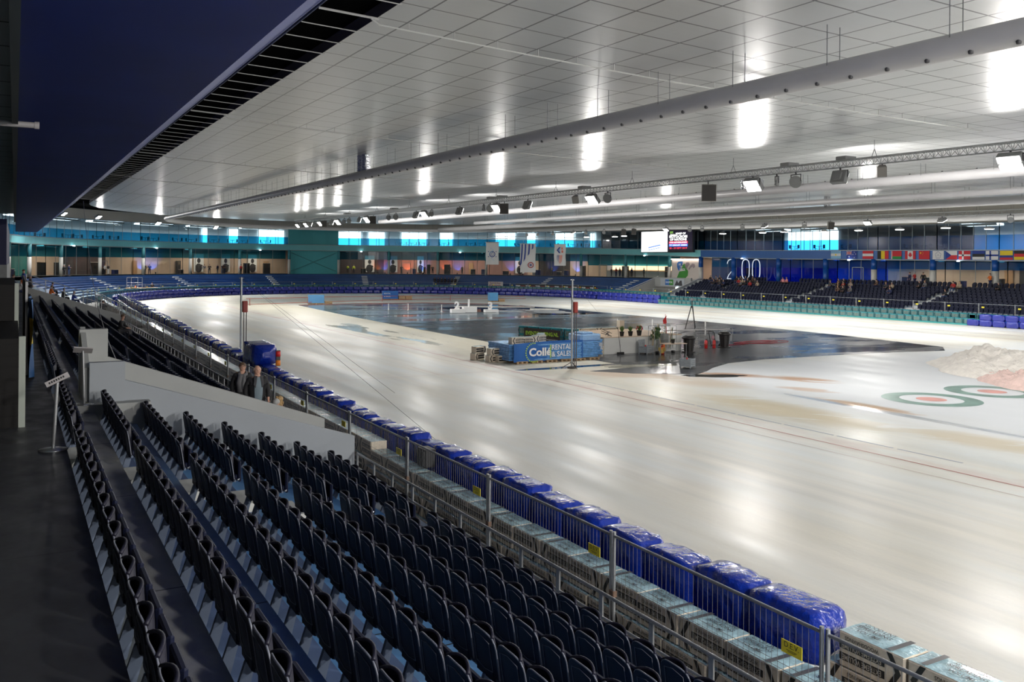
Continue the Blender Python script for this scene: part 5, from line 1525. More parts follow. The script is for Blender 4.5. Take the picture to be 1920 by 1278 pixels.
# white shell chair
root = empty('plastic_chair', (31.6, 44.9, 0), 2.5); tag(root, 'white plastic chair with blue seat pad in front of the teal bales', 'chair')
WH = mat('chair_white', (.74, .76, .78), .35)
m = MB(); m.bbox((-.23, -.22, .43), (.23, .22, .47), .02); m.build('seat', WH, root)
m = MB(); m.grid(lambda u, v: ((u-.5)*.44, .22+.10*v, .47+.42*v), 4, 5); m.grid(lambda u, v: ((.5-u)*.44, .25+.10*v, .47+.42*v), 4, 5); m.build('backrest', WH, root)
m = MB(); m.bbox((-.2, -.2, .47), (.2, .2, .50), .02); m.build('cushion', mat('cushion_blue', (.02, .22, .45), .6), root)
for sx in (-1, 1):
    for sy in (-1, 1): m = MB(); m.tube((sx*.22, sy*.22, 0), (sx*.18, sy*.18, .44), .014, 6); m.build('leg', GALV, root)
# slatted grey crates
CRG = mat('crate_grey', (.30, .33, .35), .5, nz=(3, .1))
def crate(x, y, rz, label, lid, items=True):
    root = empty('slatted_crate', (x, y, 0), rz); root.scale = (.62, .62, .62); tag(root, label, 'crate')
    m = MB()
    for s_ in (-1, 1):
        for k_ in range(4):
            z = .18+.17*k_; m.box((-.60, s_*.5-.015, z), (.60, s_*.5+.015, z+.12)); m.box((s_*.6-.015, -.5, z), (s_*.6+.015, .5, z+.12))
    m.box((-.6, -.5, .16), (.6, .5, .19)); m.build('slatted_body', CRG, root)
    for sx in (-1, 1):
        for sy in (-1, 1): m = MB(); m.box((sx*.57-.05, sy*.47-.05, 0), (sx*.57+.05, sy*.47+.05, .86)); m.build('corner_post', CRG, root)
    if lid: m = MB(); m.prism([(-.6, .52, .86), (.6, .52, .86), (.6, .56, 1.45), (-.6, .56, 1.45)], (0, .03, 0)); m.build('open_lid', CRG, root)
    if items:
        m = MB(); m.tube((-.5, -.3, .7), (.3, .2, 1.02), .022, 6); m.tube((-.2, .2, .7), (-.95, -.2, 1.3), .02, 6); m.build('tool_handle', mat('tool_grey', (.42, .42, .42), .5), root)
        m = MB(); m.ell((-.1, 0, .82), (.12, .1, .10), 8, 6); m.build('red_rag', RED, root)
crate(35.3, 44.9, .35, 'grey slatted crate with open lid beside the white boarding', True)
crate(32.7, 37.9, .5, 'grey slatted crate standing alone on the wet floor', False)
# fire extinguishers
def exting(x, y, label, s=1.):
    root = empty('fire_extinguisher', (x, y, 0)); root.scale = (.85, .85, .62); tag(root, label, 'fire extinguisher')
    m = MB(); m.lathe((0, 0, 0), [(.11*s, 0), (.13*s, .03), (.13*s, .75*s), (.09*s, .86*s), (.03, .90*s)], 14); m.build('cylinder', mat('extinguisher_red', (.60, .02, .02), .3, coat=.4), root)
    m = MB(); m.box((-.05, -.02, .90*s), (.09, .02, .98*s)); m.build('valve', BLACK, root)
    m = MB(); m.path([(.05, 0, .94*s), (.17, 0, .85*s), (.17, 0, .4), (.14, 0, .25)], .018, 6); m.build('hose', BLACK, root)
    m = MB(); m.lathe((0, 0, .30), [(.132*s, 0), (.132*s, .22)], 14); m.build('label_band', mat('ext_label', (.45, .05, .03), .5), root)
exting(36.35, 44.55, 'red fire extinguisher between the slatted crate and the work table')
exting(41.5, 46.2, 'red fire extinguisher before the crowd barrier, left one of the pair')
exting(42.05, 46.0, 'red fire extinguisher before the crowd barrier, right one of the pair')
# work table
root = empty('work_table', (36.2, 43.3, 0), -.12); tag(root, 'folding work table with pale wooden top beside the black bin', 'table')
m = MB(); m.bbox((-.80, -.35, .74), (.80, .35, .78), .01); m.build('tabletop', mat('table_top', (.62, .47, .36), .5), root)
for sx in (-1, 1):
    for sy in (-1, 1): m = MB(); m.tube((sx*.75, sy*.3, 0), (sx*.75, sy*.3, .74), .018, 6); m.build('leg', GALV, root)
plant(36.15, 43.3, .78, .02, 'small dark flower pot on the work table', False, .85)
def heap(x, y, z, n, cols_, label, nm, cat, r=.3, h=.5):
    root = empty(nm, (x, y, z)); tag(root, label, cat)
    for i, c_ in enumerate(cols_):
        m = MB()
        for k_ in range(n):
            a = random.random()*6.28; rr = random.random()*r; hh = .1+random.random()*h
            m.bbox((rr*math.cos(a)-.07, rr*math.sin(a)-.07, hh-.1), (rr*math.cos(a)+.09, rr*math.sin(a)+.07, hh+.12), .03)
        m.build('bundle', c_, root)
OR = mat('orange_plastic', (.75, .16, .03), .45); DG = mat('foliage_dark', (.06, .12, .04), .7, nz=(8, .4)); YE = mat('yellow_wood', (.55, .38, .10), .6)
heap(36.1, 44.2, 0, 5, [OR, YE], 'orange and yellow buckets under the work table', 'bucket_pile', 'buckets', .45, .4)
# garden trolley full of tools with a red flag
root = empty('tool_trolley', (36.7, 45.0, 0)); tag(root, 'wire trolley packed with brooms, sticks, plants and a red flag', 'trolley')
m = MB()
for sx in (-1, 1):
    for sy in (-1, 1): m.tube((sx*.9, sy*.3, .15), (sx*.9, sy*.3, 1.75), .02, 6)
for z in (.3, .9, 1.75):
    for sy in (-1, 1): m.tube((-.9, sy*.3, z), (.9, sy*.3, z), .014, 5)
for i in range(13): m.tube((-.9+i*.15, .3, .2), (-.9+i*.15, .3, 1.75), .007, 4)
m.build('wire_cage', GALV, root)
for i in range(14):
    m = MB(); x = -.85+i*.13; m.tube((x, random.uniform(-.2, .2), .3), (x+random.uniform(-.15, .25), random.uniform(-.2, .2), 1.4+random.random()*.6), .018, 5); m.build('stick', [YE, WOOD, DG, GALVD, MATS['tool_grey']][i % 5], root)
m = MB()
for i in range(50):
    c_ = Vector((-.55+random.gauss(0, .16), random.uniform(-.2, .2), .9+random.random()*.7)); a = random.random()*6.3; w = Vector((math.cos(a), math.sin(a), .3))*.08; u_ = Vector((0, 0, .10)); m.add([c_-w, c_-u_, c_+w, c_+u_], [(0, 1, 2, 3)])
m.build('foliage', DG, root)
m = MB(); m.bbox((-.1, -.25, .6), (.35, .2, 1.25), .05); m.build('sack', mat('sack_grey', (.22, .23, .22), .6), root)
m = MB(); m.grid(lambda u, v: (.32-.28*u-.06*v, -.05+.05*math.sin(v*5), 2.45-.25*u-.55*v*(1-u*.4)), 5, 6); m.tube((.40, 0, .6), (.22, 0, 2.5), .015, 5); m.build('red_flag', RED, root)
m = MB(); m.lathe((.6, -.35, 0), [(.12, 0), (.12, .16)], 10); m.lathe((-.7, -.35, 0), [(.12, 0), (.12, .16)], 10); m.build('wheel', BLACK, root)
# barrels / bins
def bin_(x, y, label, rz=0, wheel=False):
    root = empty('wheelie_bin', (x, y, 0), rz); tag(root, label, 'bin')
    bm_ = mat('bin_black', (.018, .016, .015), .42, nz=(4, .15))
    m = MB(); m.lathe((0, 0, 0), [(.44, 0), (.44, .06), (.30, .08), (.37, .88), (.44, .90)], 14, smooth=False); m.build('body', bm_, root)
    m = MB(); m.lathe((0, 0, .88), [(.44, 0), (.46, .06), (.40, .17), (.25, .22), (.001, .23)], 14); m.build('lid', bm_, root)
    m = MB(); m.box((-.18, -.12, 1.095), (.16, .14, 1.13)); m.build('lid_flap', mat('bin_flap', (.45, .45, .43), .4), root)
    if wheel: m = MB(); m.tube((.25, .42, .13), (.4, .42, .13), .13, 12); m.build('wheel', BLACK, root)
bin_(38.4, 44.4, 'black round-topped bin beside the work table')
bin_(42.9, 45.9, 'black wheeled bin at the right crowd barrier', .4, True)
root = empty('trolley_frame', (42.15, 46.3, 0)); tag(root, 'black hand trolley tipped against the right bin', 'trolley')
m = MB(); m.tube((-.1, 0, .15), (-.25, .1, 1.15), .03, 6); m.tube((.3, 0, .15), (.25, .1, 1.05), .03, 6); m.tube((-.25, .1, 1.15), (.25, .1, 1.05), .03, 6); m.tube((-.1, 0, .15), (.3, 0, .15), .03, 6); m.build('frame', BLACK, root)
m = MB(); m.ell((.02, -.05, .7), (.14, .07, .16), 8, 6); m.build('strap_roll', mat('strap_roll_mix', (.40, .22, .25), .6), root)
# crowd barriers
def barrier(a, b, label, h=1.12):
    a = Vector(a); b = Vector(b); L = (b-a).length; root = empty('crowd_barrier', a, math.atan2(b.y-a.y, b.x-a.x)); tag(root, label, 'crowd barrier')
    m = MB(); m.path([(.04, 0, .15), (.04, 0, h-.18), (.10, 0, h-.04), (.22, 0, h), (L-.22, 0, h), (L-.10, 0, h-.04), (L-.04, 0, h-.18), (L-.04, 0, .15)], .022, 7); m.tube((.04, 0, .15), (L-.04, 0, .15), .018, 6); m.build('frame', GALV, root)
    m = MB(); n = int(L/.12)
    for i in range(1, n): m.tube((L*i/n, 0, .15), (L*i/n, 0, h-.01), .008, 4)
    m.build('bars', GALV, root)
    for x in (.35, L-.35): m = MB(); m.tube((x, -.3, .01), (x, .3, .01), .02, 6); m.tube((x, 0, 0), (x, 0, .15), .02, 6); m.build('foot', GALV, root)
barrier((38.9, 46.6, 0), (41.5, 47.4, 0), 'steel crowd barrier behind the black bin')
barrier((41.6, 47.5, 0), (44.2, 46.4, 0), 'steel crowd barrier with rounded corner behind the extinguishers', 1.35)
m = MB(); m.tube((38.0, 46.3, 1.32), (43.4, 45.9, 1.28), .035, 8); m.tube((38.0, 46.5, 1.30), (41.4, 47.2, 1.10), .03, 8)
o = m.build('white_tube', mat('tube_white', (.62, .60, .60), .4)); tag(o, 'long white tube laid over the crowd barriers', 'tube')
# tripod with lamp head
root = empty('tripod_stand', (50.5, 58.0, 0)); tag(root, 'tall black lighting tripod behind the crowd barriers', 'tripod')
for a in range(3):
    m = MB(); m.tube((.62*math.cos(a*2.09+.4), .62*math.sin(a*2.09+.4), 0), (0.06*math.cos(a*2.09), .06*math.sin(a*2.09), 2.2), .045, 6); m.build('leg', BLACK, root)
m = MB(); m.tube((0, 0, 2.0), (0, 0, 2.6), .04, 8); m.tube((-.35, 0, .0), (-6.0, -3.5, .05), .05, 6); m.build('centre_pole', BLACK, root)
m = MB(); m.lathe((0, 0, 2.6), [(.10, 0), (.13, .06), (.12, .2), (.05, .27)], 12); m.build('head', mat('tripod_head', (.25, .27, .29), .4), root)
# white stakes
for i, (x, y) in enumerate(((43.4, 59.0), (45.6, 57.2), (48.6, 54.2))):
    m = MB(); m.lathe((0, 0, 0), [(.07, 0), (.06, .3), (.05, 1.15), (.03, 1.2)], 8); o = m.build('marker_stake', WHITE, loc=(x, y, .008)); tag(o, 'white marker stake on the black rink, %s from the left' % nth(i+1), 'stake', 'white marker stakes on the rink')
# red hose loops
HOSE = mat('red_hose', (.33, .035, .05), .5)
m = MB(); pts = []
for i in range(60):
    a = i*.28; pts.append((47.6+1.9*math.cos(a)+.9*math.sin(a*.31)+i*.012, 47.6+.75*math.sin(a)+.25*math.cos(a*.7), .03+.0008*i))
pts = [(44.0, 46.9, .04)]+pts; m.path(pts, .022, 6); o = m.build('hose', HOSE); tag(o, 'coiled red hose lying on the black floor right of the bins', 'hose')
# podium blocks
PD = mat('podium_white', (.80, .80, .80), .5)
for (x, y, w, h, n, lab) in ((43.9, 90.2, 1.6, .42, '2', 'left white podium block of middle height, bearing the two'), (45.9, 91.2, 1.6, .60, '1', 'centre white podium block, the tallest, bearing the one'), (48.0, 89.8, 1.6, .32, '3', 'right white podium block, the lowest, bearing the three')):
    root = empty('podium_block', (x, y, .008), -.25); tag(root, lab, 'podium')
    m = MB(); m.bbox((-w/2, -.5, 0), (w/2, .5, h), .02); m.build('block', PD, root)
    m = MB(); v, f = text_geo(n, 1.15, .04); k0 = 0
    for y_ in (0.35, .45):
        m.add([(a, y_, h+.37+b) for a, b, c_ in v], f)
    ym = m.v[:]; nV = len(v)
    edges = {}
    for fc in f:
        for i in range(len(fc)):
            e = (fc[i], fc[(i+1) % len(fc)]); edges[tuple(sorted(e))] = edges.get(tuple(sorted(e)), 0)+1
    m.f += [(a, b, b+nV, a+nV) for (a, b), c_ in edges.items() if c_ == 1]; m.m = [0]*len(m.f); m.sm = [False]*len(m.f)
    m.build('number', PD, root)
for i, (x, y) in enumerate(((38.4, 97.5), (40.6, 96.8), (43.2, 93))):
    m = MB(); m.lathe((0, 0, 0), [(.16, 0), (.04, .1), (.05, .75), (.10, .8)], 8); o = m.build('marker_stake', WHITE, loc=(x, y, .01)); tag(o, 'small white marker on the wet far rink, %s from the left' % nth(i+1), 'stake', 'small white markers on the far rink')
m = MB(); m.path([(34.5, 98, .03), (37, 98.6, .03), (39, 96.4, .03), (42, 95.8, .03), (44, 96.8, .03)], .03, 5); o = m.build('cable', CAB_); tag(o, 'dark cable snaking over the wet far rink', 'cable')
# blue boxes behind the tape
def bluebox(x, y, w, h, d, m_, label, pal, wr=None):
    root = empty('wrapped_load', (x, y, 0), -.25); tag(root, label, 'wrapped load')
    m = MB()
    for k_ in range(5): m.bbox((-w/2+.02*(k_ % 2), -d/2, .18+(h-.18)*k_/5), (w/2-.02*(k_ % 2), d/2, .18+(h-.18)*(k_+1)/5), .03)
    m.build('load', m_, root)
    m = MB(); m.box((-w/2, -d/2, .0), (w/2, d/2, .05)); m.box((-w/2, -d/2, .12), (w/2, d/2, .17))
    for q in (-1, 0, 1): m.box((q*(w/2-.1)-.08, -d/2, .05), (q*(w/2-.1)+.08, d/2, .12))
    m.build('pallet', WOOD, root)
    if wr:
        m = MB(); add_text(m, 'RENTAL', .30, (-w*.22, -d/2-.012, h*.72), (1, 0, 0), (0, 0, 1), fit=w*.42); add_text(m, '& SALES', .30, (-w*.22, -d/2-.012, h*.40), (1, 0, 0), (0, 0, 1), fit=w*.42); m.build('lettering', TXW, root)
    if pal:
        m = MB()
        for k_ in range(pal): m.box((w/2+.1+1.05*k_, -.5, .02), (w/2+1.05+1.05*k_, .5, .14)); m.box((w/2+.1+1.05*k_, -.5, .18), (w/2+1.05+1.05*k_, .5, .62 if pal > 1 else .4))
        m.build('side_pallet', WOOD, root)
LB = mat('load_lightblue', (.10, .33, .62), .3, coat=.3)
bluebox(35.0, 115.0, 2.1, 1.25, 1.2, LB, 'light blue wrapped load on a pallet on the far ice, leftmost of three', 1)
bluebox(49.2, 124.3, 2.3, 1.35, 1.2, BANB, 'dark blue wrapped load with lettering on the far ice, middle of three', 2, True)
bluebox(61.0, 113.6, 1.3, 1.35, 1.2, LB, 'light blue wrapped load on the far ice, rightmost of three', 1)
# red tape line on short posts
TAPE = mat('red_tape', (.42, .09, .06), .5)
root = empty('tape_barrier', (25.2, 113.5, 0)); tag(root, 'two red tapes strung on short posts across the far infield', 'tape barrier')
b0 = root.location
def pth(pts, zz): return [Vector((x-b0.x, y-b0.y, zz)) for x, y in pts]
m = MB(); m.path(pth([(12.5, 60), (11.8, 60)], .9), .001, 3); 
m = MB(); m.path(pth([(26.4, 117.5), (36, 119.3), (46, 120.5), (56, 119), (66, 113)], .75), .035, 5); m.build('tape', TAPE, root)
m = MB(); m.path(pth([(25.2, 111.5), (34, 114.5), (46, 118), (57, 118.2), (68, 116)], .30), .035, 5); m.build('tape', TAPE, root)
for x, y in ((26.2, 114.5), (34.5, 117.1), (46, 119.3), (56.5, 118.6)):
    m = MB(); m.tube((x-b0.x, y-b0.y, 0), (x-b0.x, y-b0.y, .85), .04, 6); m.build('post', TAPE, root)
m = MB(); m.path([(32, 112.6, .03), (40, 114.3, .03), (50, 113, .03), (58, 106.2, .03)], .05, 5); o = m.build('edge_hose', mat('hose_dark_red', (.22, .05, .04), .5)); tag(o, 'dark red hose along the far edge of the black rink', 'hose')
# scraped slush on the far right corner of rink
blob(54, 100.5, 4.6, .55, .008, .05, mat('slush_white', (.72, .70, .66), .6, nz=(3, .1), bump=(8, .6, .05)), 'floor_slush', 6.6, ang=-.5)
blob(57, 92.5, 1.9, .9, .012, .06, MATS['slush_white'], 'floor_slush', 11.6, ang=-.9)
# ================================================================== people
def skin_mesh(nodes, edges, name, m, sub=1, root=0, smooth=True):
    me = bpy.data.meshes.new('tmp'); me.from_pydata([n[:3] for n in nodes], edges, [])
    ob = bpy.data.objects.new('tmp', me); COL.objects.link(ob)
    md = ob.modifiers.new('s', 'SKIN'); md.branch_smoothing = .6; md.use_smooth_shade = True
    if sub: ss = ob.modifiers.new('u', 'SUBSURF'); ss.levels = sub; ss.render_levels = sub
    for i, n in enumerate(nodes):
        sv = me.skin_vertices[0].data[i]; r = n[3]; sv.radius = (r, n[4] if len(n) > 4 else r); sv.use_root = (i == root)
    dg = bpy.context.evaluated_depsgraph_get(); dg.update()
    out = bpy.data.meshes.new_from_object(ob.evaluated_get(dg)); out.name = name
    bpy.data.objects.remove(ob); bpy.data.meshes.remove(me)
    out.materials.clear()
    out.materials.append(m)
    for p in out.polygons: p.use_smooth = smooth
    return out
# joint tables (facing -y, metres)
def pose(kind, arm=0):
    if kind == 'stand':
        J = dict(pel=(0, 0, .95), wa=(0, 0, 1.10), ch=(0, 0, 1.32), nk=(0, 0, 1.47), hd=(0, -.02, 1.585), tp=(0, -.01, 1.68),
                 hl=(-.10, 0, .90), kl=(-.11, -.02, .50), al=(-.12, .02, .09), tl=(-.12, -.14, .04), hr=(.10, 0, .90), kr=(.12, -.04, .50), ar=(.15, .0, .09), tr=(.16, -.16, .04),
                 sl=(-.19, 0, 1.42), el=(-.27, .02, 1.14), wl=(-.25, -.10, .90), sr=(.19, 0, 1.42), er=(.27, .02, 1.14), wr=(.24, -.12, .92))
        if arm == 1: J.update(el=(-.28, -.08, 1.16), wl=(-.10, -.26, 1.22), er=(.28, -.08, 1.16), wr=(.10, -.26, 1.18))
    else:
        J = dict(pel=(0, .05, .48), wa=(0, .06, .62), ch=(0, .0, .86), nk=(0, -.05, 1.04), hd=(0, -.09, 1.15), tp=(0, -.09, 1.27),
                 hl=(-.10, .0, .46), kl=(-.13, -.42, .50), al=(-.13, -.44, .09), tl=(-.13, -.58, .04), hr=(.10, .0, .46), kr=(.14, -.42, .50), ar=(.15, -.40, .09), tr=(.16, -.54, .04),
                 sl=(-.19, -.02, .97), el=(-.25, -.10, .70), wl=(-.12, -.32, .62), sr=(.19, -.02, .97), er=(.25, -.10, .70), wr=(.12, -.32, .62))
    return J
def body_meshes(J, nm, mats, fat=1.0, coat=0.0, sub=1):
    S_, JK, TRS, SHO = mats
    G = lambda k, r, r2=None: (*J[k], r, r2 or r)
    def mid(a, b, f): return tuple(J[a][i]+(J[b][i]-J[a][i])*f for i in range(3))
    body = [G('pel', .12, .10), G('wa', .11, .09), G('ch', .14, .10), G('nk', .055), G('hd', .075, .09), G('tp', .05, .06),
            G('hl', .085), G('kl', .055), G('al', .04), G('tl', .04), G('hr', .085), G('kr', .055), G('ar', .04), G('tr', .04),
            G('sl', .055), G('el', .04), G('wl', .03), G('sr', .055), G('er', .04), G('wr', .03)]
    be = [(0, 1), (1, 2), (2, 3), (3, 4), (4, 5), (0, 6), (6, 7), (7, 8), (8, 9), (0, 10), (10, 11), (11, 12), (12, 13), (2, 14), (14, 15), (15, 16), (2, 17), (17, 18), (18, 19)]
    for w, e in (('wl', 'el'), ('wr', 'er')):   # palm, four fingers, thumb
        a = Vector(J[w]); d = (a-Vector(J[e])).normalized(); sd = d.cross(Vector((0, 0, 1))); sd = (sd.normalized() if sd.length > .1 else Vector((0, 1, 0)))
        iw = 16 if w == 'wl' else 19; k = len(body); p = a+d*.07; body.append((*p, .032, .016)); be.append((iw, k))
        for f_ in range(4):
            q = p+sd*(-.028+.019*f_)+d*.035; q2 = q+d*(.030+(.008 if f_ in (1, 2) else 0))+Vector((0, -.012, -.006))
            body.append((*q, .009, .009)); body.append((*q2, .008, .008)); n_ = len(body); be += [(k, n_-2), (n_-2, n_-1)]
        q = a+d*.035+sd*-.035; q2 = q+d*.03+sd*-.018; body += [(*q, .011, .011), (*q2, .009, .009)]; n_ = len(body); be += [(k, n_-2), (n_-2, n_-1)]
    b = skin_mesh(body, be, nm+'_body', S_, sub)
    c = coat
    ml, mr = mid('el', 'wl', .86), mid('er', 'wr', .86)
    jk = [(*J['wa'], .155*fat, .125*fat), (*mid('wa', 'ch', .5), .16*fat, .13*fat), G('ch', .175*fat, .13*fat), (*mid('ch', 'nk', .75), .085, .085), (*J['sl'], .085, .085), G('el', .065), (*ml, .055, .055), (*J['sr'], .085, .085), G('er', .065), (*mr, .055, .055), (J['pel'][0], J['pel'][1], J['pel'][2]-c, .165*fat, .135*fat)]
    j = skin_mesh(jk, [(0, 1), (1, 2), (2, 3), (2, 4), (4, 5), (5, 6), (2, 7), (7, 8), (8, 9), (0, 10)], nm+'_jacket', JK, sub)
    ll, lr = mid('kl', 'al', .9), mid('kr', 'ar', .9)
    tr = [G('pel', .135, .115), G('hl', .10), G('kl', .072), (*ll, .062, .062), G('hr', .10), G('kr', .072), (*lr, .062, .062)]
    t = skin_mesh(tr, [(0, 1), (1, 2), (2, 3), (0, 4), (4, 5), (5, 6)], nm+'_trousers', TRS, sub)
    m = MB()
    for a_, b_ in (('al', 'tl'), ('ar', 'tr')):
        A = Vector(J[a_]); B = Vector(J[b_]); m.ell((A+(B-A)*.45), (.055, .14, .055), 10, 6); m.ell(A+Vector((0, 0, -.02)), (.05, .06, .06), 8, 5)
    s = m.mesh(nm+'_shoes', SHO)
    return b, j, t, s
CLO = {}
def cloth(n, c): return mat('cloth_'+n, c, .75, nz=(8, .15))
C_ = dict(black=(.012, .012, .014), navy=(.012, .02, .07), grey=(.12, .12, .125), red=(.35, .02, .02), orange=(.70, .16, .02), white=(.60, .60, .60), teal=(.03, .25, .25), brown=(.10, .06, .04), jeans=(.04, .07, .16), beige=(.35, .28, .20), lime=(.45, .60, .05), blue=(.03, .07, .35), pink=(.65, .25, .25), charcoal=(.04, .04, .045))
HAIR = dict(dark=(.025, .018, .012), brown=(.10, .055, .03), blond=(.40, .26, .11), grey=(.35, .35, .34), none=None)
BODY = {}
def hair_mesh(J, style='short'):
    m = MB(); h = Vector(J['hd'])+Vector((0, .016, .055))
    rx = .092; 
    def fn(u, v):
        a = 2*PI*v; ph = u*PI*.55*(1.0+.35*max(0, math.sin(a)))    # longer at the back (+y)
        return (h.x+rx*math.sin(ph)*math.cos(a), h.y+.110*math.sin(ph)*math.sin(a), h.z+.092*math.cos(ph)+.01)
    m.grid(fn, 7, 16)
    if style == 'long': m.ell(h+Vector((0, .07, -.10)), (.085, .05, .14), 10, 7)
    return m
def get(kind, arm, jk, trs, fat=1., coat=0.):
    key = (kind, arm, round(fat, 1), round(coat, 1))
    if key not in BODY:
        J = pose(kind, arm); n = 'person'
        BODY[key] = (J,)+body_meshes(J, n, (SKIN, cloth('black', C_['black']), cloth('jeans', C_['jeans']), BLACK), fat, coat)
    J, b, j, t, s = BODY[key]
    def rec(me, m, tagn):
        k = key+(tagn,)
        if k not in BODY:
            me2 = me.copy(); me2.materials.clear(); me2.materials.append(m); BODY[k] = me2
        return BODY[k]
    return J, b, rec(j, cloth(jk, C_[jk]), 'j'+jk), rec(t, cloth(trs, C_[trs]), 't'+trs), s
HM_ = {}
def person(x, y, z, face, kind, jk, trs, hair, label, group=None, arm=0, s=1.0, fat=1., coat=.0, style='short', drop=None):
    r = empty('person', (x, y, z), face); r.scale = (s, s, s); tag(r, label, 'person', group)
    J, b, j, t, sh = get(kind, arm, jk, trs, fat, coat)
    inst('body', b, r); inst('jacket', j, r); inst('trousers', t, r); inst('shoes', sh, r)
    if HAIR[hair]:
        k = (kind, hair, style)
        if k not in HM_: HM_[k] = hair_mesh(J, style).mesh('hair', mat('hair_'+hair, HAIR[hair], .6, nz=(30, .3)))
        inst('hair', HM_[k], r)
    return r, J
def faceang(dx, dy): return math.atan2(dy, dx)+PI/2      # rotate local -y to (dx,dy)
def face_detail(r, J, glasses=False, bald=False, beard=False):
    h = Vector(J['hd'])+Vector((0, 0, .0))
    m = MB(); m.ell(h+Vector((0, -.005, .025)), (.080, .100, .115), 18, 14); m.ell(h+Vector((0, -.105, .03)), (.014, .022, .026), 8, 6); m.ell(h+Vector((0, -.088, .055)), (.045, .012, .012), 8, 5)
    for s_ in (-1, 1): m.ell(h+Vector((s_*.080, .0, .04)), (.012, .022, .032), 8, 6)
    m.ell(h+Vector((0, -.06, -.045)), (.035, .035, .03), 8, 6)
    m.build('head', SKIN, r)
    e = MB()
    for s_ in (-1, 1): e.ell(h+Vector((s_*.030, -.094, .052)), (.011, .008, .007), 8, 5)
    e.build('eyes', mat('eye_dark', (.02, .02, .02), .3), r)
    m = MB(); m.ell(h+Vector((0, -.094, -.012)), (.024, .008, .006), 8, 5); m.build('mouth', mat('lips', (.38, .12, .10), .5), r)
    if glasses:
        g_ = MB()
        for s_ in (-1, 1):
            c = h+Vector((s_*.034, -.104, .052)); g_.path([(c.x+.026*math.cos(a*PI/6), c.y, c.z+.018*math.sin(a*PI/6)) for a in range(13)], .0035, 5)
            g_.tube((c.x+s_*.026, c.y, c.z), (h.x+s_*.082, h.y, h.z+.05), .003, 4)
        g_.tube((h.x-.008, h.y-.105, h.z+.055), (h.x+.008, h.y-.105, h.z+.055), .003, 4); g_.build('glasses', BLACK, r)
    if bald:
        m = MB()
        for s_ in (-1, 1): m.ell(h+Vector((s_*.070, .02, .045)), (.018, .06, .045), 8, 6)
        m.ell(h+Vector((0, .075, .03)), (.065, .03, .05), 8, 6); m.build('hair', mat('hair_grey', HAIR['grey'], .6), r)
# four people by the barrier
to_cam = faceang(-.35, -1)
r, J = person(5.60, 25.3, 1.10, faceang(-.15, -1), 'stand', 'black', 'black', 'brown', 'woman in black coat with grey scarf and glasses standing behind the parapet', arm=0, fat=1.3, coat=.25, s=1.05)
face_detail(r, J, glasses=True)
m = MB(); h = Vector(J['nk']); m.path([(h.x-.08, h.y-.02, h.z+.0), (h.x-.09, h.y-.12, h.z-.05), (h.x, h.y-.15, h.z-.08), (h.x+.09, h.y-.12, h.z-.04), (h.x+.09, h.y+.0, h.z)], .045, 8)
m.path([(h.x-.05, h.y-.15, h.z-.06), (h.x-.10, h.y-.19, h.z-.25), (h.x-.08, h.y-.18, h.z-.50)], .07, 8); m.path([(h.x+.03, h.y-.16, h.z-.06), (h.x+.02, h.y-.19, h.z-.22), (h.x-.02, h.y-.18, h.z-.42)], .05, 8); m.build('scarf', cloth('grey', C_['grey']), r)
m = MB()
for s_ in (-1, 1): m.path([(h.x+s_*.03, h.y+.12, h.z-.02), (h.x+s_*.14, h.y+.08, h.z-.03), (h.x+s_*.20, h.y-.04, h.z-.08)], .035, 8)
m.build('fur_collar', mat('fur_tan', (.30, .19, .11), .9, nz=(30, .3), bump=(40, 1., .02)), r)
r, J = person(5.32, 22.4, 1.33, faceang(-.02, -1), 'stand', 'black', 'black', 'none', 'bald man in open black jacket over grey-blue shirt beside the woman', fat=1.4, coat=.12, s=1.06)
face_detail(r, J, bald=True)
m = MB(); c0 = Vector(J['ch'])
def shirt(u, v):
    a = (u-.5)*1.15; z = 1.47-.55*v; rr = .140+.03*math.sin(PI*v)
    return (rr*math.sin(a)*1.05, -.003-rr*math.cos(a)*1.0-.035, z)
m.grid(shirt, 8, 10); m.build('shirt', mat('shirt_greyblue', (.16, .21, .24), .7, nz=(6, .1)), r)
m = MB()
for s_ in (-1, 1): m.prism([(s_*.03, -.175, 1.50), (s_*.10, -.15, 1.50), (s_*.12, -.19, 1.30), (s_*.075, -.20, 1.22)], (0, -.015, 0))
m.build('lapels', cloth('charcoal', C_['charcoal']), r)
r, J = person(5.75, 22.2, .62, faceang(.55, .8), 'stand', 'black', 'black', 'grey', 'man with short grey hair seen from behind below the bald man', fat=1.1, s=.98)
m = MB(); m.ell(Vector(J['hd'])+Vector((0, 0, .04)), (.080, .098, .112), 14, 10); m.build('head', SKIN, r)
r, J = person(6.05, 23.0, .56, faceang(.5, .8), 'stand', 'black', 'black', 'blond', 'woman with tousled blond hair and black coat at the railing', fat=1.2, coat=.3, s=.98, style='long')
m = MB(); hh = Vector(J['hd'])
for i in range(26):
    a = random.random()*6.28; m.ell(hh+Vector((.08*math.cos(a), .03+.08*math.sin(a), random.uniform(-.10, .13))), (.035, .035, .045), 6, 4)
m.build('curls', mat('hair_blond', HAIR['blond'], .6), r)
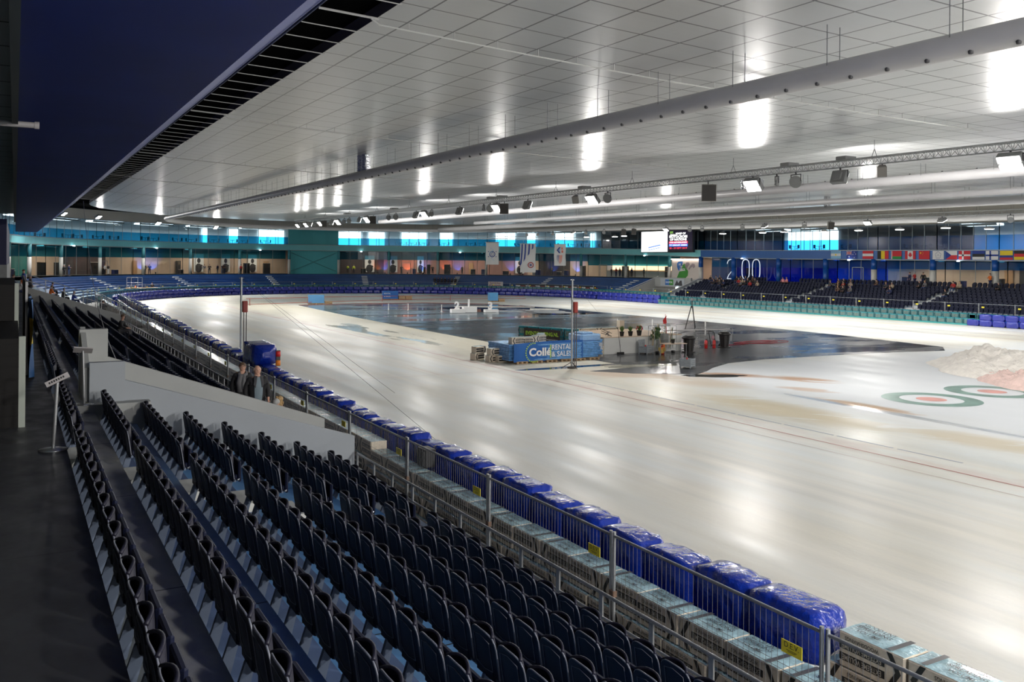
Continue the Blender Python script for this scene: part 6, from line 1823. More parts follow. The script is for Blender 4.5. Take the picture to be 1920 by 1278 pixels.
# home-stand stragglers
person(4.92, 50.6, 1.52, faceang(.9, -.4), 'sit', 'black', 'charcoal', 'brown', 'man in black sitting alone in the far home seats', s=1.05)
person(6.9, 86.5, .30, faceang(.4, .9), 'stand', 'grey', 'black', 'dark', 'person with grey backpack standing by the far end of the railing', arm=1, s=1.05)
LG = 'spectators at the far-left end of the home stand'
for i, (x, y, z, k, jk, tr, hr, lab) in enumerate((
    (.55, 72.5, 3.27, 'stand', 'blue', 'orange', 'brown', 'person in blue and orange leaning at the far-left railing top'),
    (-.15, 77.0, 3.27, 'sit', 'navy', 'black', 'brown', 'person in navy seated against the pale wall at far left'),
    (.35, 75.0, 2.9, 'sit', 'white', 'navy', 'grey', 'person in white jacket bending at far left'),
    (1.0, 73.8, 2.85, 'stand', 'grey', 'charcoal', 'grey', 'person in grey jacket behind the upright pole at far left'),
    (3.0, 92.0, 2.3, 'sit', 'black', 'black', 'dark', 'dark seated spectator on the left bend terraces, uppermost'),
    (2.6, 82.0, 2.3, 'sit', 'orange', 'black', 'brown', 'spectator in orange behind the far parapet railing'),
    (3.6, 84.0, 2.0, 'sit', 'charcoal', 'black', 'dark', 'spectator in charcoal behind the far parapet railing'),
    (4.4, 84.5, 1.75, 'sit', 'blue', 'navy', 'grey', 'spectator in blue behind the far parapet railing'))):
    person(x, y, z, faceang(.8, .2), k, jk, tr, hr, lab, LG)
# standing along the glazed concourse (u,t) and inside it
PL = [(25.6, 46.4, 'black', 'black'), (26.9, 46.4, 'navy', 'jeans'), (38, 48.2, 'white', 'black'), (38.9, 48.4, 'black', 'white'), (46.3, 48.3, 'black', 'black'), (47.2, 48.2, 'blue', 'navy'), (58.0, 48.4, 'grey', 'beige'), (58.9, 48.2, 'black', 'black'), (61.8, 50.9, 'black', 'grey'), (62.6, 50.6, 'black', 'grey'), (64.1, 46.5, 'red', 'black'),
      (85.5, 52.5, 'lime', 'black'), (86.6, 52.5, 'lime', 'navy'), (95.2, 51.8, 'black', 'black'), (99.4, 52.0, 'black', 'black'), (100.9, 52.0, 'charcoal', 'black'), (104, 52, 'black', 'black'), (106.5, 51.5, 'black', 'black'),
      (118.5, 49.0, 'black', 'black'), (124.0, 51, 'black', 'black'), (136.9, 50.4, 'black', 'black'), (137.8, 50.5, 'red', 'navy'), (138.7, 50.4, 'black', 'navy'), (140.2, 50.6, 'black', 'beige'), (141.3, 50.5, 'navy', 'black'), (144.2, 50.4, 'black', 'black'), (151.3, 50.3, 'navy', 'black'), (152.1, 50.5, 'black', 'black'),
      (198.9, 46.8, 'navy', 'navy'), (199.5, 46.9, 'red', 'navy'), (200.7, 46.8, 'black', 'navy'), (208.9, 46.7, 'orange', 'navy')]
for i, (t, rho, jk, tr) in enumerate(PL):
    a = heading(t); out_ = random.random() < .4
    x, y = F(t, rho)
    side = 'left of the teal wall' if t < 74 else ('right of the teal wall' if t < 125 else ('by the bar counter' if t < 154 else 'on the back straight concourse'))
    person(x, y, 3.28, a+PI/2+(PI if not out_ else 0)+random.uniform(-.6, .6), 'stand', jk, tr, random.choice(['dark', 'brown', 'grey']), 'person in %s standing %s, %s from the left' % (jk, side, nth(i+1)), 'people in the glazed concourse', arm=i % 2)
# seated clusters
def seatrow(k): return 92-(.762+.76*k), ZT[k+1]
clu = []
for k in range(0, 3):
    for y in (95.0, 94.2, 93.2, 91.8, 100.5, 99.3, 98.5): clu.append((k, y-1.2*k))
for k in range(0, 4):
    for y in (76.9, 76.1, 75.0): clu.append((k, y-.6*k))
for k, y in ((0, 86.2), (0, 85.5), (1, 68.5), (2, 68.2), (1, 69.3), (3, 67.6), (0, 71.2), (0, 65.4), (0, 64.7), (3, 60.6), (0, 61.2), (0, 60.4), (0, 56.0), (1, 77.5)): clu.append((k, y))
jks = ['black', 'charcoal', 'navy', 'brown', 'black', 'grey', 'black', 'red', 'beige']
for i, (k, y) in enumerate(clu):
    x, z = seatrow(k); jk = 'pink' if (k, y) in ((0, 86.2), (0, 85.5)) else jks[i % 9]
    person(x-.12, y, z, faceang(-1, random.uniform(-.3, .3)), 'sit', jk, random.choice(['black', 'jeans', 'navy']), random.choice(['dark', 'brown', 'grey', 'blond']), 'seated spectator in %s, %s row from the top, %s from the right' % (jk, nth(k+1), nth(sum(1 for q in clu if q[1] < y)+1)), 'spectators seated on the back stand')
# group on the bend near the middle stairs
for i in range(7):
    t = 102.8+i*.75; rho = rh(EDGE[4])-.45; x, y = F(t, rho)
    person(x, y, ZT[5]-.12, heading(t)+PI/2+PI, 'sit', ['black', 'navy', 'charcoal'][i % 3], 'black', 'dark', 'dark seated person in the huddle beside the bend stairs, %s from the left' % nth(i+1), 'huddle seated on the bend terrace')
# timing crew with scaffold at the left bend
t = 33.5; x, y = F(t, 39.6)
person(x, y, .45, faceang(.9, .3), 'stand', 'orange', 'charcoal', 'dark', 'crew member in orange on the small scaffold at the left bend', s=.9)
person(x+2.6, y+2.2, .55, faceang(.3, -.9), 'stand', 'black', 'black', 'dark', 'crew member in black right of the small scaffold at the left bend', fat=1.3, arm=1)
root = empty('scaffold_stage', (15.0, 140.9, 0), .55); tag(root, 'small metal scaffold platform behind the left bend barrier', 'scaffold')
m = MB()
for xx in (0, 1.9): 
    for yy in (0, 1.0): m.tube((xx, yy, 0), (xx, yy, 3.1), .04, 6)
for zz in (1.6, 2.3, 3.1): m.tube((0, 0, zz), (1.9, 0, zz), .035, 6); m.tube((0, 1, zz), (1.9, 1, zz), .035, 6)
m.build('frame', GALV, root); m = MB(); m.box((-.2, -.1, 1.45), (4.6, 1.1, 1.55)); m.build('deck', WOOD, root)

# ================================================================== flags along the blue band
FR_ = mat('flag_red', (.50, .02, .03), .7); FW = mat('flag_white', (.62, .62, .62), .7); FBL = mat('flag_royal', (.015, .04, .24), .7); FY = mat('flag_gold', (.70, .52, .02), .7); FK = mat('flag_black', (.015, .015, .015), .7); FG = mat('flag_green', (.02, .24, .05), .7); FSK = mat('flag_sky', (.20, .42, .62), .7)
FM_ = [FR_, FW, FBL, FY, FK, FG, FSK]
R, Wh, B, Y, K, G_, S = range(7)
def flag(yc, name, w, spec, ztop, zbot):
    mb = MB(); h = ztop-zbot; X = -.0
    def rect(u0, v0, u1, v1, c, d=0.0):   # u right in the picture (towards -y), v up
        x = -.01-d
        mb.add([(x, -(u0-.5)*w, v0*h), (x, -(u1-.5)*w, v0*h), (x, -(u1-.5)*w, v1*h), (x, -(u0-.5)*w, v1*h)], [(0, 1, 2, 3)], c)
    def tri(P, c, d=.004): mb.add([(-.01-d, -(u-.5)*w, v*h) for u, v in P], [tuple(range(len(P)))], c)
    spec(rect, tri)
    mb.box((-.008, -w/2, 0), (0, w/2, h), Wh)
    o = mb.build('national_flag', FM_, loc=(93.14, yc, zbot)); tag(o, 'flag of %s hanging on the blue balcony band' % name, 'flag', 'national flags on the balcony band'); return o
def hs(*c):
    def f(r, t):
        n = len(c)
        for i, q in enumerate(c): r(0, 1-(i+1)/n, 1, 1-i/n, q)
    return f
def vs(*c):
    def f(r, t):
        n = len(c)
        for i, q in enumerate(c): r(i/n, 0, (i+1)/n, 1, q)
    return f
def star(t, cu_, cv, ru, rv, c, n=5, d=.006, k=.4):
    P = []
    for i in range(2*n):
        a = PI/2+PI*i/n; q = 1 if i % 2 == 0 else k; P.append((cu_+ru*q*math.cos(a), cv+rv*q*math.sin(a)))
    t(P, c, d)
def disc(t, cu_, cv, ru, rv, c, d=.006): t([(cu_+ru*math.cos(2*PI*i/16), cv+rv*math.sin(2*PI*i/16)) for i in range(16)], c, d)
def uj(r, t, u0, v0, u1, v1, d=.004):
    L_ = lambda a, b: (u0+(u1-u0)*a, v0+(v1-v0)*b)
    t([L_(0, 0), L_(1, 0), L_(1, 1), L_(0, 1)], B, d)
    for (a, b, c, e) in ((0, 0, 1, 1), (0, 1, 1, 0)):
        for wd, col, dd in ((.11, Wh, .002), (.035, R, .004)): t([L_(a, b-wd if b == 0 else b+wd*0-wd), L_(a+.0, b+wd), L_(c, e+wd), L_(c, e-wd)], col, d+dd)
    for wd, col, dd in ((.17, Wh, .006), (.10, R, .008)): t([L_(0, .5-wd), L_(1, .5-wd), L_(1, .5+wd), L_(0, .5+wd)], col, d+dd); t([L_(.5-wd*.6, 0), L_(.5+wd*.6, 0), L_(.5+wd*.6, 1), L_(.5-wd*.6, 1)], col, d+dd)
def f_arg(r, t): hs(S, Wh, S)(r, t); disc(t, .5, .5, .08, .12, Y)
def f_aus(r, t):
    r(0, 0, 1, 1, B); uj(r, t, 0, .5, .5, 1)
    for a, b, s_ in ((.25, .25, .1), (.75, .85, .06), (.75, .15, .06), (.62, .55, .06), (.88, .6, .06)): star(t, a, b, s_, s_*1.6, Wh, 7)
def f_blr(r, t): r(0, .33, 1, 1, R); r(0, 0, 1, .33, G_); t([(0, 0), (.1, 0), (.1, 1), (0, 1)], Wh, .006); t([(.03, 0), (.07, 0), (.07, 1), (.03, 1)], R, .008)
def f_can(r, t):
    r(0, 0, .25, 1, R); r(.25, 0, .75, 1, Wh); r(.75, 0, 1, 1, R)
    t([(.5, .9), (.55, .72), (.62, .76), (.60, .56), (.70, .60), (.66, .42), (.56, .30), (.52, .30), (.51, .12), (.49, .12), (.48, .30), (.44, .30), (.34, .42), (.30, .60), (.40, .56), (.38, .76), (.45, .72)], R)
def f_chn(r, t):
    r(0, 0, 1, 1, R); star(t, .18, .75, .10, .17, Y)
    for a, b in ((.34, .92), (.4, .8), (.4, .66), (.34, .55)): star(t, a, b, .03, .05, Y)
def f_tpe(r, t):
    r(0, 0, 1, 1, Wh)
    for i in range(5):
        a = PI/2+2*PI*i/5; disc(t, .5+.15*math.cos(a), .5+.24*math.sin(a), .12, .20, B, .003)
    for i in range(5):
        a = PI/2+2*PI*i/5; disc(t, .5+.15*math.cos(a), .5+.24*math.sin(a), .10, .165, Wh, .005)
    star(t, .5, .5, .08, .13, B, 12); disc(t, .5, .5, .045, .075, Wh, .008)
def f_cze(r, t): r(0, .5, 1, 1, Wh); r(0, 0, 1, .5, R); t([(0, 0), (.5, .5), (0, 1)], B)
def cross(bg, c, c2=None):
    def f(r, t):
        r(0, 0, 1, 1, bg); t([(0, .40), (1, .40), (1, .60), (0, .60)], c, .003); t([(.30, 0), (.43, 0), (.43, 1), (.30, 1)], c, .003)
    return f
def f_col(r, t): r(0, .5, 1, 1, Y); r(0, .25, 1, .5, B); r(0, 0, 1, .25, R)
FL_ = [('Argentina', f_arg, 79.1), ('Australia', f_aus, 76.6), ('Austria', hs(R, Wh, R), 74.15), ('Belgium', vs(K, Y, R), 71.95), ('Belarus', f_blr, 70.05), ('Canada', f_can, 68.15), ('China', f_chn, 66.3), ('Chinese Taipei', f_tpe, 64.5),
       ('the Czech Republic', f_cze, 62.85), ('Denmark', cross(R, Wh), 61.25), ('Estonia', hs(B, K, Wh), 59.6), ('Finland', cross(Wh, B), 58.05), ('Colombia', f_col, 56.45), ('Germany', hs(K, R, Y), 54.9), ('Great Britain', lambda r, t: uj(r, t, 0, 0, 1, 1, .0), 53.35), ('Hungary', hs(R, Wh, G_), 51.8)]
for i, (n, sp, y) in enumerate(FL_):
    tt = LARC+117-y; b0, b1 = band(tt); flag(y, n, 1.42 if i > 3 else 1.6, sp, b1-.03, b0+.06)

# ================================================================== LED screen
root = empty('led_screen', (92.6, 112.8, 7.6)); tag(root, 'bright double LED advertising screen on the balcony band', 'screen')
SCW = mat('screen_white', (1, 1, 1), .5, emit=(1, 1, 1), es=1.6); SCK = mat('screen_black', (.01, .01, .015), .4, emit=(.03, .02, .05), es=.4)
SCR = mat('screen_red', (1, .05, .1), .5, emit=(1, .05, .12), es=1.2); SCB = mat('screen_blue', (.1, .2, 1), .5, emit=(.06, .18, 1), es=1.2); SCO = mat('screen_peach', (1, .9, .8), .5, emit=(1, .88, .80), es=1.1); SCG = mat('screen_lime', (.3, .6, .1), .5, emit=(.35, .7, .15), es=.6); SCL = mat('screen_pale', (.8, .9, 1), .5, emit=(.80, .88, 1), es=1.2)
# local: u runs to -y, v up; screen faces -x
yl, yr = 6.6, -6.6
m = MB(); m.box((-.0, yr, 0), (.35, yl, 3.55)); m.build('housing', BLACK, root)
m = MB()
def SP_(y0, z0, y1, z1, mi, d=.012): m.add([(-d, y0, z0), (-d, y1, z0), (-d, y1, z1), (-d, y0, z1)], [(0, 1, 2, 3)], mi)
SP_(6.5, .12, -.35, 3.5, 0)
add_text(m, 'WK', 1.15, (-.016, 3.2, 2.35), (0, -1, 0), (0, 0, 1), 1, fit=2.2, bold=.01)
add_text(m, 'ijsspeedway', .62, (-.016, 3.1, 1.55), (0, -1, 0), (0, 0, 1), 2, fit=4.2)
for q in (-1, 1):
    m.add([(-.015, 3.1-q*2.0, 2.0), (-.015, 3.1-q*2.2, 2.0), (-.015, 3.1-q*1.9, 2.9), (-.015, 3.1-q*1.75, 2.9)], [(0, 1, 2, 3)], 2)
u_ = Vector((0, -1, .14)).normalized(); v_ = Vector((0, .14, 1)).normalized(); c_ = Vector((-.014, 3.0, .85))
m.add([c_-u_*1.6-v_*.28, c_+u_*1.6-v_*.28, c_+u_*1.6+v_*.28, c_-u_*1.6+v_*.28], [(0, 1, 2, 3)], 3)
c2 = c_+Vector((-.003, 0, 0)); m.add([c2-u_*1.5-v_*.17, c2+u_*1.5-v_*.17, c2+u_*1.5+v_*.10, c2-u_*1.5+v_*.10], [(0, 1, 2, 3)], 0)
add_text(m, 'Heerenveen', .30, c2+Vector((-.003, 0, 0))-v_*.03, u_, v_, 3, fit=2.6)
m.build('left_picture', [SCW, SCO, SCL, SCB], root)
m = MB()
SP_(-.35, .35, -6.4, 3.5, 0)
for i in range(3): m.add([(-.016, -1.0-i*.28, 2.95), (-.016, -1.12-i*.28, 2.95), (-.016, -1.18-i*.28, 3.4), (-.016, -.95-i*.28, 3.4)], [(0, 1, 2, 3)], 4)
add_text(m, 'MXGP OF', .42, (-.016, -3.6, 3.0), (0, -1, 0), (0, 0, 1), 1, fit=2.4, bold=.03)
add_text(m, 'MOTOCROSS', .52, (-.016, -3.0, 2.52), (0, -1, 0), (0, 0, 1), 1, fit=4.4, bold=.035)
add_text(m, 'OF NATIONS', .52, (-.016, -3.0, 2.05), (0, -1, 0), (0, 0, 1), 1, fit=4.1, bold=.035)
SP_(-.75, 1.42, -5.3, 1.78, 2, .014); add_text(m, 'THE NETHERLANDS', .26, (-.018, -3.0, 1.6), (0, -1, 0), (0, 0, 1), 1, fit=4.2, bold=.02)
SP_(-.75, .96, -5.3, 1.36, 3, .014); add_text(m, 'TT CIRCUIT ASSEN', .26, (-.018, -3.0, 1.16), (0, -1, 0), (0, 0, 1), 1, fit=4.2, bold=.02)
add_text(m, '28 - 29 SEPT 2019', .34, (-.016, -3.0, .68), (0, -1, 0), (0, 0, 1), 2, fit=4.3, bold=.02)
m.build('right_picture', [SCK, SCW, SCR, SCB, SCG], root)

# ================================================================== hanging federation banners
CLW = mat('banner_cloth_white', (.55, .56, .56), .7)
NB_ = mat('banner_navy', (.01, .04, .22), .6); OB_ = mat('banner_orange', (.75, .14, .06), .6); RB_ = mat('banner_maroon', (.30, .03, .04), .6); LB_ = mat('banner_sky', (.25, .45, .65), .6)
def hbanner(x, y, w, z0, z1, label, deco, ripple=.05, taper=0.):
    root = empty('hanging_banner', (x, y, z1), math.atan2(-y, -x)+PI/2); tag(root, label, 'banner')
    # local x to the right in the picture, -y towards the ice stands
    m = MB(); h = z1-z0
    m.grid(lambda u, v: ((u-.5)*w*(1+taper*v)+.03*math.sin(v*9), .03*math.sin(u*11+v*4)*v, -h*v), 10, 14); m.build('cloth', CLW, root)
    m = MB(); deco(m, w, h); m.build('printed_emblem', [NB_, OB_, RB_, LB_, CLW], root)
    m = MB(); m.tube((-w/2-.15, 0, .03), (w/2+.15, 0, .03), .05, 6); m.tube((-w*.3, 0, .03), (-w*.3, 0, 1.6), .015, 4); m.tube((w*.3, 0, .03), (w*.3, 0, 1.6), .015, 4); m.build('hanging_bar', GALV, root)
def ringd(m, cx_, cz, r0, r1, mi, a0=0, a1=2*PI, n=24, d=.06, sx=1.):
    for i in range(n):
        a = a0+(a1-a0)*i/n; b = a0+(a1-a0)*(i+1)/n
        m.add([(cx_+sx*r0*math.cos(a), -d, cz+r0*math.sin(a)), (cx_+sx*r1*math.cos(a), -d, cz+r1*math.sin(a)), (cx_+sx*r1*math.cos(b), -d, cz+r1*math.sin(b)), (cx_+sx*r0*math.cos(b), -d, cz+r0*math.sin(b))], [(0, 1, 2, 3)], mi)
def d1(m, w, h):
    c = -h*.53; ringd(m, 0, c, .38, .50, 0); ringd(m, 0, c, .20, .27, 0, sx=.8); ringd(m, -.12, c+.02, .30, .40, 3, 1, 3.6)
    for q in (-1, 1):
        for p in (-1, 1): m.box((q*.62-.07, -.06, c+p*.42-.07), (q*.62+.07, -.058, c+p*.42+.07), 0)
    for i in range(8):
        a, b = i/8, (i+1)/8; f = lambda s_: (.28*math.sin(s_*5.2)*(.4+.6*s_), c+.5+s_*.55); p, q = f(a), f(b)
        m.add([(p[0]-.05, -.06, p[1]), (p[0]+.05, -.06, p[1]), (q[0]+.05, -.06, q[1]), (q[0]-.05, -.06, q[1])], [(0, 1, 2, 3)], 3)
        m.add([(-p[0]-.04, -.06, 2*c-p[1]), (-p[0]+.04, -.06, 2*c-p[1]), (-q[0]+.04, -.06, 2*c-q[1]), (-q[0]-.04, -.06, 2*c-q[1])], [(0, 1, 2, 3)], 3)
def d2(m, w, h):
    for i, (x0, L_, wd) in enumerate(((-.95, 3.8, .24), (-.40, 2.85, .24), (.22, 1.9, .24), (.80, .85, .22))):
        for j in range(6):
            a, b = j/6, (j+1)/6; f = lambda s_: x0-.28*s_*s_*(L_/3.8); k0 = wd*(1-.0*a)
            tip = 1 if j < 5 else .15
            m.add([(f(a)-wd/2, -.06, -L_*a-.05), (f(a)+wd/2, -.06, -L_*a-.05), (f(b)-wd/2+wd*tip, -.06, -L_*b-.05), (f(b)-wd/2, -.06, -L_*b-.05)], [(0, 1, 2, 3)], 0)
    ringd(m, .48, -h*.74, .36, .50, 2); ringd(m, .48, -h*.74, .0, .15, 0); ringd(m, .48, -h*.74, .22, .25, 2)
def d3(m, w, h):
    c = -h*.27
    m.add([(-.55, -.06, c), (-.15, -.06, c+.5), (.1, -.06, c+.5), (-.28, -.06, c), (.1, -.06, c-.5), (-.15, -.06, c-.5)], [(0, 3, 2, 1), (0, 5, 4, 3)], 0)
    m.add([(-.22, -.06, c), (.02, -.06, c+.3), (.15, -.06, c+.3), (-.05, -.06, c), (.15, -.06, c-.3), (.02, -.06, c-.3)], [(0, 3, 2, 1), (0, 5, 4, 3)], 3)
    add_text(m, 'K', .5, (.38, -.06, c+.25), (1, 0, 0), (0, 0, 1), 1, bold=.04); add_text(m, 'B', .5, (.38, -.06, c-.25), (1, 0, 0), (0, 0, 1), 1, bold=.04)
    for i in range(7):
        x0 = -.42+.13*i; L_ = 1.5*(1-.12*abs(i-4))
        m.add([(x0-.03, -.06, -h*.50), (x0+.03, -.06, -h*.50), (x0-.08, -.06, -h*.50-L_), (x0-.12, -.06, -h*.50-L_)], [(0, 1, 2, 3)], 0 if i < 3 else 1)
hbanner(68.5, 127.9, 2.1, 5.4, 9.05, 'white hanging banner with round blue emblem, leftmost of three', d1)
hbanner(73.6, 125.0, 2.55, 4.15, 8.85, 'large white hanging banner with blue stripes and maroon ring, middle of three', d2)
hbanner(78.2, 122.4, 1.85, 5.3, 8.8, 'white hanging banner with blue and orange emblem, rightmost of three', d3, taper=.03)
m = MB(); m.tube((66, 129.4, 9.7), (82, 120.4, 9.5), .05, 6); m.tube((66, 129.4, 10.1), (82, 120.4, 9.9), .04, 6)
for i in range(17): m.tube((66+i, 129.4-i*.5625, 9.7), (66.5+i, 129.1-i*.5625, 10.1), .02, 4)
o = m.build('banner_truss', mat('truss_pale', (.5, .5, .5), .4, .3)); tag(o, 'thin pale truss carrying the three hanging banners', 'truss')

# ================================================================== signs round the bend
def board(tA, tB, rho, z0, z1, mats_, name, label, fn, cat='sign'):
    x, y = F(tA, rho); root = empty(name, (x, y, z0)); tag(root, label, cat)
    ts = trange(tA, tB, 1.6); m = MB()
    for p, q in zip(ts[:-1], ts[1:]):
        A0, A1 = T3(p, rho, z0), T3(q, rho, z0); B0, B1 = T3(p, rho+.05, z0), T3(q, rho+.05, z0); h = z1-z0
        up_ = lambda P: (P[0], P[1], z1)
        m.add([A0, A1, up_(A1), up_(A0), B0, B1, up_(B1), up_(B0)], [(0, 1, 2, 3), (5, 4, 7, 6), (3, 2, 6, 7)])
    M = Matrix.Translation((-x, -y, -z0)); m.xf(M); m.build('panel', mats_[0], root)
    m = MB()
    def put(txt, t_, zc, size, mi, fit=None, bold=.0):
        px, py = F(t_, rho-.03); h_ = heading(t_); ux = Vector((math.sin(h_), -math.cos(h_), 0)); add_text(m, txt, size, (px, py, zc), ux, (0, 0, 1), mi, fit=fit, bold=bold)
    def rectp(t0_, t1_, za, zb, mi):
        m.add([T3(t0_, rho-.02, za), T3(t1_, rho-.02, za), T3(t1_, rho-.02, zb), T3(t0_, rho-.02, zb)], [(0, 1, 2, 3)], mi)
    fn(put, rectp); m.xf(M)
    if m.v: m.build('print', mats_[1:], root)
def fx(put, rc):
    for i in range(9):
        t_ = 124.0+i*2.55
        rc(t_+.2, t_+1.35, 1.22, 1.62, 1); put('TSP', t_-.55, 1.50, .50, 0, fit=.95, bold=.03); put('media', t_+1.7, 1.33, .2, 0, fit=.5, bold=.01)
board(122.9, 145.2, 38.55, 1.02, 1.92, [mat('board_black', (.012, .012, .012), .5), TXW, mat('board_maroon', (.22, .02, .02), .5)], 'advert_board', 'long black advertising board with white letters and maroon blocks on the bend fence', fx, 'advert board')
def fs(put, rc): put('Start & Slow', 117.8, 2.0, .45, 0, fit=2.2, bold=.02); put('Finish', 117.8, 1.55, .42, 0, fit=2.3, bold=.02)
board(116.1, 119.7, 38.55, 1.25, 2.25, [mat('board_cream', (.55, .52, .50), .6), mat('letter_maroon', (.25, .03, .05), .6)], 'notice_board', 'small cream notice board with maroon lettering on the bend fence', fs, 'notice board')
# deck wall, vomitory and balcony sign
GRN = mat('sign_green', (.05, .26, .04), .6); SBL = mat('sign_blue', (.03, .14, .42), .6); SGR = mat('sign_mauve', (.28, .23, .25), .6)
def fd(put, rc): pass
root = empty('deck_sign', (93.3, 108.5, 3.3)); tag(root, 'pale lit wall panel with green and blue painted shape beside the bend', 'sign')
m = MB(); m.box((0, -3.7, 0), (.12, 3.7, 3.15)); m.build('panel', mat('sign_wall', (.55, .50, .46), .6), root)
m = MB(); m.box((-.25, -3.6, 3.18), (-.05, 3.6, 3.26)); m.build('strip_light', mat('sign_lamp', (1, 1, 1), .5, emit=(1, .82, .72), es=10.), root)
m = MB()
def shp(P, mi, d=.02): m.add([(-d, -(u-.5)*7.3, v*3.1) for u, v in P], [tuple(range(len(P)))], mi)
shp([(.17, .05), (.22, .0), (.45, .02), (.54, .2), (.55, .42), (.50, .55), (.42, .45), (.34, .42), (.26, .40)], 0)
shp([(.22, .90), (.30, .92), (.37, .92), (.36, .78), (.31, .55), (.26, .42), (.21, .50), (.18, .64), (.18, .80)], 1)
shp([(.33, .52), (.36, .72), (.42, .80), (.50, .74), (.52, .55), (.44, .46)], 0, .03)
shp([(.44, .72), (.50, .88), (.58, .88), (.60, .76), (.54, .66), (.50, .50)], 2, .04); shp([(.56, .52), (.60, .66), (.68, .82), (.76, .80), (.78, .66), (.72, .56), (.70, .66), (.64, .60), (.60, .50)], 2, .04)
add_text(m, 'DE', .42, (-.045, 1.65, 2.35), (0, -1, 0), (0, 0, 1), 3, bold=.02); add_text(m, 'VIP', .46, (-.045, 1.3, 1.95), (0, -1, 0), (0, 0, 1), 3, bold=.02); add_text(m, 'DECK', .52, (-.045, 1.0, 1.52), (0, -1, 0), (0, 0, 1), 3, bold=.03)
m.build('painted_shape', [GRN, SBL, SGR, TXW], root)
mb = MB(); mb.box((91.6, 103.4, 2.9), (94, 114.2, 3.3)); mb.box((91.3, 105.2, 2.05), (91.6, 114.2, 3.55)); struct('wall_deck', mb, CONC)
root = empty('balcony_sign', (91.28, 109.6, 2.2)); tag(root, 'wide pale sign with blue-green word over the stadium exit', 'sign')
m = MB(); m.box((-.03, -2.9, .0), (0, 2.9, 1.2)); m.build('panel', mat('sign_pale', (.42, .46, .50), .6), root)
m = MB(); q = lambda y0, y1, z0, z1, mi, d=.035: m.add([(-d, y0, z0), (-d, y1, z0), (-d, y1, z1), (-d, y0, z1)], [(0, 1, 2, 3)], mi)
q(1.7, .7, .15, 1.05, 0); q(.7, -.3, .15, 1.05, 1); add_text(m, 'DUOFOR', .42, (-.04, .75, .60), (0, -1, 0), (0, 0, 1), 2, fit=1.6, bold=.02)
m.add([(-.036, -.6, .1), (-.036, -2.5, .1), (-.036, -2.3, .95), (-.036, -1.9, .9), (-.036, -1.5, .5), (-.036, -1.2, 1.0), (-.036, -.9, .6)], [(0, 1, 2, 3, 4, 5, 6)], 3)
m.build('print', [SBL, GRN, TXW, mat('sign_charcoal', (.05, .05, .055), .6)], root)
root = empty('exit_lamp', (91.2, 108.3, 1.95)); tag(root, 'small white lamp above the stadium exit', 'lamp'); m = MB(); m.box((-.1, -.25, -.1), (0, .25, .1)); m.build('lamp_body', MATS['small_lamp_lit'], root)
# exit opening: cheek walls and dark recess
mb = MB()
for y in (103.9, 114.0):
    mb.prism([(85.0, y, .3), (92.4, y, .3), (92.4, y, 3.55), (91.6, y, 3.4), (85.2, y, 1.15), (85.0, y, 1.1)], (0, .22, 0))
struct('wall_exit_cheek', mb, CONC)
mb = MB(); mb.box((91.5, 104.1, .9), (91.6, 114.0, 2.1)); struct('wall_exit', mb, CONCD)
mb2 = MB()
# concrete apron filling the terraces inside the exit
mb2.add([(84.8, 104.1, 1.05), (84.8, 114, 1.05), (91.5, 114, 1.05), (91.5, 104.1, 1.05)], [(0, 1, 2, 3)])
struct('floor_exit', mb2, CONCD)
mb = MB(); 
for y in (103.8, 114.2): mb.tube((85.0, y, 1.25), (92.2, y, 3.72), .05, 6)
struct('trim_10', mb, mat('cheek_cap', (.72, .72, .70), .5))
# outlined 200 figures behind the blue glass
root = empty('neon_figures', (93.4, 95.2, 3.45)); tag(root, 'large white outlined numerals 200 in the blue bay', 'numerals')
NE = mat('numeral_white', (.8, .85, .9), .4, emit=(.75, .85, 1), es=.45)
def oval(yc, w, h): return [(0, yc+w*math.copysign(abs(math.cos(a*PI/12))**.9, math.cos(a*PI/12)), h/2+.15+(h/2)*math.copysign(abs(math.sin(a*PI/12))**.55, math.sin(a*PI/12))) for a in range(25)]
for yc in (.4, -1.7):
    m = MB(); m.path(oval(yc, .75, 2.9), .07, 6); m.build('numeral', NE, root)
m = MB(); m.path([(0, 3.5+.75*math.cos(a), 2.3+.75*math.sin(a)) for a in [.1+i*.33 for i in range(11)]]+[(0, 3.05, 1.5), (0, 3.9, .7), (0, 4.25, .15), (0, 2.75, .15)], .07, 6); m.build('numeral', NE, root)

# ================================================================== inside the concourse and rooms
POW = mat('poster_white', (.62, .64, .66), .5); POK = mat('poster_dark', (.03, .03, .035), .5); POB = mat('poster_blue', (.02, .20, .55), .5)
def poster(t, w, label, var, rho=54.2):
    x, y = F(t, rho); root = empty('wall_poster', (x, y, 3.6), heading(t)-PI/2); tag(root, label, 'poster')
    m = MB(); m.box((-w/2, -.04, 0), (w/2, 0, 3.3)); m.build('sheet', POW, root)
    m = MB(); m.ell((.0, -.05, 2.05), (w*.18, .02, .45), 12, 8); m.ell((w*.02*var, -.05, .7), (w*.36, .02, .85), 12, 8); m.ell((w*.2, -.05, 1.15), (w*.2, .02, .2), 8, 6); m.build('printed_figure', POK, root)
for i, (t, w) in enumerate(((60.0, 1.9), (64.6, 1.7), (69.2, 1.7), (89.5, 1.9), (93.6, 1.8), (116.6, 1.9), (98.5, 1.3))):
    poster(t, w, 'large black and white poster on the concourse wall, %s from the left' % nth(i+1), i % 3-1)
UPL = {'b': mat('uplight_blue', (.1, .2, 1), .5, emit=(.03, .12, 1), es=14.), 'o': mat('uplight_orange', (1, .3, .1), .5, emit=(1, .22, .05), es=14.)}
ui = 0
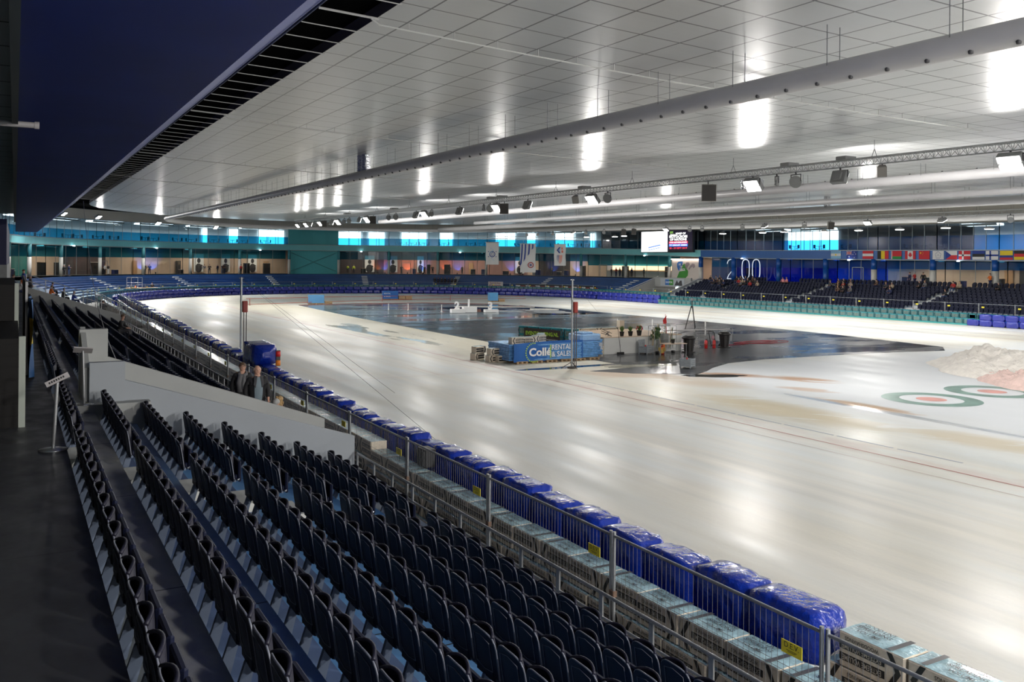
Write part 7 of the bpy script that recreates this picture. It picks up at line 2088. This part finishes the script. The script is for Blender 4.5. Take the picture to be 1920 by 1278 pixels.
for t, c_ in ((50.2, 'b'), (52.2, 'b'), (91.0, 'o'), (92.2, 'b'), (96.2, 'o'), (99.0, 'b'), (103.0, 'o'), (105.2, 'b'), (115.0, 'b'), (117.3, 'o'), (122.8, 'b'), (127.5, 'b')):
    x, y = F(t, 53.6); ui += 1; m = MB(); m.lathe((0, 0, 0), [(.10, 0), (.12, .25), (.10, .3)], 10)
    o = m.build('uplight', BLACK, loc=(x, y, 3.28)); tag(o, '%s uplight standing against the concourse wall, %s from the left' % ({'b': 'blue', 'o': 'orange'}[c_], nth(ui)), 'uplight', 'coloured uplights in the concourse')
    l = bpy.data.lights.new('uplight', 'SPOT'); l.energy = 260; l.color = (.03, .15, 1) if c_ == 'b' else (1, .22, .06); l.spot_size = 1.5; l.spot_blend = .6; l.shadow_soft_size = .1
    lo = bpy.data.objects.new('uplight_lamp', l); COL.objects.link(lo); lo.parent = o; h_ = heading(t); lo.location = (-.15*math.cos(h_), -.15*math.sin(h_), .35); lo.rotation_euler = Vector((math.cos(h_)*.55, math.sin(h_)*.55, 1)).to_track_quat('-Z', 'Y').to_euler()
# bar counter, tables, cabinets
FU = [mat('furniture_navy', (.02, .03, .12), .5), mat('furniture_dark', (.03, .028, .03), .5), mat('furniture_white', (.55, .52, .48), .5), mat('furniture_wood', (.40, .24, .13), .5)]
random.seed(3); fi = 0
for t in [20.5, 23, 29, 31.5, 39.6, 41.2, 44.0, 55.8, 63.0, 67.3, 71.0, 88.3, 97.5, 100.2, 103.6, 108.5, 110.5, 114.5, 120.5, 125.0, 126.4, 130.4, 139.5, 147.6, 166.0, 167.6, 194.5, 198.0, 203.0, 206.2, 214.2]:
    x, y = F(t, random.uniform(50.8, 52.6)); fi += 1; w = random.uniform(.5, 1.3); h = random.choice([.8, 1.1, 1.1, 2.0]); root = empty('high_table' if h < 1.5 else 'cabinet', (x, y, 3.28), heading(t))
    tag(root, '%s in the concourse, %s item of furniture from the left' % ('cloth-covered high table' if h < 1.5 else 'tall dark cabinet', nth(fi)), 'table' if h < 1.5 else 'cabinet', 'furniture in the glazed concourse')
    m = MB(); m.bbox((-.35, -w/2, 0), (.35, w/2, h-.05), .05); m.build('body', FU[0 if h < 1.5 and fi % 2 else 1], root); m = MB(); m.bbox((-.4, -w/2-.05, h-.05), (.4, w/2+.05, h), .02); m.build('top', FU[2 if fi % 3 else 3], root)
root = empty('bar_counter', T3(137, 52.6, 3.28)); tag(root, 'long lit bar counter in the concourse beside the bend end', 'counter')
for nm, r0, r1, z0, z1, mm in (('front', 52.2, 52.4, 0, 1.1, FU[2]), ('top', 52.0, 52.9, 1.1, 1.16, FU[3]), ('back_shelf', 54.0, 54.2, 1.3, 2.3, mat('shelf_lit', (.6, .5, .4), .5, emit=(1, .68, .38), es=1.6))):
    m = MB(); sweep(m, [(r0, 3.28+z0), (r1, 3.28+z0), (r1, 3.28+z1), (r0, 3.28+z1)], 134.5, 149.5, 2., closed=True, caps=True); m.xf(Matrix.Translation(-root.location)); m.build(nm, mm, root)
# doors and wood bays
for i, (t, w, mm) in enumerate(((49.0, .9, FU[3]), (56.5, 1.0, FU[1]), (71.6, 1.1, FU[3]), (107.6, .9, FU[3]), (133.8, 1.0, FU[2]), (148.8, .9, FU[1]), (208.2, 1.1, FU[1]), (206.4, 1.0, FU[3]))):
    x, y = F(t, 54.3); m = MB(); m.box((-.06, -w/2, 0), (0, w/2, 2.3)); m.box((-.09, w/2-.15, 1.0), (-.06, w/2-.10, 1.15)); struct('door_%d' % (i+1), m, mm, loc=(x, y, 3.28), rz=heading(t))
x0 = 0
# upper-room tables and chairs seen against the windows
c_ = MB(); c_.bbox((-.2, -.2, .42), (.2, .2, .47), .02); c_.bbox((-.2, .17, .47), (.2, .22, .95), .02)
for q1 in (-.17, .17):
    for q2 in (-.17, .17): c_.tube((q1, q2, 0), (q1, q2, .42), .02, 4)
LCH = c_.mesh('lounge_chair', FU[1])
ui = 0
for t in [30, 33.5, 37, 41, 44, 48, 51, 55, 58, 61, 64.5, 67, 70.5, 75, 80, 82, 95, 97, 99.5, 103, 108, 110, 112, 117, 120, 124, 128, 131, 134, 138, 141, 143, 147, 176, 181, 185, 194.5, 196.5, 198.5, 200.5, 222, 224]:
    z = band(t)[1]-.03; rho = random.uniform(50.0, 53.0); x, y = F(t, rho); ui += 1
    root = empty('lounge_table', (x, y, z), heading(t)+random.uniform(-.3, .3)); tag(root, 'dark lounge table with chairs in the upper rooms, %s from the left' % nth(ui), 'table', 'lounge tables in the upper rooms')
    m = MB(); m.lathe((0, 0, 0), [(.25, 0), (.04, .05), (.04, .70), (.55, .72), (.55, .76)], 10); m.build('pedestal', FU[1], root)
    for a in (0, 1):
        sg = 1 if a else -1; hz = root.rotation_euler.z; px, py = x-sg*.78*math.sin(hz), y+sg*.78*math.cos(hz)
        c_ = inst('lounge_chair', LCH, None, (px, py, z), hz+(0 if a else PI)); tag(c_, 'dark lounge chair in the upper rooms, %s the %s table from the left' % ('beyond' if a else 'before', nth(ui)), 'chair', 'lounge chairs in the upper rooms')
